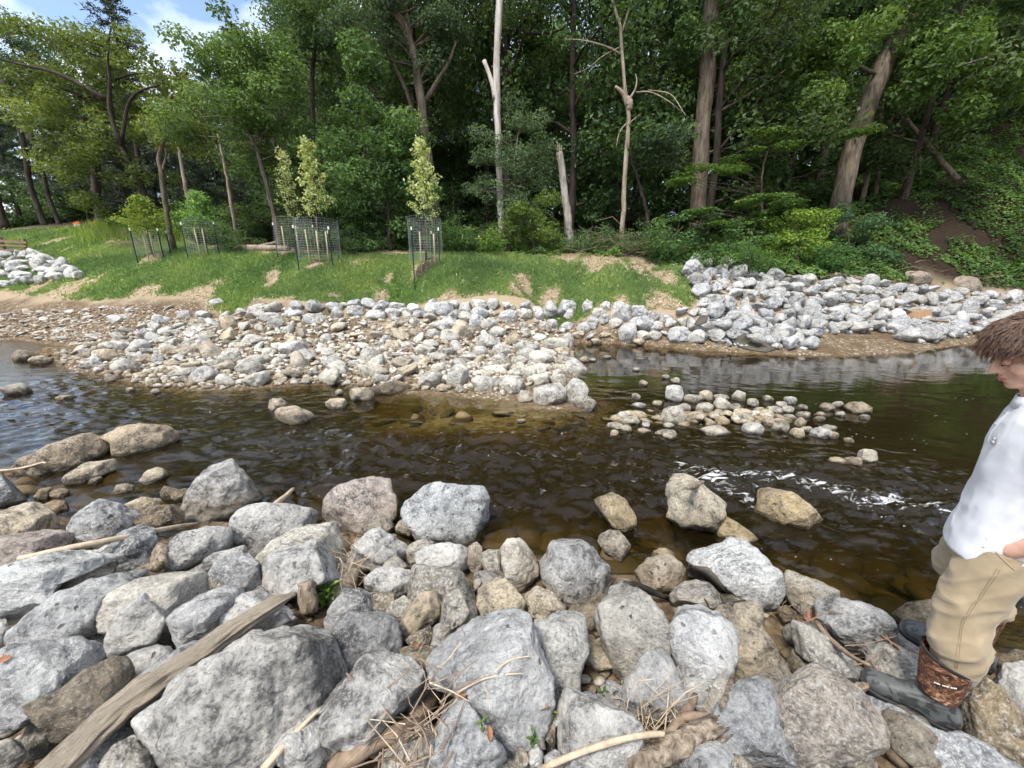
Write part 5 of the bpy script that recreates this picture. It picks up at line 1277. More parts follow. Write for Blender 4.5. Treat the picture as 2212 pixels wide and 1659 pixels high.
photo_tree('dark_slender_tree', 'dark slender leaning trunk right of the thin dead tree', 'tree', [(1407,535),(1396,453),(1378,390),(1360,330)], 20.4, [10,9,7,4], BARK_DARK, [(1390,330,60,30),(1440,300,50,40)], LEAF_BLUE, 2500, .15, (), 19, 1.6)
photo_tree('poplar_tree', 'big straight grey trunk rising out of low green branches', 'tree', [(1503,520),(1509,425),(1516,283),(1527,142),(1537,0)], 22.2, [36,33,31,28,24], BARK,
  [(1590,60,70,50),(1480,90,60,40),(1620,150,60,50),(1580,230,50,40),(1560,-10,120,40),(1660,80,60,60),(1600,300,60,40)], LEAF_DEEP, 9000, .18, [dict(p=[(1540,250),(1600,215),(1680,165),(1740,120)], w=[6,6,5,3], dy=-2)], 20, 3, above=(.4, 0, 8), tone=(1.3, 1.35, 1.2))
photo_tree('leaning_tree', 'thick ridged trunk leaning right with bright broad leaves', 'tree', [(1800,500),(1808,475),(1835,336),(1884,198),(1930,92),(1969,7)], 20.3, [40,38,36,34,31,27], BARK,
  [(1950,40,110,45,-1),(1830,70,60,45,-1.2),(1850,150,60,45,-1.2),(1790,110,60,40,-1),(2060,120,80,45,-1.5),(2130,80,80,60,-1),(2000,180,60,40,-1.5),(2110,190,80,40,-1.2),(2060,240,40,30,-1.3),(1990,110,50,40,-1),(1770,200,50,50,-1),(1730,150,50,50,-.5),(2180,20,70,50)],
  LEAF_BRIGHT, 12500, .2, [dict(p=[(1915,130),(1980,140),(2060,150),(2140,120)], w=[10,8,5,3], dy=-1.5), dict(p=[(1900,165),(1850,140),(1790,110)], w=[8,6,3], dy=-1.2)], 21, 2, twigs=False, above=(1.6, 0, 4), tone=(.95, .92, .9))
photo_tree('beech_tree', 'bright green beech holding out flat layered sprays', 'tree', [(1655,545),(1650,480),(1640,400),(1655,330),(1680,270)], 19.8, [7,6,5,4,2], BARK,
  [(1470,385,55,14,-1),(1540,365,60,16,-1.2),(1610,340,60,18,-1),(1690,310,70,18,-1),(1780,290,70,12,-1.2),(1640,300,50,14,-.6),(1850,285,30,6,-1.2),(1500,460,60,16,-1),(1570,445,60,18,-1),(1640,435,70,18,-1.2),(1540,490,60,16,-1.4),(1610,480,60,16,-1.5),(1700,450,60,20,-1),(1470,480,40,12,-1.2),(1740,300,50,12,-1)],
  LEAF_BRIGHT, 10500, .13, (), 22, 1.5, flat=.2, sub=(.35, .7), up=1.6, dens=1.0)
photo_tree('locust_shrub', 'grey green feathery young tree in front of the white dead trunk', 'tree', [(1120,530),(1115,440),(1110,340),(1125,260)], 20.0, [5,4,3,2], BARK,
  [(1120,240,20,35),(1160,260,25,40),(1130,310,60,40),(1060,300,35,35),(1170,340,45,40),(1090,370,60,40),(1030,350,30,30),(1180,400,40,30),(1050,420,60,30),(1110,440,60,30)], LEAF_BLUE, 7500, .12, (), 23, 1.5, sub=(.3, .6), tone=(1.3, 1.35, 1.2), tint0=.6)
photo_tree('olive_bush', 'rounded olive green bush right of the feathery young tree', 'bush', [(1155,542),(1150,500),(1145,450)], 19.3, [4,3,2], BARK,
  [(1120,470,50,35),(1170,450,45,35),(1195,490,30,35),(1110,515,45,22),(1165,505,45,25),(1070,520,30,18)], LEAF_OAK, 6500, .11, (), 24, 1.2, sub=(.3, .6), tone=(.85, .95, .8))
photo_tree('yellow_bush', 'yellow green bush at the foot of the leaning trunk', 'bush', [(1725,572),(1722,530),(1715,480)], 17.9, [4,3,2], BARK,
  [(1700,480,45,30),(1750,470,35,30),(1680,520,35,25),(1735,520,50,30),(1770,500,30,25),(1720,555,45,18),(1660,555,25,14)], LEAF_OAK, 6000, .11, (), 25, 1.0, sub=(.3, .55), tone=(1.05, 1.25, .7), tint0=.65)
photo_tree('slope_bush', 'dull green bush on the slope right of the yellow green bush', 'bush', [(1835,570),(1832,530),(1830,480)], 18.6, [4,3,2], BARK,
  [(1830,470,45,30),(1880,500,45,30),(1850,540,55,25),(1800,560,40,20),(1900,550,40,22)], LEAF_BLUE, 5000, .12, (), 26, 1.0, sub=(.3, .6), tone=(.9, 1.15, .9))
photo_tree('bent_sapling_tree', 'grey bent sapling trunk behind the leaning tree', 'tree', [(1862,432),(1868,410),(1884,319),(1915,270),(1940,238)], 22.5, [12,11,9,7,5], BARK, [(1960,210,50,30)], LEAF_DEEP, 900, .16, (), 27, 1.2)
photo_tree('thin_sapling_tree', 'thin upright trunk right of the bent sapling', 'tree', [(1891,428),(1894,380),(1900,300),(1905,230)], 22.8, [8,8,7,5], BARK, [(1905,200,40,30)], LEAF_DEEP, 700, .16, (), 28, 1.2)
photo_tree('pale_leaning_tree', 'pale bare trunk among the pines behind the second cage', 'dead tree', [(412,470),(397,382),(385,320)], 26.5, [10,9,6], DEAD_TAN, None, None, seed=29)
photo_tree('small_dead_tree', 'small pale dead trunk left of the curved tree', 'dead tree', [(498,440),(492,390),(475,312),(470,290)], 24, [8,8,7,3], DEAD_TAN, None, None, seed=30)
photo_tree('dark_twin_tree', 'dark upright trunk above the pale pair of saplings', 'tree', [(680,420),(676,319),(676,212),(673,142),(690,60)], 25, [13,12,10,9,6], BARK_DARK, [(700,60,70,50),(640,100,50,40),(720,130,40,40)], LEAF_DEEP, 4000, .18, (), 31, 2)
for (pts, w, lab) in [([(99,492),(64,400),(50,300)], 11, 'leaning pine trunk second from the left edge'), ([(131,492),(106,428),(85,340)], 9, 'slender leaning pine trunk left of the orange boxes'), ([(217,490),(209,425),(204,330)], 18, 'stout pine trunk right of the orange boxes'), ([(12,492),(-5,440),(-30,330)], 14, 'pine trunk at the left picture edge')]:
    photo_tree('pine_tree', lab, 'pine tree', pts, 33, [w, w * .9, w * .7], BARK_DARK, None, None, seed=w * 3, group='pine trunks beyond the lawn', above=(-.3, 0, 4))

# fallen pole on the slope
fp = np.array([at_y(1957,258,22.5), at_y(2010,322,21.6), at_y(2068,388,20.7)])
tag(obj('fallen_pole', MB().tube(resample(fp, 10), np.linspace(.09, .13, 10), 8, True, .05).mesh('fallen_pole'), BARK), 'thin fallen trunk lying askew on the slope, right', 'log')

# ---- the wood behind: several kinds, many trees
KINDS = [broadleaf(101, 19, .22, 4.6, 18, .21, 15000, .26), broadleaf(102, 21, .32, 4.2, 17, .21, 14000, .30), broadleaf(103, 17, .12, 4.4, 18, .20, 15000, .2), broadleaf(104, 22, .38, 5.0, 18, .22, 15000, .32), broadleaf(105, 14, .06, 3.8, 17, .19, 14000, .16)]
PINES = [conifer(111, 17, .18, 3.4, 13000), conifer(112, 15, .1, 3.0, 13000, .18)]
KIND_LABEL = ['tall dark green broadleaf tree standing in the wood', 'tall slim broadleaf tree standing in the wood', 'full bushy broadleaf tree standing in the wood', 'high crowned broadleaf tree standing in the wood', 'low crowned young broadleaf tree standing in the wood']
lr = np.random.default_rng(77)
spots = []
def try_spot(x, y, gap):
    for a in spots:
        if (a[0] - x) ** 2 + (a[1] - y) ** 2 < gap * gap: return False
    spots.append((x, y)); return True
n_try = 0
while len(spots) < 118 and n_try < 6000:
    n_try += 1
    y = lr.uniform(21.5, 56); x = lr.uniform(-1.5 * y, 1.45 * y)
    u = x / y
    if y < wood_edge(x) + 5: continue
    if u < -.62 and y < 33: continue
    if u < -1.2: continue
    if not try_spot(x, y, 2.9 + .03 * y): continue
    z = float(ground(x, y)) if abs(x) < 47 else float(land(np.array([x]), np.array([y]))[0])
    s = lr.uniform(.85, 1.2)
    pine = u < -.55 and lr.random() < .75
    if pine:
        k = lr.integers(2); H = (17, 15)[k]
        smax = (y * (.44 + .10 * lr.random()) + 2.1 - z) / H
        s = min(s, max(.45, smax))
        put_tree('pine_tree', 'feathery grey green pine in the stand beyond the lawn', 'pine tree', 'pines beyond the lawn', (x, y, z), *PINES[k], BARK_DARK, LEAF_PINE, s, lr.uniform(0, 6.28), (lr.uniform(.85, 1.2),) * 3)
    else:
        k = int(lr.choice(5, p=[.24, .2, .2, .18, .18])); H = (19, 21, 17, 22, 14)[k]
        if u < -.5: s = min(s, max(.45, (y * (.45 + .1 * lr.random()) + 2.1 - z) / H))
        g = lr.uniform(.75, 1.15); warm = lr.uniform(.85, 1.15)
        put_tree('forest_tree', KIND_LABEL[k], 'tree', 'trees of the wood', (x, y, z), *KINDS[k], BARK_DARK, LEAF_DEEP, (s, s, s * lr.uniform(.95, 1.15)), lr.uniform(0, 6.28), (g * warm, g, g * .95))
# farther rows, leafy to the ground, that close the view between the trunks
far = 0; n_try = 0
while far < 46 and n_try < 3000:
    n_try += 1
    y = lr.uniform(34, 62); x = lr.uniform(-1.2 * y, 1.4 * y); u = x / y
    if (u < -.6 and y < 42) or u < -1.0: continue
    if not try_spot(x, y, 2.6): continue
    z = float(ground(x, y)) if abs(x) < 47 and y < 57 else float(land(np.array([x]), np.array([y]))[0])
    k = (4, 2)[far % 2]; s = lr.uniform(.8, 1.25)
    if u < -.5: s = min(s, max(.4, (y * .42 + 2.1 - z) / (14, 17)[far % 2]))
    g = lr.uniform(.7, 1.2)
    put_tree('forest_tree', 'leafy low branched tree deep in the wood', 'tree', 'trees of the wood', (x, y, z - .8), *KINDS[k], BARK_DARK, LEAF_DEEP, s, lr.uniform(0, 6.28), (g, g, g * .9))
    far += 1
# spiky pine against the sky
x, y = at_y(300, 400, 34)[:2]
put_tree('pine_tree', 'thin pine with an upswept spiky top against the sky', 'pine tree', 'pines beyond the lawn', (x, y, ground(x, y)), *conifer(113, 18.5, .45, 2.4, 5000), BARK_DARK, LEAF_PINE, 1.0, .4)

MARKS = [(60, 'the pine trunks at the left edge'), (190, 'the orange boxes'), (300, 'the oak'), (440, 'the second cage'), (560, 'the curved tree'), (680, 'the pale pair of saplings'), (820, 'the low maple'), (930, 'the tall forked trunk'), (1080, 'the white dead trunk'), (1220, 'the broken snag'), (1345, 'the thin dead tree'), (1510, 'the big straight trunk'), (1700, 'the yellow green bush'), (1850, 'the leaning trunk'), (2000, 'the fallen pole'), (2170, 'the hill crest')]
def near_mark(px): return min(MARKS, key=lambda m: abs(m[0] - px))[1]
for o_ in list(COL.objects):
    if o_.get('group') in ('trees of the wood', 'pines beyond the lawn') and 'spiky' not in o_['label']:
        px_ = seen_at(o_.location)[0]; dep = 'front row' if o_.location.y < 29 else ('middle rows' if o_.location.y < 40 else 'back rows')
        base_ = o_['label'].split(' standing')[0].split(' in the stand')[0].split(' deep in')[0]
        o_['label'] = f'{base_} behind {near_mark(px_)}, {dep}'
# ---- low shrubs along the wood's edge and up the slope
SHRUBS = [shrub(121, 2.2, 1.4, 3200, .13), shrub(122, 1.6, 1.5, 3000, .12), shrub(123, 3.2, 1.6, 4200, .14)]
for i, (px, py, k, s, tn) in enumerate([(500,540,1,.8,(1,1,1)),(540,520,2,.9,(.9,.9,.9)),(660,535,1,.7,(1.1,1.1,1)),(720,542,0,.8,(1,1,1)),(780,545,1,.7,(1,1,1)),(960,545,0,.9,(1.1,1.2,1)),(1010,544,1,.9,(1.1,1.1,.9)),(1060,546,0,.7,(1.5,1.5,.8)),(1265,545,1,.8,(.9,1,.9)),(1290,525,2,.8,(.8,.9,.8)),(1380,550,1,.8,(1,1,1)),(1440,560,0,.9,(1,1.1,.9)),(1470,545,2,.8,(.9,1,.9)),
        (1540,580,1,.8,(1.2,1.3,.9)),(1600,590,1,.8,(1,1.1,.8)),(1590,560,0,.9,(1,1,.9)),(430,530,2,.8,(1.3,1.4,.8)),(470,525,0,.9,(1.5,1.5,.7)),(390,515,1,1.1,(1.6,1.7,.7)),(270,500,1,.9,(1.3,1.3,.9)),(1650,585,1,.7,(1.2,1.3,.8)),(1780,580,1,.8,(.8,1,.8)),(880,525,2,.9,(.8,.9,.8)),(1000,520,2,1,(.8,.9,.8)),(1330,515,2,.9,(.8,.9,.8)),(1420,510,2,1,(.8,.9,.8)),(700,515,2,.9,(.8,.9,.8)),(600,520,2,.8,(.8,.9,.8))]):
    h = hit(px, py)
    put_tree('understory_shrub', f"{('spreading', 'low', 'tall')[k]} {'yellowish' if tn[0] > 1.25 else ('dark' if tn[0] < .95 else 'mid')} green shrub at the wood edge by {near_mark(px)}", 'shrub', 'shrubs along the edge of the wood', h, *SHRUBS[k], BARK, LEAF_DEEP, s, i * 1.3, tuple(1.25 * t for t in tn))

ur = np.random.default_rng(91)
for i in range(84):
    y = ur.uniform(24, 52); x = ur.uniform(-.55 * y, 1.25 * y)
    if i > 60: y = ur.uniform(38, 54); x = ur.uniform(-1.3, -.5) * y
    if y < wood_edge(x) + 2.5: continue
    z = float(ground(x, y)) if abs(x) < 47 else float(land(np.array([x]), np.array([y]))[0]); s = ur.uniform(1.1, 2.0)
    o = put_tree('understory_shrub', f"shadowed {'tall' if s > 1.5 else 'low'} shrub inside the wood behind {near_mark(seen_at((x, y, z))[0])}", 'shrub', 'shrubs inside the wood', (x, y, z), *SHRUBS[i % 3], BARK_DARK, LEAF_DEEP, s, i * 1.7, (.95, 1.0, .9))
# ---- ground cover on the hill and wood floor
def cover(name, label, region_px, n, leaf, hgt, mat, seed, bare=(), tone=(1, 1, 1), region=None, thr=-.25):
    lr = np.random.default_rng(seed)
    poly = region if region is not None else [h[:2] for h in hits(region_px)]
    P = np.array(poly); lo, hi = P.min(0), P.max(0)
    c = lr.uniform(lo, hi, (n * 6, 2)); c = c[in_poly(c[:, 0], c[:, 1], poly)]
    c = c[lr.random(len(c)) < smooth(thr, thr + .5, fbm2(c[:, 0], c[:, 1], .55, 4, 31.0))]
    for bx, by, br in bare: c = c[np.hypot(c[:, 0] - bx, c[:, 1] - by) > br * lr.uniform(.6, 1.2, len(c))]
    c = c[:n]
    lump = np.clip(.55 + fbm2(c[:, 0], c[:, 1], 1.3, 3, 3.0), .05, 1.6)
    z = ground(c[:, 0], c[:, 1]) + hgt * lump * lr.random(len(c)) ** .5
    nn = lr.normal(size=(len(c), 3)) * .5 + [0, -.25, 1]
    t = np.clip(.5 + .5 * fbm2(c[:, 0], c[:, 1], .8, 3, 7.7) + lr.normal(size=len(c)) * .15, 0, 1)
    me = leaves_mesh(name, np.column_stack([c, z]), nn, leaf * np.clip(lr.normal(1, .25, len(c)), .5, 1.6), .8, t)
    return tag(obj(name, me, mat, color=tone), label, kind='stuff')
HILL = [(1530,592),(1600,560),(1700,545),(1800,520),(1900,480),(2000,400),(2100,330),(2211,250),(2330,220),(2330,648),(2211,636),(2100,640),(2000,622),(1900,614),(1750,605),(1640,596)]
HILL = [(x_, wood_edge(x_) + .2) for x_ in np.linspace(8.0, 26, 14)] + [(30, 19), (33, 27), (24, 27), (15, 24.5), (8.5, 20.5)]
b1, b2 = hit(1950, 450), hit(1960, 560)
cover('ground_cover', 'low leafy ground cover on the hill above the stone apron', None, 64000, .115, .42, LEAF_DEEP, 41, [(b1[0], b1[1], 1.0), (b2[0], b2[1], .5)], (1.15, 1.25, .95), region=HILL, thr=-.55)
FRINGE = [(x_, wood_edge(x_) - .3) for x_ in np.linspace(-9, 8, 18)] + [(x_, wood_edge(x_) + 3.0) for x_ in np.linspace(8, -9, 18)]
cover('undergrowth', 'weeds and seedlings on the floor of the wood edge', None, 16000, .12, .35, LEAF_DEEP, 42, (), (1.5, 1.55, 1.1), region=FRINGE, thr=-.3)
DEEPW = [(-12,22),(30,24),(40,45),(-20,45)]
cover('wood_floor_plants', 'dark low plants on the floor of the wood', None, 16000, .26, .6, LEAF_DEEP, 43, (), (.9, .95, .8), region=DEEPW, thr=-.2)
# tall pale meadow grass at the left wood edge
mp = np.random.default_rng(44)
mx = []
for px, py, r in [(250,505,1.5),(300,505,1.5),(400,510,1.5),(440,500,1.8),(350,500,1.5),(230,498,1.5),(460,515,1.2)]:
    h = hit(px, py); q = mp.normal(size=(1500, 2)) * r * .55 + h[:2]; mx.append(q)
mx = np.concatenate(mx)
tag(obj('tall_grass', blades_mesh('tall_grass', np.column_stack([mx, ground(mx[:, 0], mx[:, 1])]), mp.uniform(.3, .9, len(mx)), .05, .35, mp.random(len(mx))), GRASS, color=(1.3, 1.2, .8)), 'tall yellowish grass at the lawn edge by the pines', kind='stuff')
# ------------------------------------------------------------------ things standing and lying about
bpy.context.view_layer.update()
_dg = bpy.context.evaluated_depsgraph_get()
def surf(px, py, pull=0.0):
    """nearest built surface along a line of sight, pulled back towards the eye by pull metres"""
    d = Vector(ray(px, py)).normalized()
    ok, loc, nrm, _, ob, _ = scene.ray_cast(_dg, cam.location, d)
    p = np.array(loc) if ok else hit(px, py)
    return p - np.array(d) * pull
def drop(x, y, z0=3.0):
    ok, loc, nrm, *_ = scene.ray_cast(_dg, Vector((x, y, z0)), Vector((0, 0, -1)))
    return np.array(loc) if ok else np.array([x, y, float(ground(x, y))])

WOOD = simple_mat('stake_wood', (.50, .40, .26), .8, .2, 30, .3, stretch=(1, 1, .15))
OLDWOOD = simple_mat('rail_wood', (.20, .145, .09), .85, .3, 20, .5, stretch=(.2, 1, 1))
T_POST = simple_mat('post_paint', (.02, .045, .035), .5, .2, 20, .1)
WHITEP = simple_mat('white_tip', (.75, .74, .66), .6, .05, 10, .05)
WIRE = simple_mat('galvanised_wire', (.36, .38, .37), .45, .15, 10, .05, metal=.3)
GUARD = simple_mat('trunk_guard', (.025, .03, .035), .6, .2, 10, .1)
MULCH = simple_mat('mulch', (.06, .045, .035), .95, .4, 30, .9, .03)
DRIFT = mat_bark('driftwood', (.10, .075, .052), (.50, .41, .31), 30.0, 1.0)
TWIG = simple_mat('twig_brown', (.21, .155, .11), .85, .4, 25, .5)
TWIG_PALE = simple_mat('twig_pale', (.46, .37, .26), .8, .3, 25, .5)

def ring(c, r, z, n=40):
    a = np.linspace(0, 2 * math.pi, n + 1)
    return np.stack([c[0] + np.cos(a) * r, c[1] + np.sin(a) * r, np.full(n + 1, z)], 1)

def tree_cage(loc, R, Hh, label, stakes, posts):
    e = empty('tree_cage', loc)
    mb = MB()
    for k in range(int(Hh / .1) + 1): mb.tube(ring((0, 0), R, .04 + k * .1), .0032, 4, False)
    nv = 34
    for k in range(nv):
        a = k * 2 * math.pi / nv
        mb.tube(np.array([[math.cos(a) * R, math.sin(a) * R, .0], [math.cos(a) * R, math.sin(a) * R, Hh]]), .0028, 4, False)
    obj('wire_mesh', mb.mesh('wire_mesh'), WIRE, e)
    for a, h, lean in posts:
        m = MB(); x, y = math.cos(a) * (R + .03), math.sin(a) * (R + .03)
        top = np.array([x + lean, y, h])
        zb = float(ground(loc[0] + x, loc[1] + y)) - loc[2]
        m.box(((x + top[0]) / 2, y, (h + zb - .1) / 2), (.045, .02, h - zb + .1)); m.box(((x + top[0]) / 2, y - .018, (h + zb - .1) / 2), (.014, .03, h - zb + .1))
        p = obj('post', m.mesh('post', False), T_POST, e)
        obj('post_tip', MB().box(((x + top[0]) / 2, y - .005, h + .06), (.05, .045, .12)).mesh('post_tip', False), WHITEP, p)
    for a, r, h, lx in stakes:
        x, y = math.cos(a) * r, math.sin(a) * r
        zb = float(ground(loc[0] + x, loc[1] + y)) - loc[2]
        m = MB().tube(np.array([[x, y, zb - .05], [x + lx * .5, y, h * .5], [x + lx, y, h]]), [.026, .026, .024], 6)
        obj('stake', m.mesh('stake'), WOOD, e)
    return tag(e, label, 'tree cage', 'wire cages round the young trees')

def young_tree(loc, label, H, masses, total, leaf, lmat, tone, seed, r0=.03, spread=False):
    lr = np.random.default_rng(seed)
    e = empty('sapling', loc)
    mb = MB()
    tr = wander((0, 0, -.05), (lr.normal() * .05, lr.normal() * .05, H), 9, .02, lr)
    mb.tube(tr, np.linspace(r0, .006, 9), 7)
    cs, rs = [], []
    n_b = 34
    for i in range(n_b):
        f = masses[0] + (1 - masses[0]) * (i + .5) / n_b
        b = tr[min(8, int(f * 8))] * 1.0; b[2] = f * H
        az = i * 2.4
        L = masses[1] * (1.05 - (f - masses[0]) / (1 - masses[0])) ** .8 * lr.uniform(.6, 1.1) + .06
        el = lr.uniform(.15, .6) if spread else lr.uniform(.55, 1.0)
        t = b + np.array([math.cos(az) * math.cos(el), math.sin(az) * math.cos(el), math.sin(el)]) * L
        mb.tube(wander(b, t, 4, .02, lr), np.linspace(.009, .003, 4), 4, False)
        for q in (.45, .75, 1.0):
            cs.append(b + (t - b) * q); rs.append(np.array([.19, .19, .16]) * lr.uniform(.7, 1.2) * (1.25 if spread else 1))
    obj('trunk', mb.mesh('trunk'), BARK, e)
    per = np.full(len(cs), max(4, total // len(cs)))
    obj('crown', clump_leaves('crown', np.array(cs), np.array(rs), per, leaf, lr, .55, .3), lmat, e, color=tone)
    g = MB().tube(np.array([[0, 0, -.02], [0, 0, .35], [0, 0, .75]]), [.055, .052, .05], 10)
    obj('trunk_guard', g.mesh('trunk_guard'), GUARD, e)
    return tag(e, label, 'sapling', 'young trees planted on the bank')

def mulch_ring(loc, r, label):
    a = np.linspace(0, 2 * math.pi, 25)[:-1]
    v = [[0, 0, .06]]
    for s, z in ((.5, .07), (.85, .05), (1.0, -.04)):
        for t in a:
            x, y = math.cos(t) * r * s * rng.uniform(.93, 1.07), math.sin(t) * r * s * rng.uniform(.93, 1.07)
            v.append([x, y, z + float(ground(loc[0] + x, loc[1] + y)) - loc[2]])
    f3 = np.array([[0, 1 + k, 1 + (k + 1) % 24] for k in range(24)])
    f4 = np.array([[1 + 24 * i + k, 1 + 24 * (i + 1) + k, 1 + 24 * (i + 1) + (k + 1) % 24, 1 + 24 * i + (k + 1) % 24] for i in range(2) for k in range(24)])
    tag(obj('mulch_bed', mesh_np('mulch_bed', np.array(v), [f4, f3], None, True), MULCH, loc=loc), label, 'mulch bed', 'mulch rings under the young trees')

pi = math.pi
c1, c2, c3, c4, c5 = hit(333,554), hit(448,550), hit(692,562), hit(641,549), hit(921,566)
young_tree(c1, 'low spreading yellow green sapling in the leftmost cage', 2.6, (.36, 1.1), 2200, .12, LEAF_OAK, (1.5, 1.5, 1.1), 51, .035, True)
tree_cage(c1, .62, 1.1, 'small wire cage farthest left around the low spreading sapling', [(-1.9, .25, 1.15, -.03), (-.8, .3, 1.1, .0), (.4, .3, 1.0, .02)], [(-2.5, 1.15, 0), (-.3, 1.15, 0), (.6, 1.1, 0), (2.4, 1.1, 0)])
young_tree(c2, 'green bushy sapling in the second cage from the left', 2.7, (.42, .9), 2200, .12, LEAF_DEEP, (2.0, 2.1, 1.7), 52, .035, True)
tree_cage(c2, .75, 1.5, 'wire cage second from the left, in front of the curved tree', [(-1.9, .35, 1.2, -.04), (-1.0, .3, 1.2, .0)], [(-2.7, 1.3, -.02), (-.3, 1.35, 0), (1.6, 1.3, 0)])
young_tree(c3, 'pale yellow sapling in the front one of the two overlapping cages', 4.6, (.34, 1.0), 1600, .12, LEAF_PALE, (1, 1, 1), 53)
tree_cage(c3, .86, 1.65, 'front wire cage of the overlapping pair in the middle of the bank', [(-2.0, .55, 1.2, -.03), (-1.2, .5, 1.15, 0), (-.5, .55, 1.15, .0), (2.0, .5, 1.2, 0)], [(-2.5, 1.25, -.02), (-.6, 1.2, 0), (1.5, 1.2, 0)])
young_tree(c4, 'thin pale sapling in the rear one of the two overlapping cages', 4.3, (.34, .75), 1000, .10, LEAF_PALE, (.9, .9, .9), 54)
tree_cage(c4, .8, 1.55, 'rear wire cage of the overlapping pair in the middle of the bank', [(-2.2, .5, 1.2, -.02), (-.9, .5, 1.2, 0)], [(-2.9, 1.25, 0), (.3, 1.2, 0), (1.8, 1.2, 0)])
young_tree(c5, 'pale yellow conical sapling in the rightmost cage', 4.5, (.33, 1.0), 1600, .12, LEAF_PALE, (1, 1, 1), 55)
tree_cage(c5, .68, 1.7, 'tall wire cage standing alone, rightmost on the bank', [(-1.9, .42, 1.15, 0), (-.6, .5, 1.1, .0)], [(-2.2, 1.2, 0), (-.5, 1.2, 0), (1.4, 1.2, 0)])
mulch_ring(c5, .55, 'dark mulch ring under the rightmost caged sapling'); mulch_ring(c3, .6, 'dark mulch ring under the front caged sapling of the pair')

# orange boxes on the lawn crest
ORANGE = simple_mat('orange_plastic', (.75, .12, .04), .5, .1, 8, .05)
CREAM = simple_mat('pale_plastic', (.75, .55, .42), .5, .1, 8, .05)
for px, lab in ((170, 'small orange box on the lawn crest left of the other'), (208, 'small orange box at the foot of the stout pine')):
    b = hit(px, 491)
    e = empty('orange_box', b, .2)
    v = MB(); s0, s1 = .17, .19
    v.add(np.array([[x * s, y * s * .8, z] for z, s in ((0, s0), (.24, s1)) for x, y in ((-1, -1), (1, -1), (1, 1), (-1, 1))]), np.array([[0,1,5,4],[1,2,6,5],[2,3,7,6],[3,0,4,7],[3,2,1,0]]))
    obj('body', v.mesh('body', False), CREAM, e)
    obj('lid', MB().box((0, 0, .27), (.42, .34, .06)).box((0, 0, .315), (.3, .22, .03)).mesh('lid', False), ORANGE, e)
    obj('handle', MB().tube(np.array([[-.12, 0, .33], [-.1, 0, .39], [.1, 0, .39], [.12, 0, .33]]), .012, 6).mesh('handle'), ORANGE, e)
    tag(e, lab, 'box', 'orange boxes on the lawn')

# wooden rail at the left
fe = empty('wooden_fence', hit(56, 546))
f0 = np.array(fe.location)
Yf = f0[1]
def fpx(px, py, dy=0): return at_y(px, py, Yf + dy) - f0
for px, top, bot, dy in ((57, 522, 548, 0), (8, 518, 545, .0), (-45, 514, 545, .0)):
    a, b = fpx(px, bot, dy), fpx(px - 3, top, dy)
    obj('post', MB().box((a + b) / 2, (.14, .14, abs(b[2] - a[2]) + .3)).mesh('post', False), OLDWOOD, fe)
for t, bt, th in ((516, 524, .16), (527, 532, .12), (536, 543, .12)):
    a, b = fpx(-70, t, -.1), fpx(58, bt, -.1)
    d = b - a; L = np.linalg.norm(d); ang = math.atan2(d[2], d[0])
    R = np.array(Matrix.Rotation(-ang, 3, 'Y'))
    obj('rail', MB().box((a + b) / 2, (L, .07, th), R).mesh('rail', False), OLDWOOD, fe)
a, b = fpx(-70, 553, -.6), fpx(20, 562, -.6)
d = b - a
obj('deck_edge', MB().box((a + b) / 2, (np.linalg.norm(d), .9, .35), np.array(Matrix.Rotation(-math.atan2(d[2], d[0]), 3, 'Y'))).mesh('deck_edge', False), OLDWOOD, fe)
tag(fe, 'weathered brown post and rail fence at the left edge above the white stones', 'fence')

# logs at the wood edge, sawn block, brush
def log_px(name, label, pts, w, mat, y=None, cat='log', n=12, group=None, rough=.06, lift=0.0):
    p = np.array([hit(px, py) for px, py in pts]) if y is None else path_at(pts, y)
    p[:, 2] += lift
    q = resample(p, n); s = np.linalg.norm(q[0] - [0, 0, CAM_H]) / FPX / 2 * .95
    wd = np.interp(np.linspace(0, 1, n), np.linspace(0, 1, len(w)), w) * s
    return tag(obj(name, MB().tube(q, wd, 10, True, rough).mesh(name), mat), label, cat, group)
log_px('fallen_log', 'grey fallen log on the lawn edge left of the pale saplings', [(470,540),(520,541),(570,541),(625,542)], [10,12,11,9], DEAD_TAN, lift=.1)
log_px('fallen_log', 'short log behind the fallen log at the curved tree foot', [(560,540),(590,533),(608,527)], [9,9,8], DEAD_TAN, lift=.12)
log_px('fallen_log', 'grey branch wood lying below the hill bushes', [(1640,585),(1680,597),(1720,604)], [5,6,4], DEAD_TAN, lift=.1)
log_px('fallen_log', 'broken grey root wood behind the apron stones', [(1800,600),(1840,606),(1875,612)], [8,9,5], DEAD_TAN, lift=.12)
for k, (px, py) in enumerate([(1975,598),(2085,612)]):
    o = stone_from_outline('hill_boulder', blob(px, py + 6, 72, 42, np.random.default_rng(k + 5)), 4, 'foot', .9, 0, (.24, .19, .14, 0), extend=.2)
    tag(o, ('brown boulder half buried in the hill foot, left one', 'brown boulder half buried in the hill foot, right one')[k], 'boulder', 'boulders at the hill foot')
SAWN = simple_mat('sawn_wood', (.30, .185, .10), .8, .3, 12, .4, stretch=(1, 5, 1))
sb = surf(*to_px('R', [(1570,372)])[0], .05)
sbm = MB(); w_ = .42
sbm.add(np.array([[-w_, -.2, -.15], [w_ * .9, -.2, -.15], [w_, .2, -.15], [-w_, .25, -.15], [-w_ * .6, -.12, .12], [w_ * .75, -.1, .2], [w_ * .8, .12, .19], [-w_ * .4, .15, .15]]), np.array([[0,1,5,4],[1,2,6,5],[2,3,7,6],[3,0,4,7],[4,5,6,7],[3,2,1,0]]))
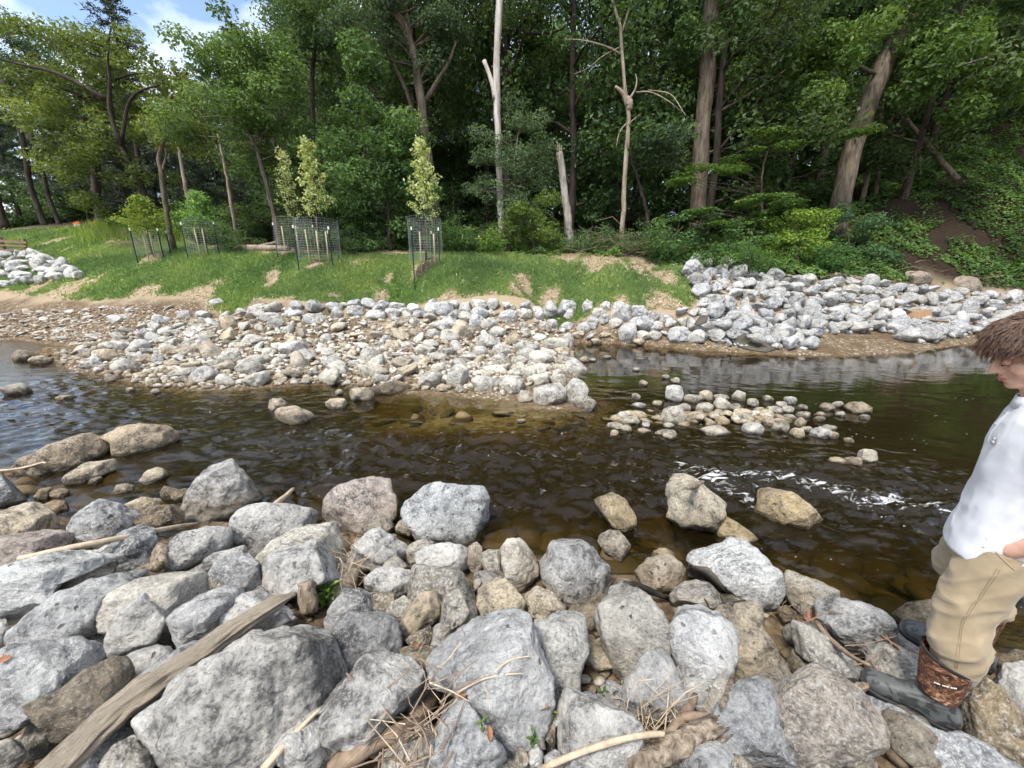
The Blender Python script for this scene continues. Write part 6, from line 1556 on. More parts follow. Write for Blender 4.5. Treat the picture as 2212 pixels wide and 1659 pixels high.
tag(obj('sawn_block', sbm.mesh('sawn_block', False), SAWN, loc=sb), 'orange brown split wood block lying on the stone apron', 'wood block')
for pts, lab in ([[(1995,232),(2000,233)], None],):
    pass
st_a = [surf(px, py, .06) for px, py in to_px('R', [(1530,392),(1640,403),(1755,412)])]
tag(obj('driftwood_stick', MB().tube(resample(np.array(st_a), 8), .035, 7).mesh('driftwood_stick'), TWIG), 'dark straight stick below the split wood block', 'stick')

def brush(name, label, centres, n, length, mat, seed, lift=.12, thick=.012, flatness=.35):
    lr = np.random.default_rng(seed); mb = MB()
    for c, r in centres:
        for _ in range(n):
            a = np.asarray(c) + lr.normal(size=3) * np.array([r, r * .6, .05]); a[2] += abs(lr.normal()) * lift
            az = lr.uniform(0, 6.28); L = length * lr.uniform(.4, 1.2)
            b = a + np.array([math.cos(az), math.sin(az), lr.normal() * flatness]) * L
            m = (a + b) / 2 + lr.normal(size=3) * L * .08
            t = thick * lr.uniform(.5, 1.4)
            mb.tube(np.array([a, m, b]), [t, t * .8, t * .4], 4, False)
    return tag(obj(name, mb.mesh(name), mat), label, kind='stuff')
brush('brush_heap', 'tangled dead brush at the foot of the broken snag', [(hit(1265,545), .7), (hit(1310,548), .7), (hit(1360,552), .6), (hit(1400,556), .5)], 42, 1.1, TWIG, 61, .45)
brush('brush_litter', 'dead branches on the slope above the apron', [(hit(1690,590), .7), (hit(1800,605), .6), (hit(1950,590), .8), (hit(2100,600), .9), (hit(1560,588), .5)], 14, .9, TWIG, 62, .15)
brush('grey_brush', 'grey twiggy brush heap behind the leftmost cage', [(hit(310,535), .6), (hit(290,533), .5)], 60, .8, TWIG, 63, .35, .01)

# short white-tipped stakes behind the rightmost cage
for i, px in enumerate((1000, 1035, 1060, 1100, 1180, 1252)):
    b = hit(px, 546)
    e = empty('marker_stake', b)
    obj('shaft', MB().box((0, 0, .28), (.03, .03, .62)).mesh('shaft', False), T_POST, e)
    obj('tip', MB().box((0, -.002, .66), (.036, .036, .14)).mesh('tip', False), WHITEP, e)
    tag(e, ('short white tipped stake, first right of the rightmost cage', 'short white tipped stake, second right of the rightmost cage', 'short white tipped stake, third right of the rightmost cage', 'short white tipped stake before the feathery young tree', 'short white tipped stake before the olive green bush', 'short white tipped stake right of the broken snag')[i], 'stake', 'white tipped stakes along the wood edge')

# ---- driftwood on the near bank
def wood_px(name, label, panel, pts, w, mat=TWIG_PALE, pull=None, n=14, seg=10, rough=.08, cat='driftwood', flat=1.0, smoothing=True, taper_tip=True, jag=0.0):
    P = to_px(panel, pts); k = PANEL[panel][2] * 2211 / 2822
    w = np.asarray(w, float) * k
    S = []
    for i, (px, py) in enumerate(P):
        d = Vector(ray(px, py)).normalized()
        ok, loc, *_ = scene.ray_cast(_dg, cam.location, d)
        S.append((loc - cam.location).length if ok else 3.0)
    S = np.array(S)
    t = np.linspace(0, 1, len(P))
    A = np.polyfit(t, S, 1 if len(P) < 6 else 2)
    fit = np.polyval(A, t); fit += min(0, (S - fit).min()) * .8          # lie on the highest stones
    wd = np.interp(t, np.linspace(0, 1, len(w)), w) * fit / FPX / 2
    pts3 = [np.array(cam.location) + np.array(Vector(ray(*q)).normalized()) * (f - r * .8) for q, f, r in zip(P, fit, wd)]
    q = resample(np.array(pts3), n)
    rr = np.interp(np.linspace(0, 1, n), t, wd)
    mb = MB(); mb.tube(q, rr, seg, True, rough)
    if jag:
        lr = np.random.default_rng(int(pts[0][0]))
        for e in (0, -1):
            dirv = (q[e] - q[1 if e == 0 else -2]); dirv /= np.linalg.norm(dirv)
            for j in range(6):
                o = lr.normal(size=3) * rr[e] * .45
                mb.tube(np.array([q[e] + o - dirv * .05, q[e] + o + dirv * lr.uniform(.02, jag)]), [rr[e] * .4, rr[e] * .08], 5)
    return tag(obj(name, mb.mesh(name), mat), label, cat)

# the big weathered log: ridged lengthwise
def ridged_log():
    P = to_px('A', [(250,1715),(480,1480),(640,1335),(850,1190),(1050,1060),(1250,915),(1420,805),(1565,735)])
    D = []
    for px, py in P:
        d = Vector(ray(px, py)).normalized(); ok, loc, *_ = scene.ray_cast(_dg, cam.location, d)
        D.append((loc - cam.location).length if ok else 2)
    D = np.array(D); t = np.linspace(0, 1, len(P)); fit = np.polyval(np.polyfit(t, D, 1), t); fit += min(0, (D - fit).min()) * .75
    wd = np.interp(t, [0, .3, .6, .85, 1], [47, 46, 40, 34, 22]) * PANEL['A'][2] * 2211 / 2822 * fit / FPX
    pts = np.array([np.array(cam.location) + np.array(Vector(ray(*q)).normalized()) * (f - r * .7) for q, f, r in zip(P, fit, wd)])
    n, seg = 60, 40
    q = resample(pts, n); r = np.interp(np.linspace(0, 1, n), t, wd)
    wob = perlin(np.stack([np.arange(n) * .11, np.zeros(n), np.zeros(n)], 1)); r = r * (1 + .16 * perlin(np.stack([np.arange(n) * .19, np.ones(n) * 3, np.zeros(n)], 1))); q[:, 0] += wob * .012; q[:, 2] += wob * .008
    tan = np.gradient(q, axis=0); tan /= np.linalg.norm(tan, axis=1)[:, None]
    a = np.arange(seg) * 2 * pi / seg
    V = []
    for i in range(n):
        up = np.array([0, 0, 1.0]); up -= tan[i] * (up @ tan[i]); up /= np.linalg.norm(up); sd = np.cross(tan[i], up)
        ridge = perlin(np.stack([np.cos(a) * 3.2, np.sin(a) * 3.2, np.full(seg, i * .06)], 1)) * .40 + perlin(np.stack([np.cos(a) * 7, np.sin(a) * 7, np.full(seg, i * .12 + 9)], 1)) * .17
        end = 1.0
        if i > n - 6: end = 1 - .13 * (i - n + 6) + .25 * perlin(np.stack([np.cos(a) * 2, np.sin(a) * 2, np.full(seg, 4.)], 1))
        rad = r[i] * (1 + ridge) * end
        V.append(q[i] + (np.cos(a) * rad)[:, None] * sd + (np.sin(a) * rad * .72)[:, None] * up)
    V = np.concatenate(V + [q[:1], q[-1:]])
    i, j = np.meshgrid(np.arange(n - 1), np.arange(seg), indexing='ij'); j2 = (j + 1) % seg
    F = np.stack([i * seg + j, i * seg + j2, (i + 1) * seg + j2, (i + 1) * seg + j], -1).reshape(-1, 4)
    kk = np.arange(seg)
    T = np.concatenate([np.stack([np.full(seg, n * seg), (kk + 1) % seg, kk], 1), np.stack([np.full(seg, n * seg + 1), (n - 1) * seg + kk, (n - 1) * seg + (kk + 1) % seg], 1)])
    # grain follows the log: store distance along it
    m, nt = mat_new('weathered_log'); k = N(nt)
    al = k.attr('along'); ro = k.attr('around')
    vec = k.n('ShaderNodeCombineXYZ', i_0=k.math('MULTIPLY', al, 2.2), i_1=k.math('MULTIPLY', ro, 9.0), i_2=0.0).outputs[0]
    f = k.noise(vec, 4.2, 8, .68, .8); f2 = k.noise(vec, .9, 3)
    col = k.cols(f, [(.30, (.13, .095, .065)), (.42, (.46, .38, .28)), (.54, (.64, .55, .43)), (.68, (.78, .70, .58))])
    col = k.mix(k.math('MULTIPLY', k.ramp(f2, .55, .75), .35), col, C(.40, .29, .19))
    k.out(k.bsdf(col, .85, k.bump(f, 1.0, .03), .2))
    me = mesh_np('driftwood_log', V, [F, T], {'along': np.concatenate([np.repeat(np.arange(n) * .05, seg), [0, 3]]), 'around': np.concatenate([np.tile(np.abs(a - pi), n), [0, 0]])}, True)
    tag(obj('driftwood_log', me, m), 'long weathered driftwood log lying across the near boulders', 'driftwood')
ridged_log()
wood_px('driftwood_stick', 'long thin pale brown stick lying under the blue grey boulder', 'A', [(100,555),(230,528),(350,500),(480,475),(620,450),(800,412),(960,380),(1040,370)], [16,22,20,16,10])
wood_px('driftwood_stick', 'bleached crooked branch end poking up beside the pyramid boulder', 'A', [(1440,290),(1462,255),(1500,235),(1525,205),(1547,188)], [26,24,22,18,16], n=10)
wood_px('driftwood_stick', 'thin pale stick leaning on the grey boulder at the bottom', 'A', [(1385,1670),(1480,1560),(1590,1440),(1690,1345)], [26,24,18,8], n=10)
wood_px('wood_chunk', 'upright chunk of weathered bark beside the driftwood log end', 'A', [(1610,680),(1620,750),(1640,835)], [60,72,62], DRIFT, n=8, rough=.12)
wood_px('wood_chunk', 'pale wood chip standing between two grey boulders', 'A', [(850,495),(845,545),(835,605)], [46,50,40], DRIFT, n=8, rough=.12)
wood_px('driftwood_branch', 'thick brown branch in the twig heap pointing right', 'B', [(40,1670),(170,1560),(300,1500),(430,1450),(510,1360),(585,1262)], [74,70,62,60,58,46], TWIG, n=16, rough=.07)
wood_px('driftwood_branch', 'broken pale plank in the dry grass heap', 'C', [(20,1650),(180,1580),(330,1510),(480,1430)], [70,80,84,54], DRIFT, n=10, rough=.13, jag=.05)
wood_px('driftwood_branch', 'grey forked branch standing in the dry grass heap', 'C', [(235,1500),(300,1400),(345,1330),(372,1275)], [40,40,36,20], TWIG, n=9)
wood_px('driftwood_stick', 'curved brown stick right of the dry grass heap', 'C', [(300,1395),(380,1380),(450,1390),(515,1410)], [30,30,26,14], TWIG, n=9)
wood_px('driftwood_stick', 'long thin tan stick sweeping under the dry grass heap', 'B', [(1130,1665),(1300,1590),(1500,1520),(1650,1485),(1790,1475),(1970,1495)], [20,22,22,18,10], n=14)
wood_px('twig', 'thin curved tan twig on the huge grey boulder, upper one', 'B', [(885,1155),(930,1110),(990,1080),(1085,1068)], [8,8,7,4], n=10, seg=5)
wood_px('twig', 'thin curved tan twig on the huge grey boulder, lower one', 'B', [(690,1262),(780,1205),(900,1168),(1040,1160)], [10,10,8,4], n=10, seg=5)
wood_px('twig', 'straight dark twig across the pale oval boulder', 'B', [(105,1160),(210,1260),(310,1360),(395,1455)], [8,9,9,6], TWIG, n=10, seg=5)
wood_px('twig', 'thin brown twig lying on the pinkish slab in the stream', 'P', [(-10,1322),(90,1315),(190,1295),(270,1265),(280,1275)], [8,9,9,7], n=10, seg=5)
wood_px('driftwood_stick', 'dark wet stick lying beside the blue grey pitted boulder', 'C', [(1010,890),(1060,960),(1130,1020),(1200,1080),(1290,1115)], [16,18,16,10], TWIG, n=10)
wood_px('driftwood_stick', 'short pale stick between the tall pitted boulder and dark boulder', 'C', [(565,1195),(545,1260),(510,1335)], [22,24,16], DRIFT, n=8)
wood_px('driftwood_stick', 'dark curved root left of the brown grey water boulder', 'C', [(0,690),(60,695),(130,725),(230,765)], [30,34,30,14], BARK_DARK, n=9)
wood_px('bark_piece', 'piece of reddish bark on the knobbly pale boulder', 'C', [(325,185),(360,175),(395,160),(415,148)], [14,30,26,10], DRIFT, n=7, rough=.15)

def at_surf_list(panel, pts, pull=.03): return [surf(px, py, pull) for px, py in to_px(panel, pts)]
brush('twig_heap', 'heap of brown twigs and stems at the bottom', [(p, .09) for p in at_surf_list('B', [(280,1500),(380,1560),(460,1600),(540,1560),(330,1620),(450,1500),(600,1250),(200,1600),(560,1480)])], 9, .18, TWIG, 71, .05, .0038, .5)
brush('pale_twigs', 'pale straw stems on the twig heap', [(p, .07) for p in at_surf_list('B', [(420,1480),(500,1560),(540,1600),(620,1280),(700,1270),(120,620),(150,640)])], 9, .2, TWIG_PALE, 72, .05, .003, .5)
brush('dry_grass', 'heap of dry straw coloured grass stems', [(p, .06) for p in at_surf_list('B', [(1730,1420),(1760,1470),(1700,1500),(1780,1400),(1690,1560),(1740,1550)])], 22, .16, TWIG_PALE, 73, .07, .0026, .8)
brush('shore_twigs', 'thin twigs caught between the shore boulders', [(p, .06) for p in at_surf_list('C', [(850,780),(870,800),(1040,860),(1230,1040),(1300,1080)]) + at_surf_list('A', [(1000,340),(500,480),(1830,560),(1860,600)])], 8, .2, TWIG, 74, .05, .0035, .4)

# weeds and dead leaves
def weed(label, panel, pt, H, nl, leaf, tone, seed, mat=LEAF_BRIGHT):
    lr = np.random.default_rng(seed); b = surf(*to_px(panel, [pt])[0])
    e = empty('weed', b); mb = MB(); P, Nn, S = [], [], []
    for s in range(2 if nl > 8 else 1):
        tp = np.array([lr.normal() * .25 * H, lr.normal() * .2 * H, H * (1 - .3 * s)]); st = wander((0, 0, -.02), tp, 6, .01 * H, lr)
        mb.tube(st, np.linspace(.004, .002, 6), 5)
        for i in range(nl // (2 if nl > 8 else 1)):
            f = .35 + .65 * i / nl * (2 if nl > 8 else 1); k = st[min(5, int(f * 5))]; az = i * 2.4
            d = np.array([math.cos(az), math.sin(az), .25]); P.append(k + d * leaf * .5); S.append(d); Nn.append(np.array([-d[0] * .4, -d[1] * .4, 1]))
    obj('stem', mb.mesh('stem'), mat, e)
    me = leaves_mesh('leaf', np.array(P), np.array(Nn), leaf, .42, lr.uniform(.4, .9, len(P)), np.array(S) * 4)
    o = obj('leaf', me, mat, e, color=tone); o['kind'] = 'stuff'
    return tag(e, label, 'weed')
weed('leafy green weed growing up by the driftwood log end', 'A', (1715,810), .17, 22, .085, (1.5, 1.5, 1.3), 81)
weed('little green weed in the bottom gravel', 'B', (1070,1530), .05, 8, .032, (.8, .9, .8), 82)
weed('small yellow green weed above the bottom gravel', 'B', (1195,1380), .04, 6, .035, (1.3, 1.2, .8), 83)
weed('small weed at the foot of the huge grey boulder', 'B', (828,1440), .025, 4, .03, (1.2, 1.1, .8), 84)
weed('small grass tuft by the muddy pool', 'B', (1450,1260), .03, 6, .03, (.8, .9, .6), 85)
DEADLEAF = simple_mat('dead_leaf', (.27, .13, .07), .75, .35, 30, .3)
def dead_leaf(label, panel, pt, s, seed, mat=DEADLEAF):
    lr = np.random.default_rng(seed); b = surf(*to_px(panel, [pt])[0], .012)
    n = 9; v = []
    for i in range(n):
        t = i / (n - 1); w = math.sin(pi * t) ** .7 * .32 * (1 + .2 * lr.normal())
        for q in (-1, 0, 1): v.append([(t - .5), q * w, .12 * q * q + .1 * math.sin(3 * t + 1)])
    v = np.array(v) * s
    f = np.array([[3 * i + j, 3 * i + j + 1, 3 * i + j + 4, 3 * i + j + 3] for i in range(n - 1) for j in range(2)])
    o = obj('dead_leaf', mesh_np('dead_leaf', v, f, None, True), mat, loc=b)
    o.rotation_euler = (lr.uniform(.2, .9), lr.uniform(-.5, .5), lr.uniform(0, 6.28))
    tag(o, label, 'leaf', 'dead leaves on the near bank')
for lab, pn, pt, s, sd in [('curled orange leaf beside the white loaf shaped stone', 'B', (185,690), .075, 1), ('small orange leaf under the buff block', 'B', (470,1012), .035, 2), ('pale orange leaf at the top of the triangular pale boulder', 'B', (708,1288), .05, 3), ('orange leaf by the bottom gravel weed', 'B', (1155,1352), .04, 4),
    ('brown leaves on the hollowed low grey stone', 'C', (425,785), .06, 5), ('rusty crumpled leaf below the pointed tan white stone', 'C', (980,858), .09, 6), ('brown leaf in front of the rear boot toe', 'C', (1390,1000), .08, 7), ('brown leaf at the foot of the huge grey boulder', 'B', (855,1480), .05, 8), ('brown leaf at the left edge gap', 'A', (25,1085), .04, 9), ('small tan leaf on the brown grey slab', 'B', (630,755), .025, 10)]:
    dead_leaf(lab, pn, pt, s, sd)
# scraps of dark cloth
def cloth(label, panel, poly, seed, pull=.02):
    lr = np.random.default_rng(seed)
    P = np.array(to_px(panel, poly)); c = P.mean(0)
    rings = [c + (P - c) * s for s in (.33, .66, 1.0)]
    px = [tuple(c)] + [tuple(q) for r in rings for q in r]
    v = np.array([surf(a, b, pull + .012 * lr.random()) for a, b in px])
    d = np.linalg.norm(v - np.array(cam.location), axis=1); lim = np.median(d) + .12
    dirs = (v - np.array(cam.location)) / d[:, None]
    v = np.array(cam.location) + dirs * np.minimum(d, lim)[:, None]
    n = len(P)
    f3 = np.array([[0, 1 + k, 1 + (k + 1) % n] for k in range(n)])
    f4 = np.array([[1 + n * i + k, 1 + n * (i + 1) + k, 1 + n * (i + 1) + (k + 1) % n, 1 + n * i + (k + 1) % n] for i in range(2) for k in range(n)])
    o = obj('cloth_scrap', mesh_np('cloth_scrap', v, [f4, f3], None, True), simple_mat('dark_cloth', (.085, .075, .06), .95, .2, 60, .4, .004))
    md = o.modifiers.new('thick', 'SOLIDIFY'); md.thickness = .006
    return tag(o, label, 'cloth scrap')
cloth('dark grey geotextile scrap draped on the large white grey boulder', 'C', [(325,610),(370,592),(440,598),(490,650),(530,720),(500,735),(450,690),(380,660),(335,650)], 1)
cloth('dark cloth edge trapped under the large white grey boulder', 'C', [(500,740),(560,745),(640,780),(560,800),(515,790)], 2)
cloth('black liner sheet showing under the apron stones at the water', 'R', [(420,520),(500,490),(560,520),(640,540),(700,580),(640,600),(560,590),(480,570)], 3, .05)
cloth('black liner corner at the grass edge of the apron', 'R', [(200,430),(240,370),(290,375),(280,410),(230,440)], 4, .05)
# ------------------------------------------------------------------ the person at the right
def settle(cx_, cy_, z_target, half=.11):
    """lower or lift the stone under a boot so that its top meets the sole"""
    for _ in range(4):
        bpy.context.view_layer.update()
        dg = bpy.context.evaluated_depsgraph_get()
        best, who = -9, None
        for a in np.linspace(-half, half, 5):
            for b in (-.035, 0, .035):
                x = cx_ + a * math.cos(PH) - b * math.sin(PH); y = cy_ + a * math.sin(PH) + b * math.cos(PH)
                ok, loc, nrm, _, ob, _ = scene.ray_cast(dg, Vector((x, y, 1.3)), Vector((0, 0, -1)))
                if ok and loc.z > best and ob.name.startswith(('boulder', 'dead_leaf')): best, who = loc.z, ob
        if who is None or abs(best - z_target) < .004: break
        who.location.z += z_target - best + .004
PH = math.radians(136.6)
PERSON_O = np.array([2.0, 1.43, 0.20])
person = empty('person', PERSON_O, PH)
tag(person, 'person in white polo shirt, khaki trousers and camouflage boots, head bowed, hand in pocket', 'person')
PR = np.array([[math.cos(PH), -math.sin(PH), 0], [math.sin(PH), math.cos(PH), 0], [0, 0, 1]])

def ell_tube(mb, rings, seg=28, power=2.3):
    """rings: (x, y, z, half depth, half width[, tilt of the ring about y]) stacked into a closed body"""
    a = np.arange(seg) * 2 * pi / seg
    V = []
    for r in rings:
        x, y, z, dx, wy = r[:5]; tl = r[5] if len(r) > 5 else 0.0
        cx_ = np.sign(np.cos(a)) * np.abs(np.cos(a)) ** (2 / power) * dx; sy_ = np.sign(np.sin(a)) * np.abs(np.sin(a)) ** (2 / power) * wy
        V.append(np.stack([x + cx_ * math.cos(tl), y + sy_, z + cx_ * math.sin(tl)], 1))
    n = len(V); V = np.concatenate(V + [[rings[0][:3]], [rings[-1][:3]]])
    i, j = np.meshgrid(np.arange(n - 1), np.arange(seg), indexing='ij'); j2 = (j + 1) % seg
    F = np.stack([i * seg + j, i * seg + j2, (i + 1) * seg + j2, (i + 1) * seg + j], -1).reshape(-1, 4)
    k = np.arange(seg)
    mb.add(V, [F, np.stack([np.full(seg, n * seg), (k + 1) % seg, k], 1), np.stack([np.full(seg, n * seg + 1), (n - 1) * seg + k, (n - 1) * seg + (k + 1) % seg], 1)])

def ball(mb, c, r, R=None, level=3):
    d, F = ico(level); v = d * np.asarray(r)
    if R is not None: v = v @ np.asarray(R).T
    mb.add(v + np.asarray(c), F)

def fuse(mb, name, voxel, mat, parent, smooth_it=6, shape=None):
    """weld overlapping solids into one continuous skin"""
    me = mb.mesh(name + '_parts')
    t = bpy.data.objects.new(name + '_tmp', me); COL.objects.link(t)
    m = t.modifiers.new('r', 'REMESH'); m.mode = 'VOXEL'; m.voxel_size = voxel
    s = t.modifiers.new('s', 'SMOOTH'); s.iterations = smooth_it; s.factor = .5
    bpy.context.view_layer.update()
    dg = bpy.context.evaluated_depsgraph_get()
    out = bpy.data.meshes.new_from_object(t.evaluated_get(dg), depsgraph=dg)
    bpy.data.objects.remove(t); bpy.data.meshes.remove(me)
    out.name = name
    n = len(out.vertices); co = np.empty(n * 3, np.float32); no = np.empty(n * 3, np.float32)
    out.vertices.foreach_get('co', co); out.vertex_normals.foreach_get('vector', no)
    co = co.reshape(-1, 3).astype(float); no = no.reshape(-1, 3)
    if shape: co = shape(co, no)
    out.vertices.foreach_set('co', co.astype(np.float32).ravel())
    out.polygons.foreach_set('use_smooth', np.full(len(out.polygons), True)); out.update()
    out.materials.clear()
    return obj(name, out, mat, parent)

def mat_skin():
    m, nt = mat_new('skin'); k = N(nt)
    tc = k.n('ShaderNodeTexCoord').outputs['Object']
    f = k.noise(tc, 18, 4); f2 = k.noise(tc, 220, 3)
    col = k.cols(f, [(.3, (.50, .27, .19)), (.7, (.66, .41, .31))])
    b = k.n('ShaderNodeBsdfPrincipled', i_Base_Color=col, i_Roughness=.48)
    b.inputs['Subsurface Weight'].default_value = .12; b.inputs['Subsurface Radius'].default_value = (.02, .008, .004); b.inputs['Subsurface Scale'].default_value = .5
    k.link(k.bump(f2, .12, .002), b.inputs['Normal']); k.out(b.outputs[0])
    return m
def mat_cloth(name, lo, hi, weave=900, fold=.25):
    m, nt = mat_new(name); k = N(nt)
    tc = k.n('ShaderNodeTexCoord').outputs['Object']
    f = k.noise(tc, 9, 5, .55, .4); w = k.noise(tc, weave, 2)
    col = k.cols(f, [(.3, lo), (.7, hi)])
    b = k.n('ShaderNodeBsdfPrincipled', i_Base_Color=col, i_Roughness=.9)
    b.inputs['Sheen Weight'].default_value = .15
    h = k.math('ADD', k.math('MULTIPLY', f, .8), k.math('MULTIPLY', w, .06))
    k.link(k.bump(h, fold, .02), b.inputs['Normal']); k.out(b.outputs[0])
    return m
def mat_camo():
    m, nt = mat_new('brown_camouflage'); k = N(nt)
    tc = k.n('ShaderNodeTexCoord').outputs['Object']
    f = k.noise(tc, 26, 6, .7, 1.5); g = k.noise(tc, 55, 5, .75, 2.0)
    col = k.cols(f, [(.36, (.022, .012, .01)), (.45, (.075, .03, .02)), (.53, (.12, .055, .033)), (.58, (.30, .13, .05)), (.64, (.40, .31, .22))])
    col = k.mix(k.math('MULTIPLY', k.ramp(g, .56, .64), .6), col, C(.38, .30, .22))
    k.out(k.bsdf(col, .7, k.bump(g, .25, .004), .2)); return m
def mat_rubber():
    m, nt = mat_new('grey_rubber'); k = N(nt)
    tc = k.n('ShaderNodeTexCoord').outputs['Object']
    f = k.noise(tc, 20, 2, .4, 1.0); g = k.noise(tc, 60, 5, .7); d = k.noise(tc, 8, 5, .6)
    col = k.mix(k.ramp(f, .5, .53), C(.085, .09, .088), C(.035, .038, .038))
    col = k.mix(k.math('MULTIPLY', k.ramp(d, .48, .68), .45), col, C(.17, .165, .15))
    k.out(k.bsdf(col, .5, k.bump(g, .15, .004), .35)); return m
SKIN = mat_skin(); SHIRT = mat_cloth('white_cotton', (.56, .57, .61), (.63, .645, .68)); KHAKI = mat_cloth('khaki_twill', (.25, .195, .12), (.325, .26, .17), fold=.4)
CAMO = mat_camo(); RUBBER = mat_rubber(); BLACK = simple_mat('black_trim', (.012, .012, .014), .6, .2, 20, .1)
HAIRM = simple_mat('brown_hair', (.105, .058, .036), .42, .6, 40, .3, spec=.5, stretch=(1, 1, 1))

# head frame: centre, forward, left, up
HC = np.array([.020, 0, 1.632]); HP = math.radians(23)
HY, HS = math.radians(15), 1.1                                             # head turned a little to its left
HF = np.array([math.cos(HP) * math.cos(HY), math.cos(HP) * math.sin(HY), -math.sin(HP)]); HL = np.array([-math.sin(HY), math.cos(HY), 0]); HU = np.cross(HF, HL)
HF, HL, HU = HF * HS, HL * HS, HU * HS
HR = np.stack([HF, HL, HU], 1)
def hd(f, l, u): return HC + HF * f + HL * l + HU * u

LA, RA = np.array([.0, .196, 0.]), np.array([-.13, -.225, .07])          # ankles on the two stones
for A_ in (LA, RA):
    w_ = PR @ (A_ + np.array([.06, 0, 0])) + PERSON_O
    settle(w_[0], w_[1], w_[2])
body = MB()
ball(body, hd(-.012, 0, .035), (.097, .076, .086), HR, 4)
ball(body, hd(.022, 0, -.035), (.066, .060, .082), HR, 4)
ball(body, hd(.045, 0, -.088), (.040, .036, .026), HR)                     # chin and jaw
ball(body, hd(.068, 0, -.094), (.018, .020, .016), HR)
for s in (-1, 1):
    ball(body, hd(.050, s * .040, -.028), (.032, .026, .030), HR)          # cheeks
    ball(body, hd(.070, s * .030, .020), (.022, .032, .012), HR)           # brow
    ball(body, hd(-.012, s * .080, -.012), (.020, .009, .032), HR)         # ears
    ball(body, hd(.012, s * .046, -.072), (.046, .017, .026), HR)          # jaw line
    ball(body, hd(.089, s * .012, -.036), (.011, .009, .009), HR)          # nostril wings
for t in np.linspace(0, 1, 7): ball(body, hd(.082 + .021 * t, 0, .012 - .042 * t), (.010 + .004 * t, .009 + .004 * t, .012), HR, 2)
ball(body, hd(.083, 0, -.058), (.012, .022, .009), HR, 2); ball(body, hd(.082, 0, -.070), (.012, .019, .008), HR, 2)
body.tube(np.array([hd(-.025, 0, -.05), [-.02, 0, 1.53], [-.05, 0, 1.45], [-.06, 0, 1.36]]), [.056, .056, .062, .08], 18)
ell_tube(body, [(-.05, 0, .86, .10, .15), (-.05, 0, 1.0, .10, .15), (-.06, 0, 1.2, .10, .15), (-.07, 0, 1.36, .09, .16), (-.06, 0, 1.43, .06, .10)])
for s, A in ((1, LA), (-1, RA)):
    body.tube(np.array([[-.05, s * .10, .92], [.0, s * .14, .56 + A[2]], [A[0] - .03, A[1], .30 + A[2]], [A[0] - .02, A[1], .08 + A[2]]]), [.085, .058, .05, .036], 16)
    ball(body, (A[0] + .04, A[1], .045 + A[2]), (.115, .036, .03))
# arms: upper arm back, forearm forward into the pocket
ELB = {1: np.array([-.21, .265, 1.11]), -1: np.array([-.22, -.25, 1.10])}
WR = {1: np.array([-.05, .168, .885]), -1: np.array([-.02, -.150, .87])}
for s in (1, -1):
    sh = np.array([-.07, s * .185, 1.385])
    body.tube(np.array([sh, (sh + ELB[s]) / 2, ELB[s]]), [.052, .046, .039], 16)
    body.tube(resample(np.array([ELB[s], (ELB[s] + WR[s]) / 2, WR[s]]), 6), [.039, .043, .041, .036, .031, .028], 16)
    d = np.array([.35, -.22 * s, -.90]); d /= np.linalg.norm(d)
    lat = np.cross(d, [0, 1, 0]); lat /= np.linalg.norm(lat)
    ball(body, WR[s] + d * .045, (.040, .022, .048), np.stack([lat, np.cross(d, lat), d], 1))           # palm
    for q, L in zip((-.027, -.009, .009, .026), (.062, .072, .07, .055)):
        b0 = WR[s] + d * .08 + lat * q
        body.tube(np.array([b0, b0 + d * L * .5, b0 + d * L * .9 + np.array([.012, 0, 0])]), [.009, .0085, .007], 8)
    tb = WR[s] + d * .03 - lat * .03
    body.tube(np.array([tb, tb + d * .02 - lat * .03, tb + d * .055 - lat * .035]), [.012, .010, .008], 8)
def face(co, no):
    q = (co - HC) @ HR / HS ** 2
    for s in (-1, 1):
        g = np.exp(-(((q[:, 0] - .085) / .022) ** 2 + ((q[:, 1] - s * .032) / .017) ** 2 + ((q[:, 2] - .002) / .010) ** 2))
        co = co - HF * (g * .007)[:, None]
    g = np.exp(-(((q[:, 2] + .0642) / .0028) ** 2 + (q[:, 1] / .022) ** 2)) * (q[:, 0] > .05)
    return co - HF * (g * .004)[:, None]
fuse(body, 'body', .0048, SKIN, person, 4, face)
# eyes, brows, lips
LASH = simple_mat('lash_brown', (.03, .018, .012), .6, .2, 20, .1); LIP = simple_mat('lip', (.46, .19, .15), .45, .15, 40, .1)
for s in (-1, 1):
    m = MB(); ball(m, hd(.078, s * .032, .000), (.0125, .0135, .0115), HR); obj('eyelid', m.mesh('eyelid'), SKIN, person)
    obj('eyelash', MB().tube(np.array([hd(.087, s * .020, -.007), hd(.092, s * .032, -.0095), hd(.084, s * .045, -.007)]), [.0012, .0022, .001], 6).mesh('eyelash'), LASH, person)
    obj('eyebrow', MB().tube(np.array([hd(.094, s * .012, .019), hd(.094, s * .030, .0245), hd(.080, s * .049, .020)]), [.0028, .0046, .0015], 7).mesh('eyebrow'), HAIRM, person)
m = MB(); m.tube(np.array([hd(.086, -.021, -.0625), hd(.0955, -.006, -.0600), hd(.0955, .006, -.0600), hd(.086, .021, -.0625)]), [.0015, .0036, .0036, .0015], 8); obj('upper_lip', m.mesh('upper_lip'), LIP, person)
m = MB(); m.tube(np.array([hd(.085, -.019, -.0665), hd(.0935, 0, -.0690), hd(.085, .019, -.0665)]), [.0015, .0045, .0015], 8); obj('lower_lip', m.mesh('lower_lip'), LIP, person)

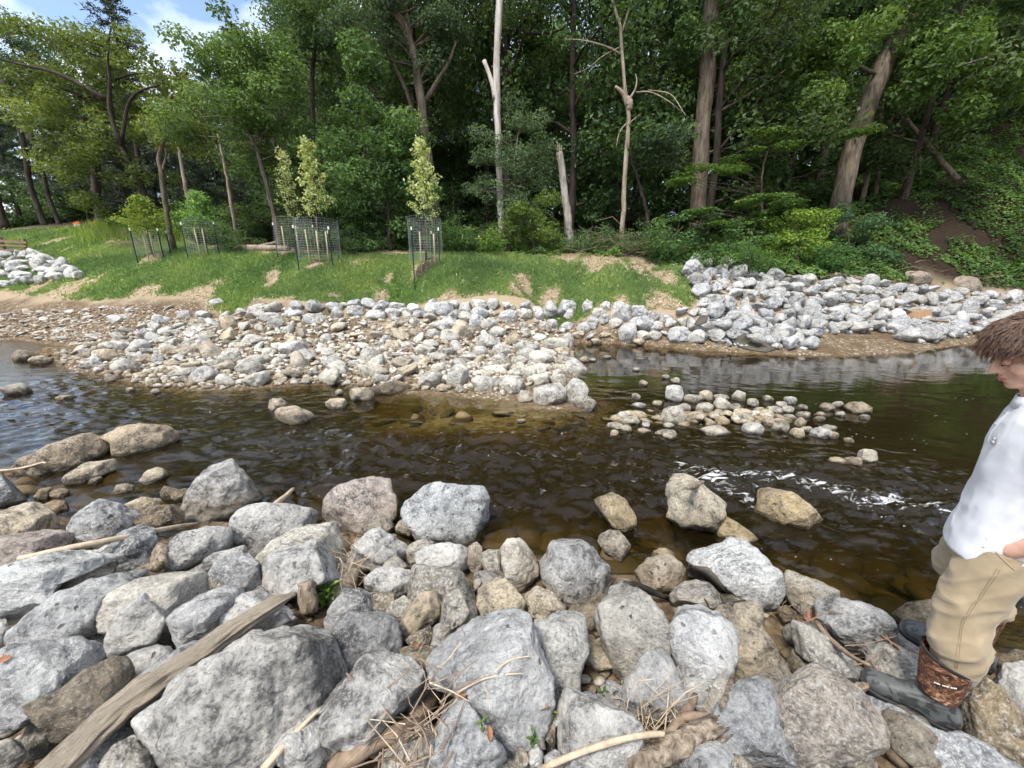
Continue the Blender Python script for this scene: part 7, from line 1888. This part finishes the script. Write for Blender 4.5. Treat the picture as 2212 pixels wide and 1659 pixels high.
# hair: a cap of scalp hair and many tousled locks
hr = np.random.default_rng(5)
cap = MB(); d, F = ico(5)
r = np.array([.104, .084, .094])
v = d * r * (1 + .04 * fbm(d * 4, 3))[:, None]
keep_u = d[:, 2] * .7 - d[:, 0] * .75
v = v * np.where(keep_u > -.30, 1.0, .86)[:, None]
cap.add(HC + HF * -.014 + HU * .038 + v @ HR.T, F)
hair = obj('hair', cap.mesh('hair'), HAIRM, person)
lk = MB()
for i in range(5200):
    while True:
        q = hr.normal(size=3); q /= np.linalg.norm(q)
        if q[2] * .7 - q[0] * .62 > -.16: break
    p0 = np.array([-.014, 0, .038]) + q * r * .97
    part = fbm((q * 2.2 + 5)[None, :], 2)[0]
    sweep = np.array([.9, .35 * q[1] + .5 * part, -.15]) if q[0] > -.35 else np.array([-.35, .5 * q[1], -.8])
    tang = sweep - q * (sweep @ q); tang /= np.linalg.norm(tang) + 1e-6
    d0 = tang * .85 + q * (.42 + .25 * part) + hr.normal(size=3) * .13; d0 /= np.linalg.norm(d0)
    L = hr.uniform(.055, .095) * (1.0 if q[2] > .2 else .7)
    wave = np.cross(d0, q) * (.010 * math.sin(part * 9 + 40 * q[1]) + hr.normal() * .006)
    down = np.array([.05, 0, -1.0])
    pts = [p0 + d0 * L * t + down * L * (.2 if q[0] > .1 else .42) * t ** 2.2 + wave * math.sin(t * 6.0) - q * L * .18 * t * t for t in (0, .2, .4, .6, .8, 1.0)]
    lk.tube(HC + np.array(pts) @ HR.T, np.array([.0019, .0022, .0022, .0019, .0013, .0005]) * hr.uniform(.55, 1.2), 4, False)
lo = obj('lock', lk.mesh('lock'), HAIRM, hair); lo['kind'] = 'stuff'

# shirt
sh = MB()
ell_tube(sh, [(-.045, 0, .80, .138, .192, -.09), (-.048, 0, .86, .136, .190, -.07), (-.058, 0, .96, .131, .183), (-.066, 0, 1.08, .130, .184), (-.072, 0, 1.20, .134, .196), (-.076, 0, 1.31, .128, .205), (-.074, 0, 1.385, .108, .200), (-.066, 0, 1.43, .085, .150), (-.055, 0, 1.462, .070, .085)], 40, 2.4)
for s in (1, -1):
    a0 = np.array([-.07, s * .15, 1.40]); a1 = a0 * .42 + ELB[s] * .58 + np.array([0, s * .01, 0]); 
    sh.tube(resample(np.array([a0, [-.075, s * .215, 1.36], a1, a1 + (ELB[s] - a1) * .35]), 8), [.06, .072, .075, .076, .076, .076, .077, .078], 20)
def shirt_folds(co, no):
    q = co * np.array([7.0, 7.0, 2.6]) + 3.1
    f = fbm(q, 3) * .008 + (1 - np.abs(fbm(co * np.array([9, 5, 4.5]) + np.stack([co[:, 2] * 5, 0 * co[:, 2], 0 * co[:, 2]], 1) + 7, 2))) ** 3 * .007
    low = smooth(1.15, .82, co[:, 2])
    f = f * (0.6 + .75 * low) * smooth(.785, .88, co[:, 2])
    return co + no * f[:, None]
shirt = fuse(sh, 'shirt', .0075, SHIRT, person, 5, shirt_folds)
# collar, placket, emblem
co_ = MB()
a = np.linspace(-2.55, 2.55, 24)
V = np.concatenate([np.stack([-.040 + np.cos(a) * .064, np.sin(a) * .068, 1.468 + .018 - .022 * np.cos(a)], 1), np.stack([-.048 + np.cos(a) * .078, np.sin(a) * .096, 1.436 + .014 - .030 * np.cos(a)], 1)])
co_.add(V, np.array([[i, i + 1, i + 25, i + 24] for i in range(23)]))
c_o = obj('collar', co_.mesh('collar'), SHIRT, shirt); md = c_o.modifiers.new('t', 'SOLIDIFY'); md.thickness = .005
GREYP = simple_mat('grey_print', (.30, .30, .31), .7, .4, 120, .1)
EMP = np.array([.06, .085, 1.285])
em = MB(); ball(em, EMP, (.006, .017, .010)); ball(em, EMP + [-.001, 0, .014], (.005, .010, .007)); obj('emblem', em.mesh('emblem'), GREYP, shirt)

from mathutils.bvhtree import BVHTree
def hug(mesh_obj, pts, lift):
    """lay points on a garment's surface"""
    me = mesh_obj.data
    bv = BVHTree.FromPolygons([v.co for v in me.vertices], [p.vertices for p in me.polygons])
    out = []
    for p in pts:
        l, n, *_ = bv.find_nearest(Vector(p)); out.append(np.array(l) + np.array(n) * lift)
    return np.array(out)
for yy in (-.013, .013): obj('placket_edge', MB().tube(hug(shirt, resample(np.array([[.04, yy, 1.44], [.06, yy, 1.36], [.07, yy, 1.26]]), 12), 0), .0018, 6).mesh('placket_edge'), SHIRT, shirt)
for zz in (1.40, 1.34):
    m = MB(); ball(m, hug(shirt, [(.07, 0, zz)], .001)[0], (.005, .005, .005), None, 2); obj('button', m.mesh('button'), GREYP, shirt)
# trousers
tr = MB()
ell_tube(tr, [(-.05, 0, .76, .125, .165), (-.05, 0, .84, .128, .178), (-.05, 0, .92, .120, .172), (-.052, 0, .99, .108, .158)], 36, 2.4)
for s, A in ((1, LA), (-1, RA)):
    pts = np.array([[-.052, s * .085, .86], [-.035, s * .11, .74], [-.012, s * .135, .62], [.004, s * .155, .53 + A[2]], [A[0] * .6 - .012, A[1] * .9, .44 + A[2]], [A[0] * .9 - .022, A[1], .37 + A[2]], [A[0] - .024, A[1], .31 + A[2]]])
    q = resample(pts, 12); tr.tube(q, np.interp(np.linspace(0, 1, 12), np.linspace(0, 1, 7), [.104, .101, .092, .085, .081, .078, .066]), 24)
def trouser_folds(co, no):
    t = co[:, 2]
    k = np.stack([co[:, 0] * 5 + co[:, 1] * 3, co[:, 1] * 5, (t + .8 * co[:, 0] + .5 * co[:, 1]) * 9], 1)
    bunch = np.exp(-((t - .43) / .085) ** 2) + .55 * np.exp(-((t - .60) / .07) ** 2) + .22 * np.exp(-((t - .80) / .07) ** 2)
    f = (1 - np.abs(fbm(k + 2.2, 2))) ** 3.0 * .017 * bunch + fbm(co * np.array([8, 8, 4]) + 9, 3) * .008 + (1 - np.abs(fbm(co * np.array([6, 6, 9]) + np.stack([t * 4, t * 0, co[:, 0] * 8], 1), 2))) ** 3 * .007
    return co + no * f[:, None]
trousers = fuse(tr, 'trousers', .0075, KHAKI, person, 4, trouser_folds)
def on_leg(z, ang, lift=.003, s=1):
    A = LA if s > 0 else RA
    c = np.array([np.interp(z, [.31, .44, .53, .62, .74, .86], [A[0] - .024, A[0] * .6 - .012, .004, -.012, -.035, -.052]), s * np.interp(z, [.31, .44, .53, .62, .74, .86], [.196, .177, .155, .135, .11, .085]), z])
    R_ = np.interp(z, [.31, .37, .44, .53, .62, .74, .86], [.07, .08, .085, .09, .095, .104, .108]) + lift + .006
    return c + np.array([math.cos(ang) * R_, math.sin(ang) * R_, 0])
SEAM = simple_mat('khaki_seam', (.22, .175, .11), .9, .2, 60, .2)
for da in (0, .07): obj('side_seam', MB().tube(hug(trousers, resample(np.array([on_leg(z, 1.45 + da, -.002) for z in (.36, .45, .55, .65, .74, .82)]), 30), .0), .0013, 5).mesh('side_seam'), SEAM, trousers)
pk = np.array([[.035, .150, .945], [.008, .176, .905], [-.035, .196, .865], [-.075, .203, .835]])
obj('pocket_edge', MB().tube(hug(trousers, resample(pk, 14), -.001), .004, 6).mesh('pocket_edge'), KHAKI, trousers)

# boots
def boot(A, name_label):
    e = obj('boot', None, None, person)
    e.location = tuple(A); e['label'] = name_label
    f = MB()
    for x0, x1, hw0, h0 in ((0, 0, 0, 0),):
        rings = []
        prof = [(-.135, .028, .02, .075), (-.125, .036, .0, .10), (-.09, .040, .0, .125), (-.04, .041, .0, .13), (.01, .042, .0, .125), (.06, .047, .0, .102), (.11, .052, .0, .088), (.145, .050, .0, .080), (.172, .040, .004, .068), (.190, .022, .012, .052)]
        seg = 24; a = np.arange(seg) * 2 * pi / seg; V = []
        for x, hw, zb, zt in prof:
            cz_, hz = (zb + zt) / 2 + .014, (zt - zb) / 2
            V.append(np.stack([np.full(seg, x), np.sign(np.cos(a)) * np.abs(np.cos(a)) ** .8 * hw, cz_ + np.sign(np.sin(a)) * np.abs(np.sin(a)) ** .8 * hz], 1))
        n = len(V); VV = np.concatenate(V + [[[prof[0][0], 0, .06]], [[prof[-1][0], 0, .04]]])
        i, j = np.meshgrid(np.arange(n - 1), np.arange(seg), indexing='ij'); j2 = (j + 1) % seg
        F = np.stack([i * seg + j, i * seg + j2, (i + 1) * seg + j2, (i + 1) * seg + j], -1).reshape(-1, 4); k = np.arange(seg)
        f.add(VV, [F, np.stack([np.full(seg, n * seg), (k + 1) % seg, k], 1), np.stack([np.full(seg, n * seg + 1), (n - 1) * seg + k, (n - 1) * seg + (k + 1) % seg], 1)])
    ell_tube(f, [(-.062, 0, .03, .068, .042), (-.060, 0, .09, .066, .043), (-.048, 0, .14, .060, .046), (-.044, 0, .19, .064, .052), (-.042, 0, .22, .068, .058)], 28, 2.1)
    def creases(co, no):
        t = np.exp(-((co[:, 2] - .12) / .03) ** 2) * np.exp(-((co[:, 0] - .0) / .06) ** 2)
        return co + no * (np.sin(co[:, 2] * 260 + co[:, 0] * 90) * .0022 * t + fbm(co * 22, 3) * .0016)[:, None]
    fuse(f, 'foot', .005, RUBBER, e, 4, creases)
    # brown camouflage shaft, front dipping lower than the back
    s_ = MB(); seg = 32; a = np.arange(seg) * 2 * pi / seg; V = []
    for i, t in enumerate(np.linspace(0, 1, 8)):
        zl = .155 + .012 * np.cos(a); zt = .345 + .022 * np.cos(a)
        z = zl * (1 - t) + zt * t
        R_ = .0665 + .020 * t; Rw = .0565 + .022 * t
        V.append(np.stack([-.044 + .006 * t + np.cos(a) * R_, np.sin(a) * Rw, z], 1))
    V2 = V[-1].copy(); V2[:, 0] = -.038 + (V2[:, 0] + .038) * .9; V2[:, 1] *= .9; V.append(V2)
    V3 = V2.copy(); V3[:, 2] -= .06; V.append(V3)
    n = len(V); VV = np.concatenate(V); i, j = np.meshgrid(np.arange(n - 1), np.arange(seg), indexing='ij'); j2 = (j + 1) % seg
    VV = VV + np.stack([0 * VV[:, 0], 0 * VV[:, 0], 0 * VV[:, 0]], 1); VV[:, :2] *= (1 + .03 * perlin(VV * 16 + 3))[:, None]
    s_.add(VV, np.stack([i * seg + j, i * seg + j2, (i + 1) * seg + j2, (i + 1) * seg + j], -1).reshape(-1, 4))
    sf = obj('shaft', s_.mesh('shaft'), CAMO, e)
    rim = np.concatenate([V[7], V[7][:1]]); obj('rim', MB().tube(rim, .0055, 8, False).mesh('rim'), BLACK, e)
    # faint row of white lettering on the outer side
    wl_ = MB()
    for q in range(15):
        an = 1.95 - q * .055; R1 = .0795; zc = .268 + .004 * math.cos(an) - .0016 * q
        if q % 5 == 4: continue
        wl_.box((-.042 + math.cos(an) * (R1 + .0035), math.sin(an) * .0735, zc), (.0034, .0018, .004 + .002 * (q % 2)), np.array(Matrix.Rotation(an - pi / 2, 3, 'Z')))
    obj('lettering', wl_.mesh('lettering', False), WHITEP, e)['kind'] = 'stuff'
    # sole: outline of the foot, thick and slightly proud
    so = MB(); ol = [(-.138, .0), (-.130, .030), (-.09, .044), (-.03, .043), (.02, .042), (.07, .049), (.12, .054), (.16, .046), (.184, .026), (.192, .0)]
    ol = ol + [(x, -y) for x, y in ol[-2:0:-1]]
    n = len(ol); V = []
    for z, sc in ((.0, .95), (.004, 1.0), (.022, 1.03), (.027, .97)): V += [[x * sc, y * sc, z + (.012 * max(0, (x - .11) / .08) ** 2 if x > .11 else 0)] for x, y in ol]
    V += [[0, 0, .0], [0, 0, .027]]
    F = np.array([[i * n + k, i * n + (k + 1) % n, (i + 1) * n + (k + 1) % n, (i + 1) * n + k] for i in range(3) for k in range(n)])
    so.add(np.array(V), [F, np.array([[4 * n, (k + 1) % n, k] for k in range(n)]), np.array([[4 * n + 1, 3 * n + k, 3 * n + (k + 1) % n] for k in range(n)])])
    obj('sole', so.mesh('sole'), BLACK, e)
    return e
boot(LA + np.array([.04, 0, 0]), 'front rubber boot with brown camouflage shaft')
boot(RA + np.array([.04, 0, 0]), 'rear rubber boot mostly behind the front leg')
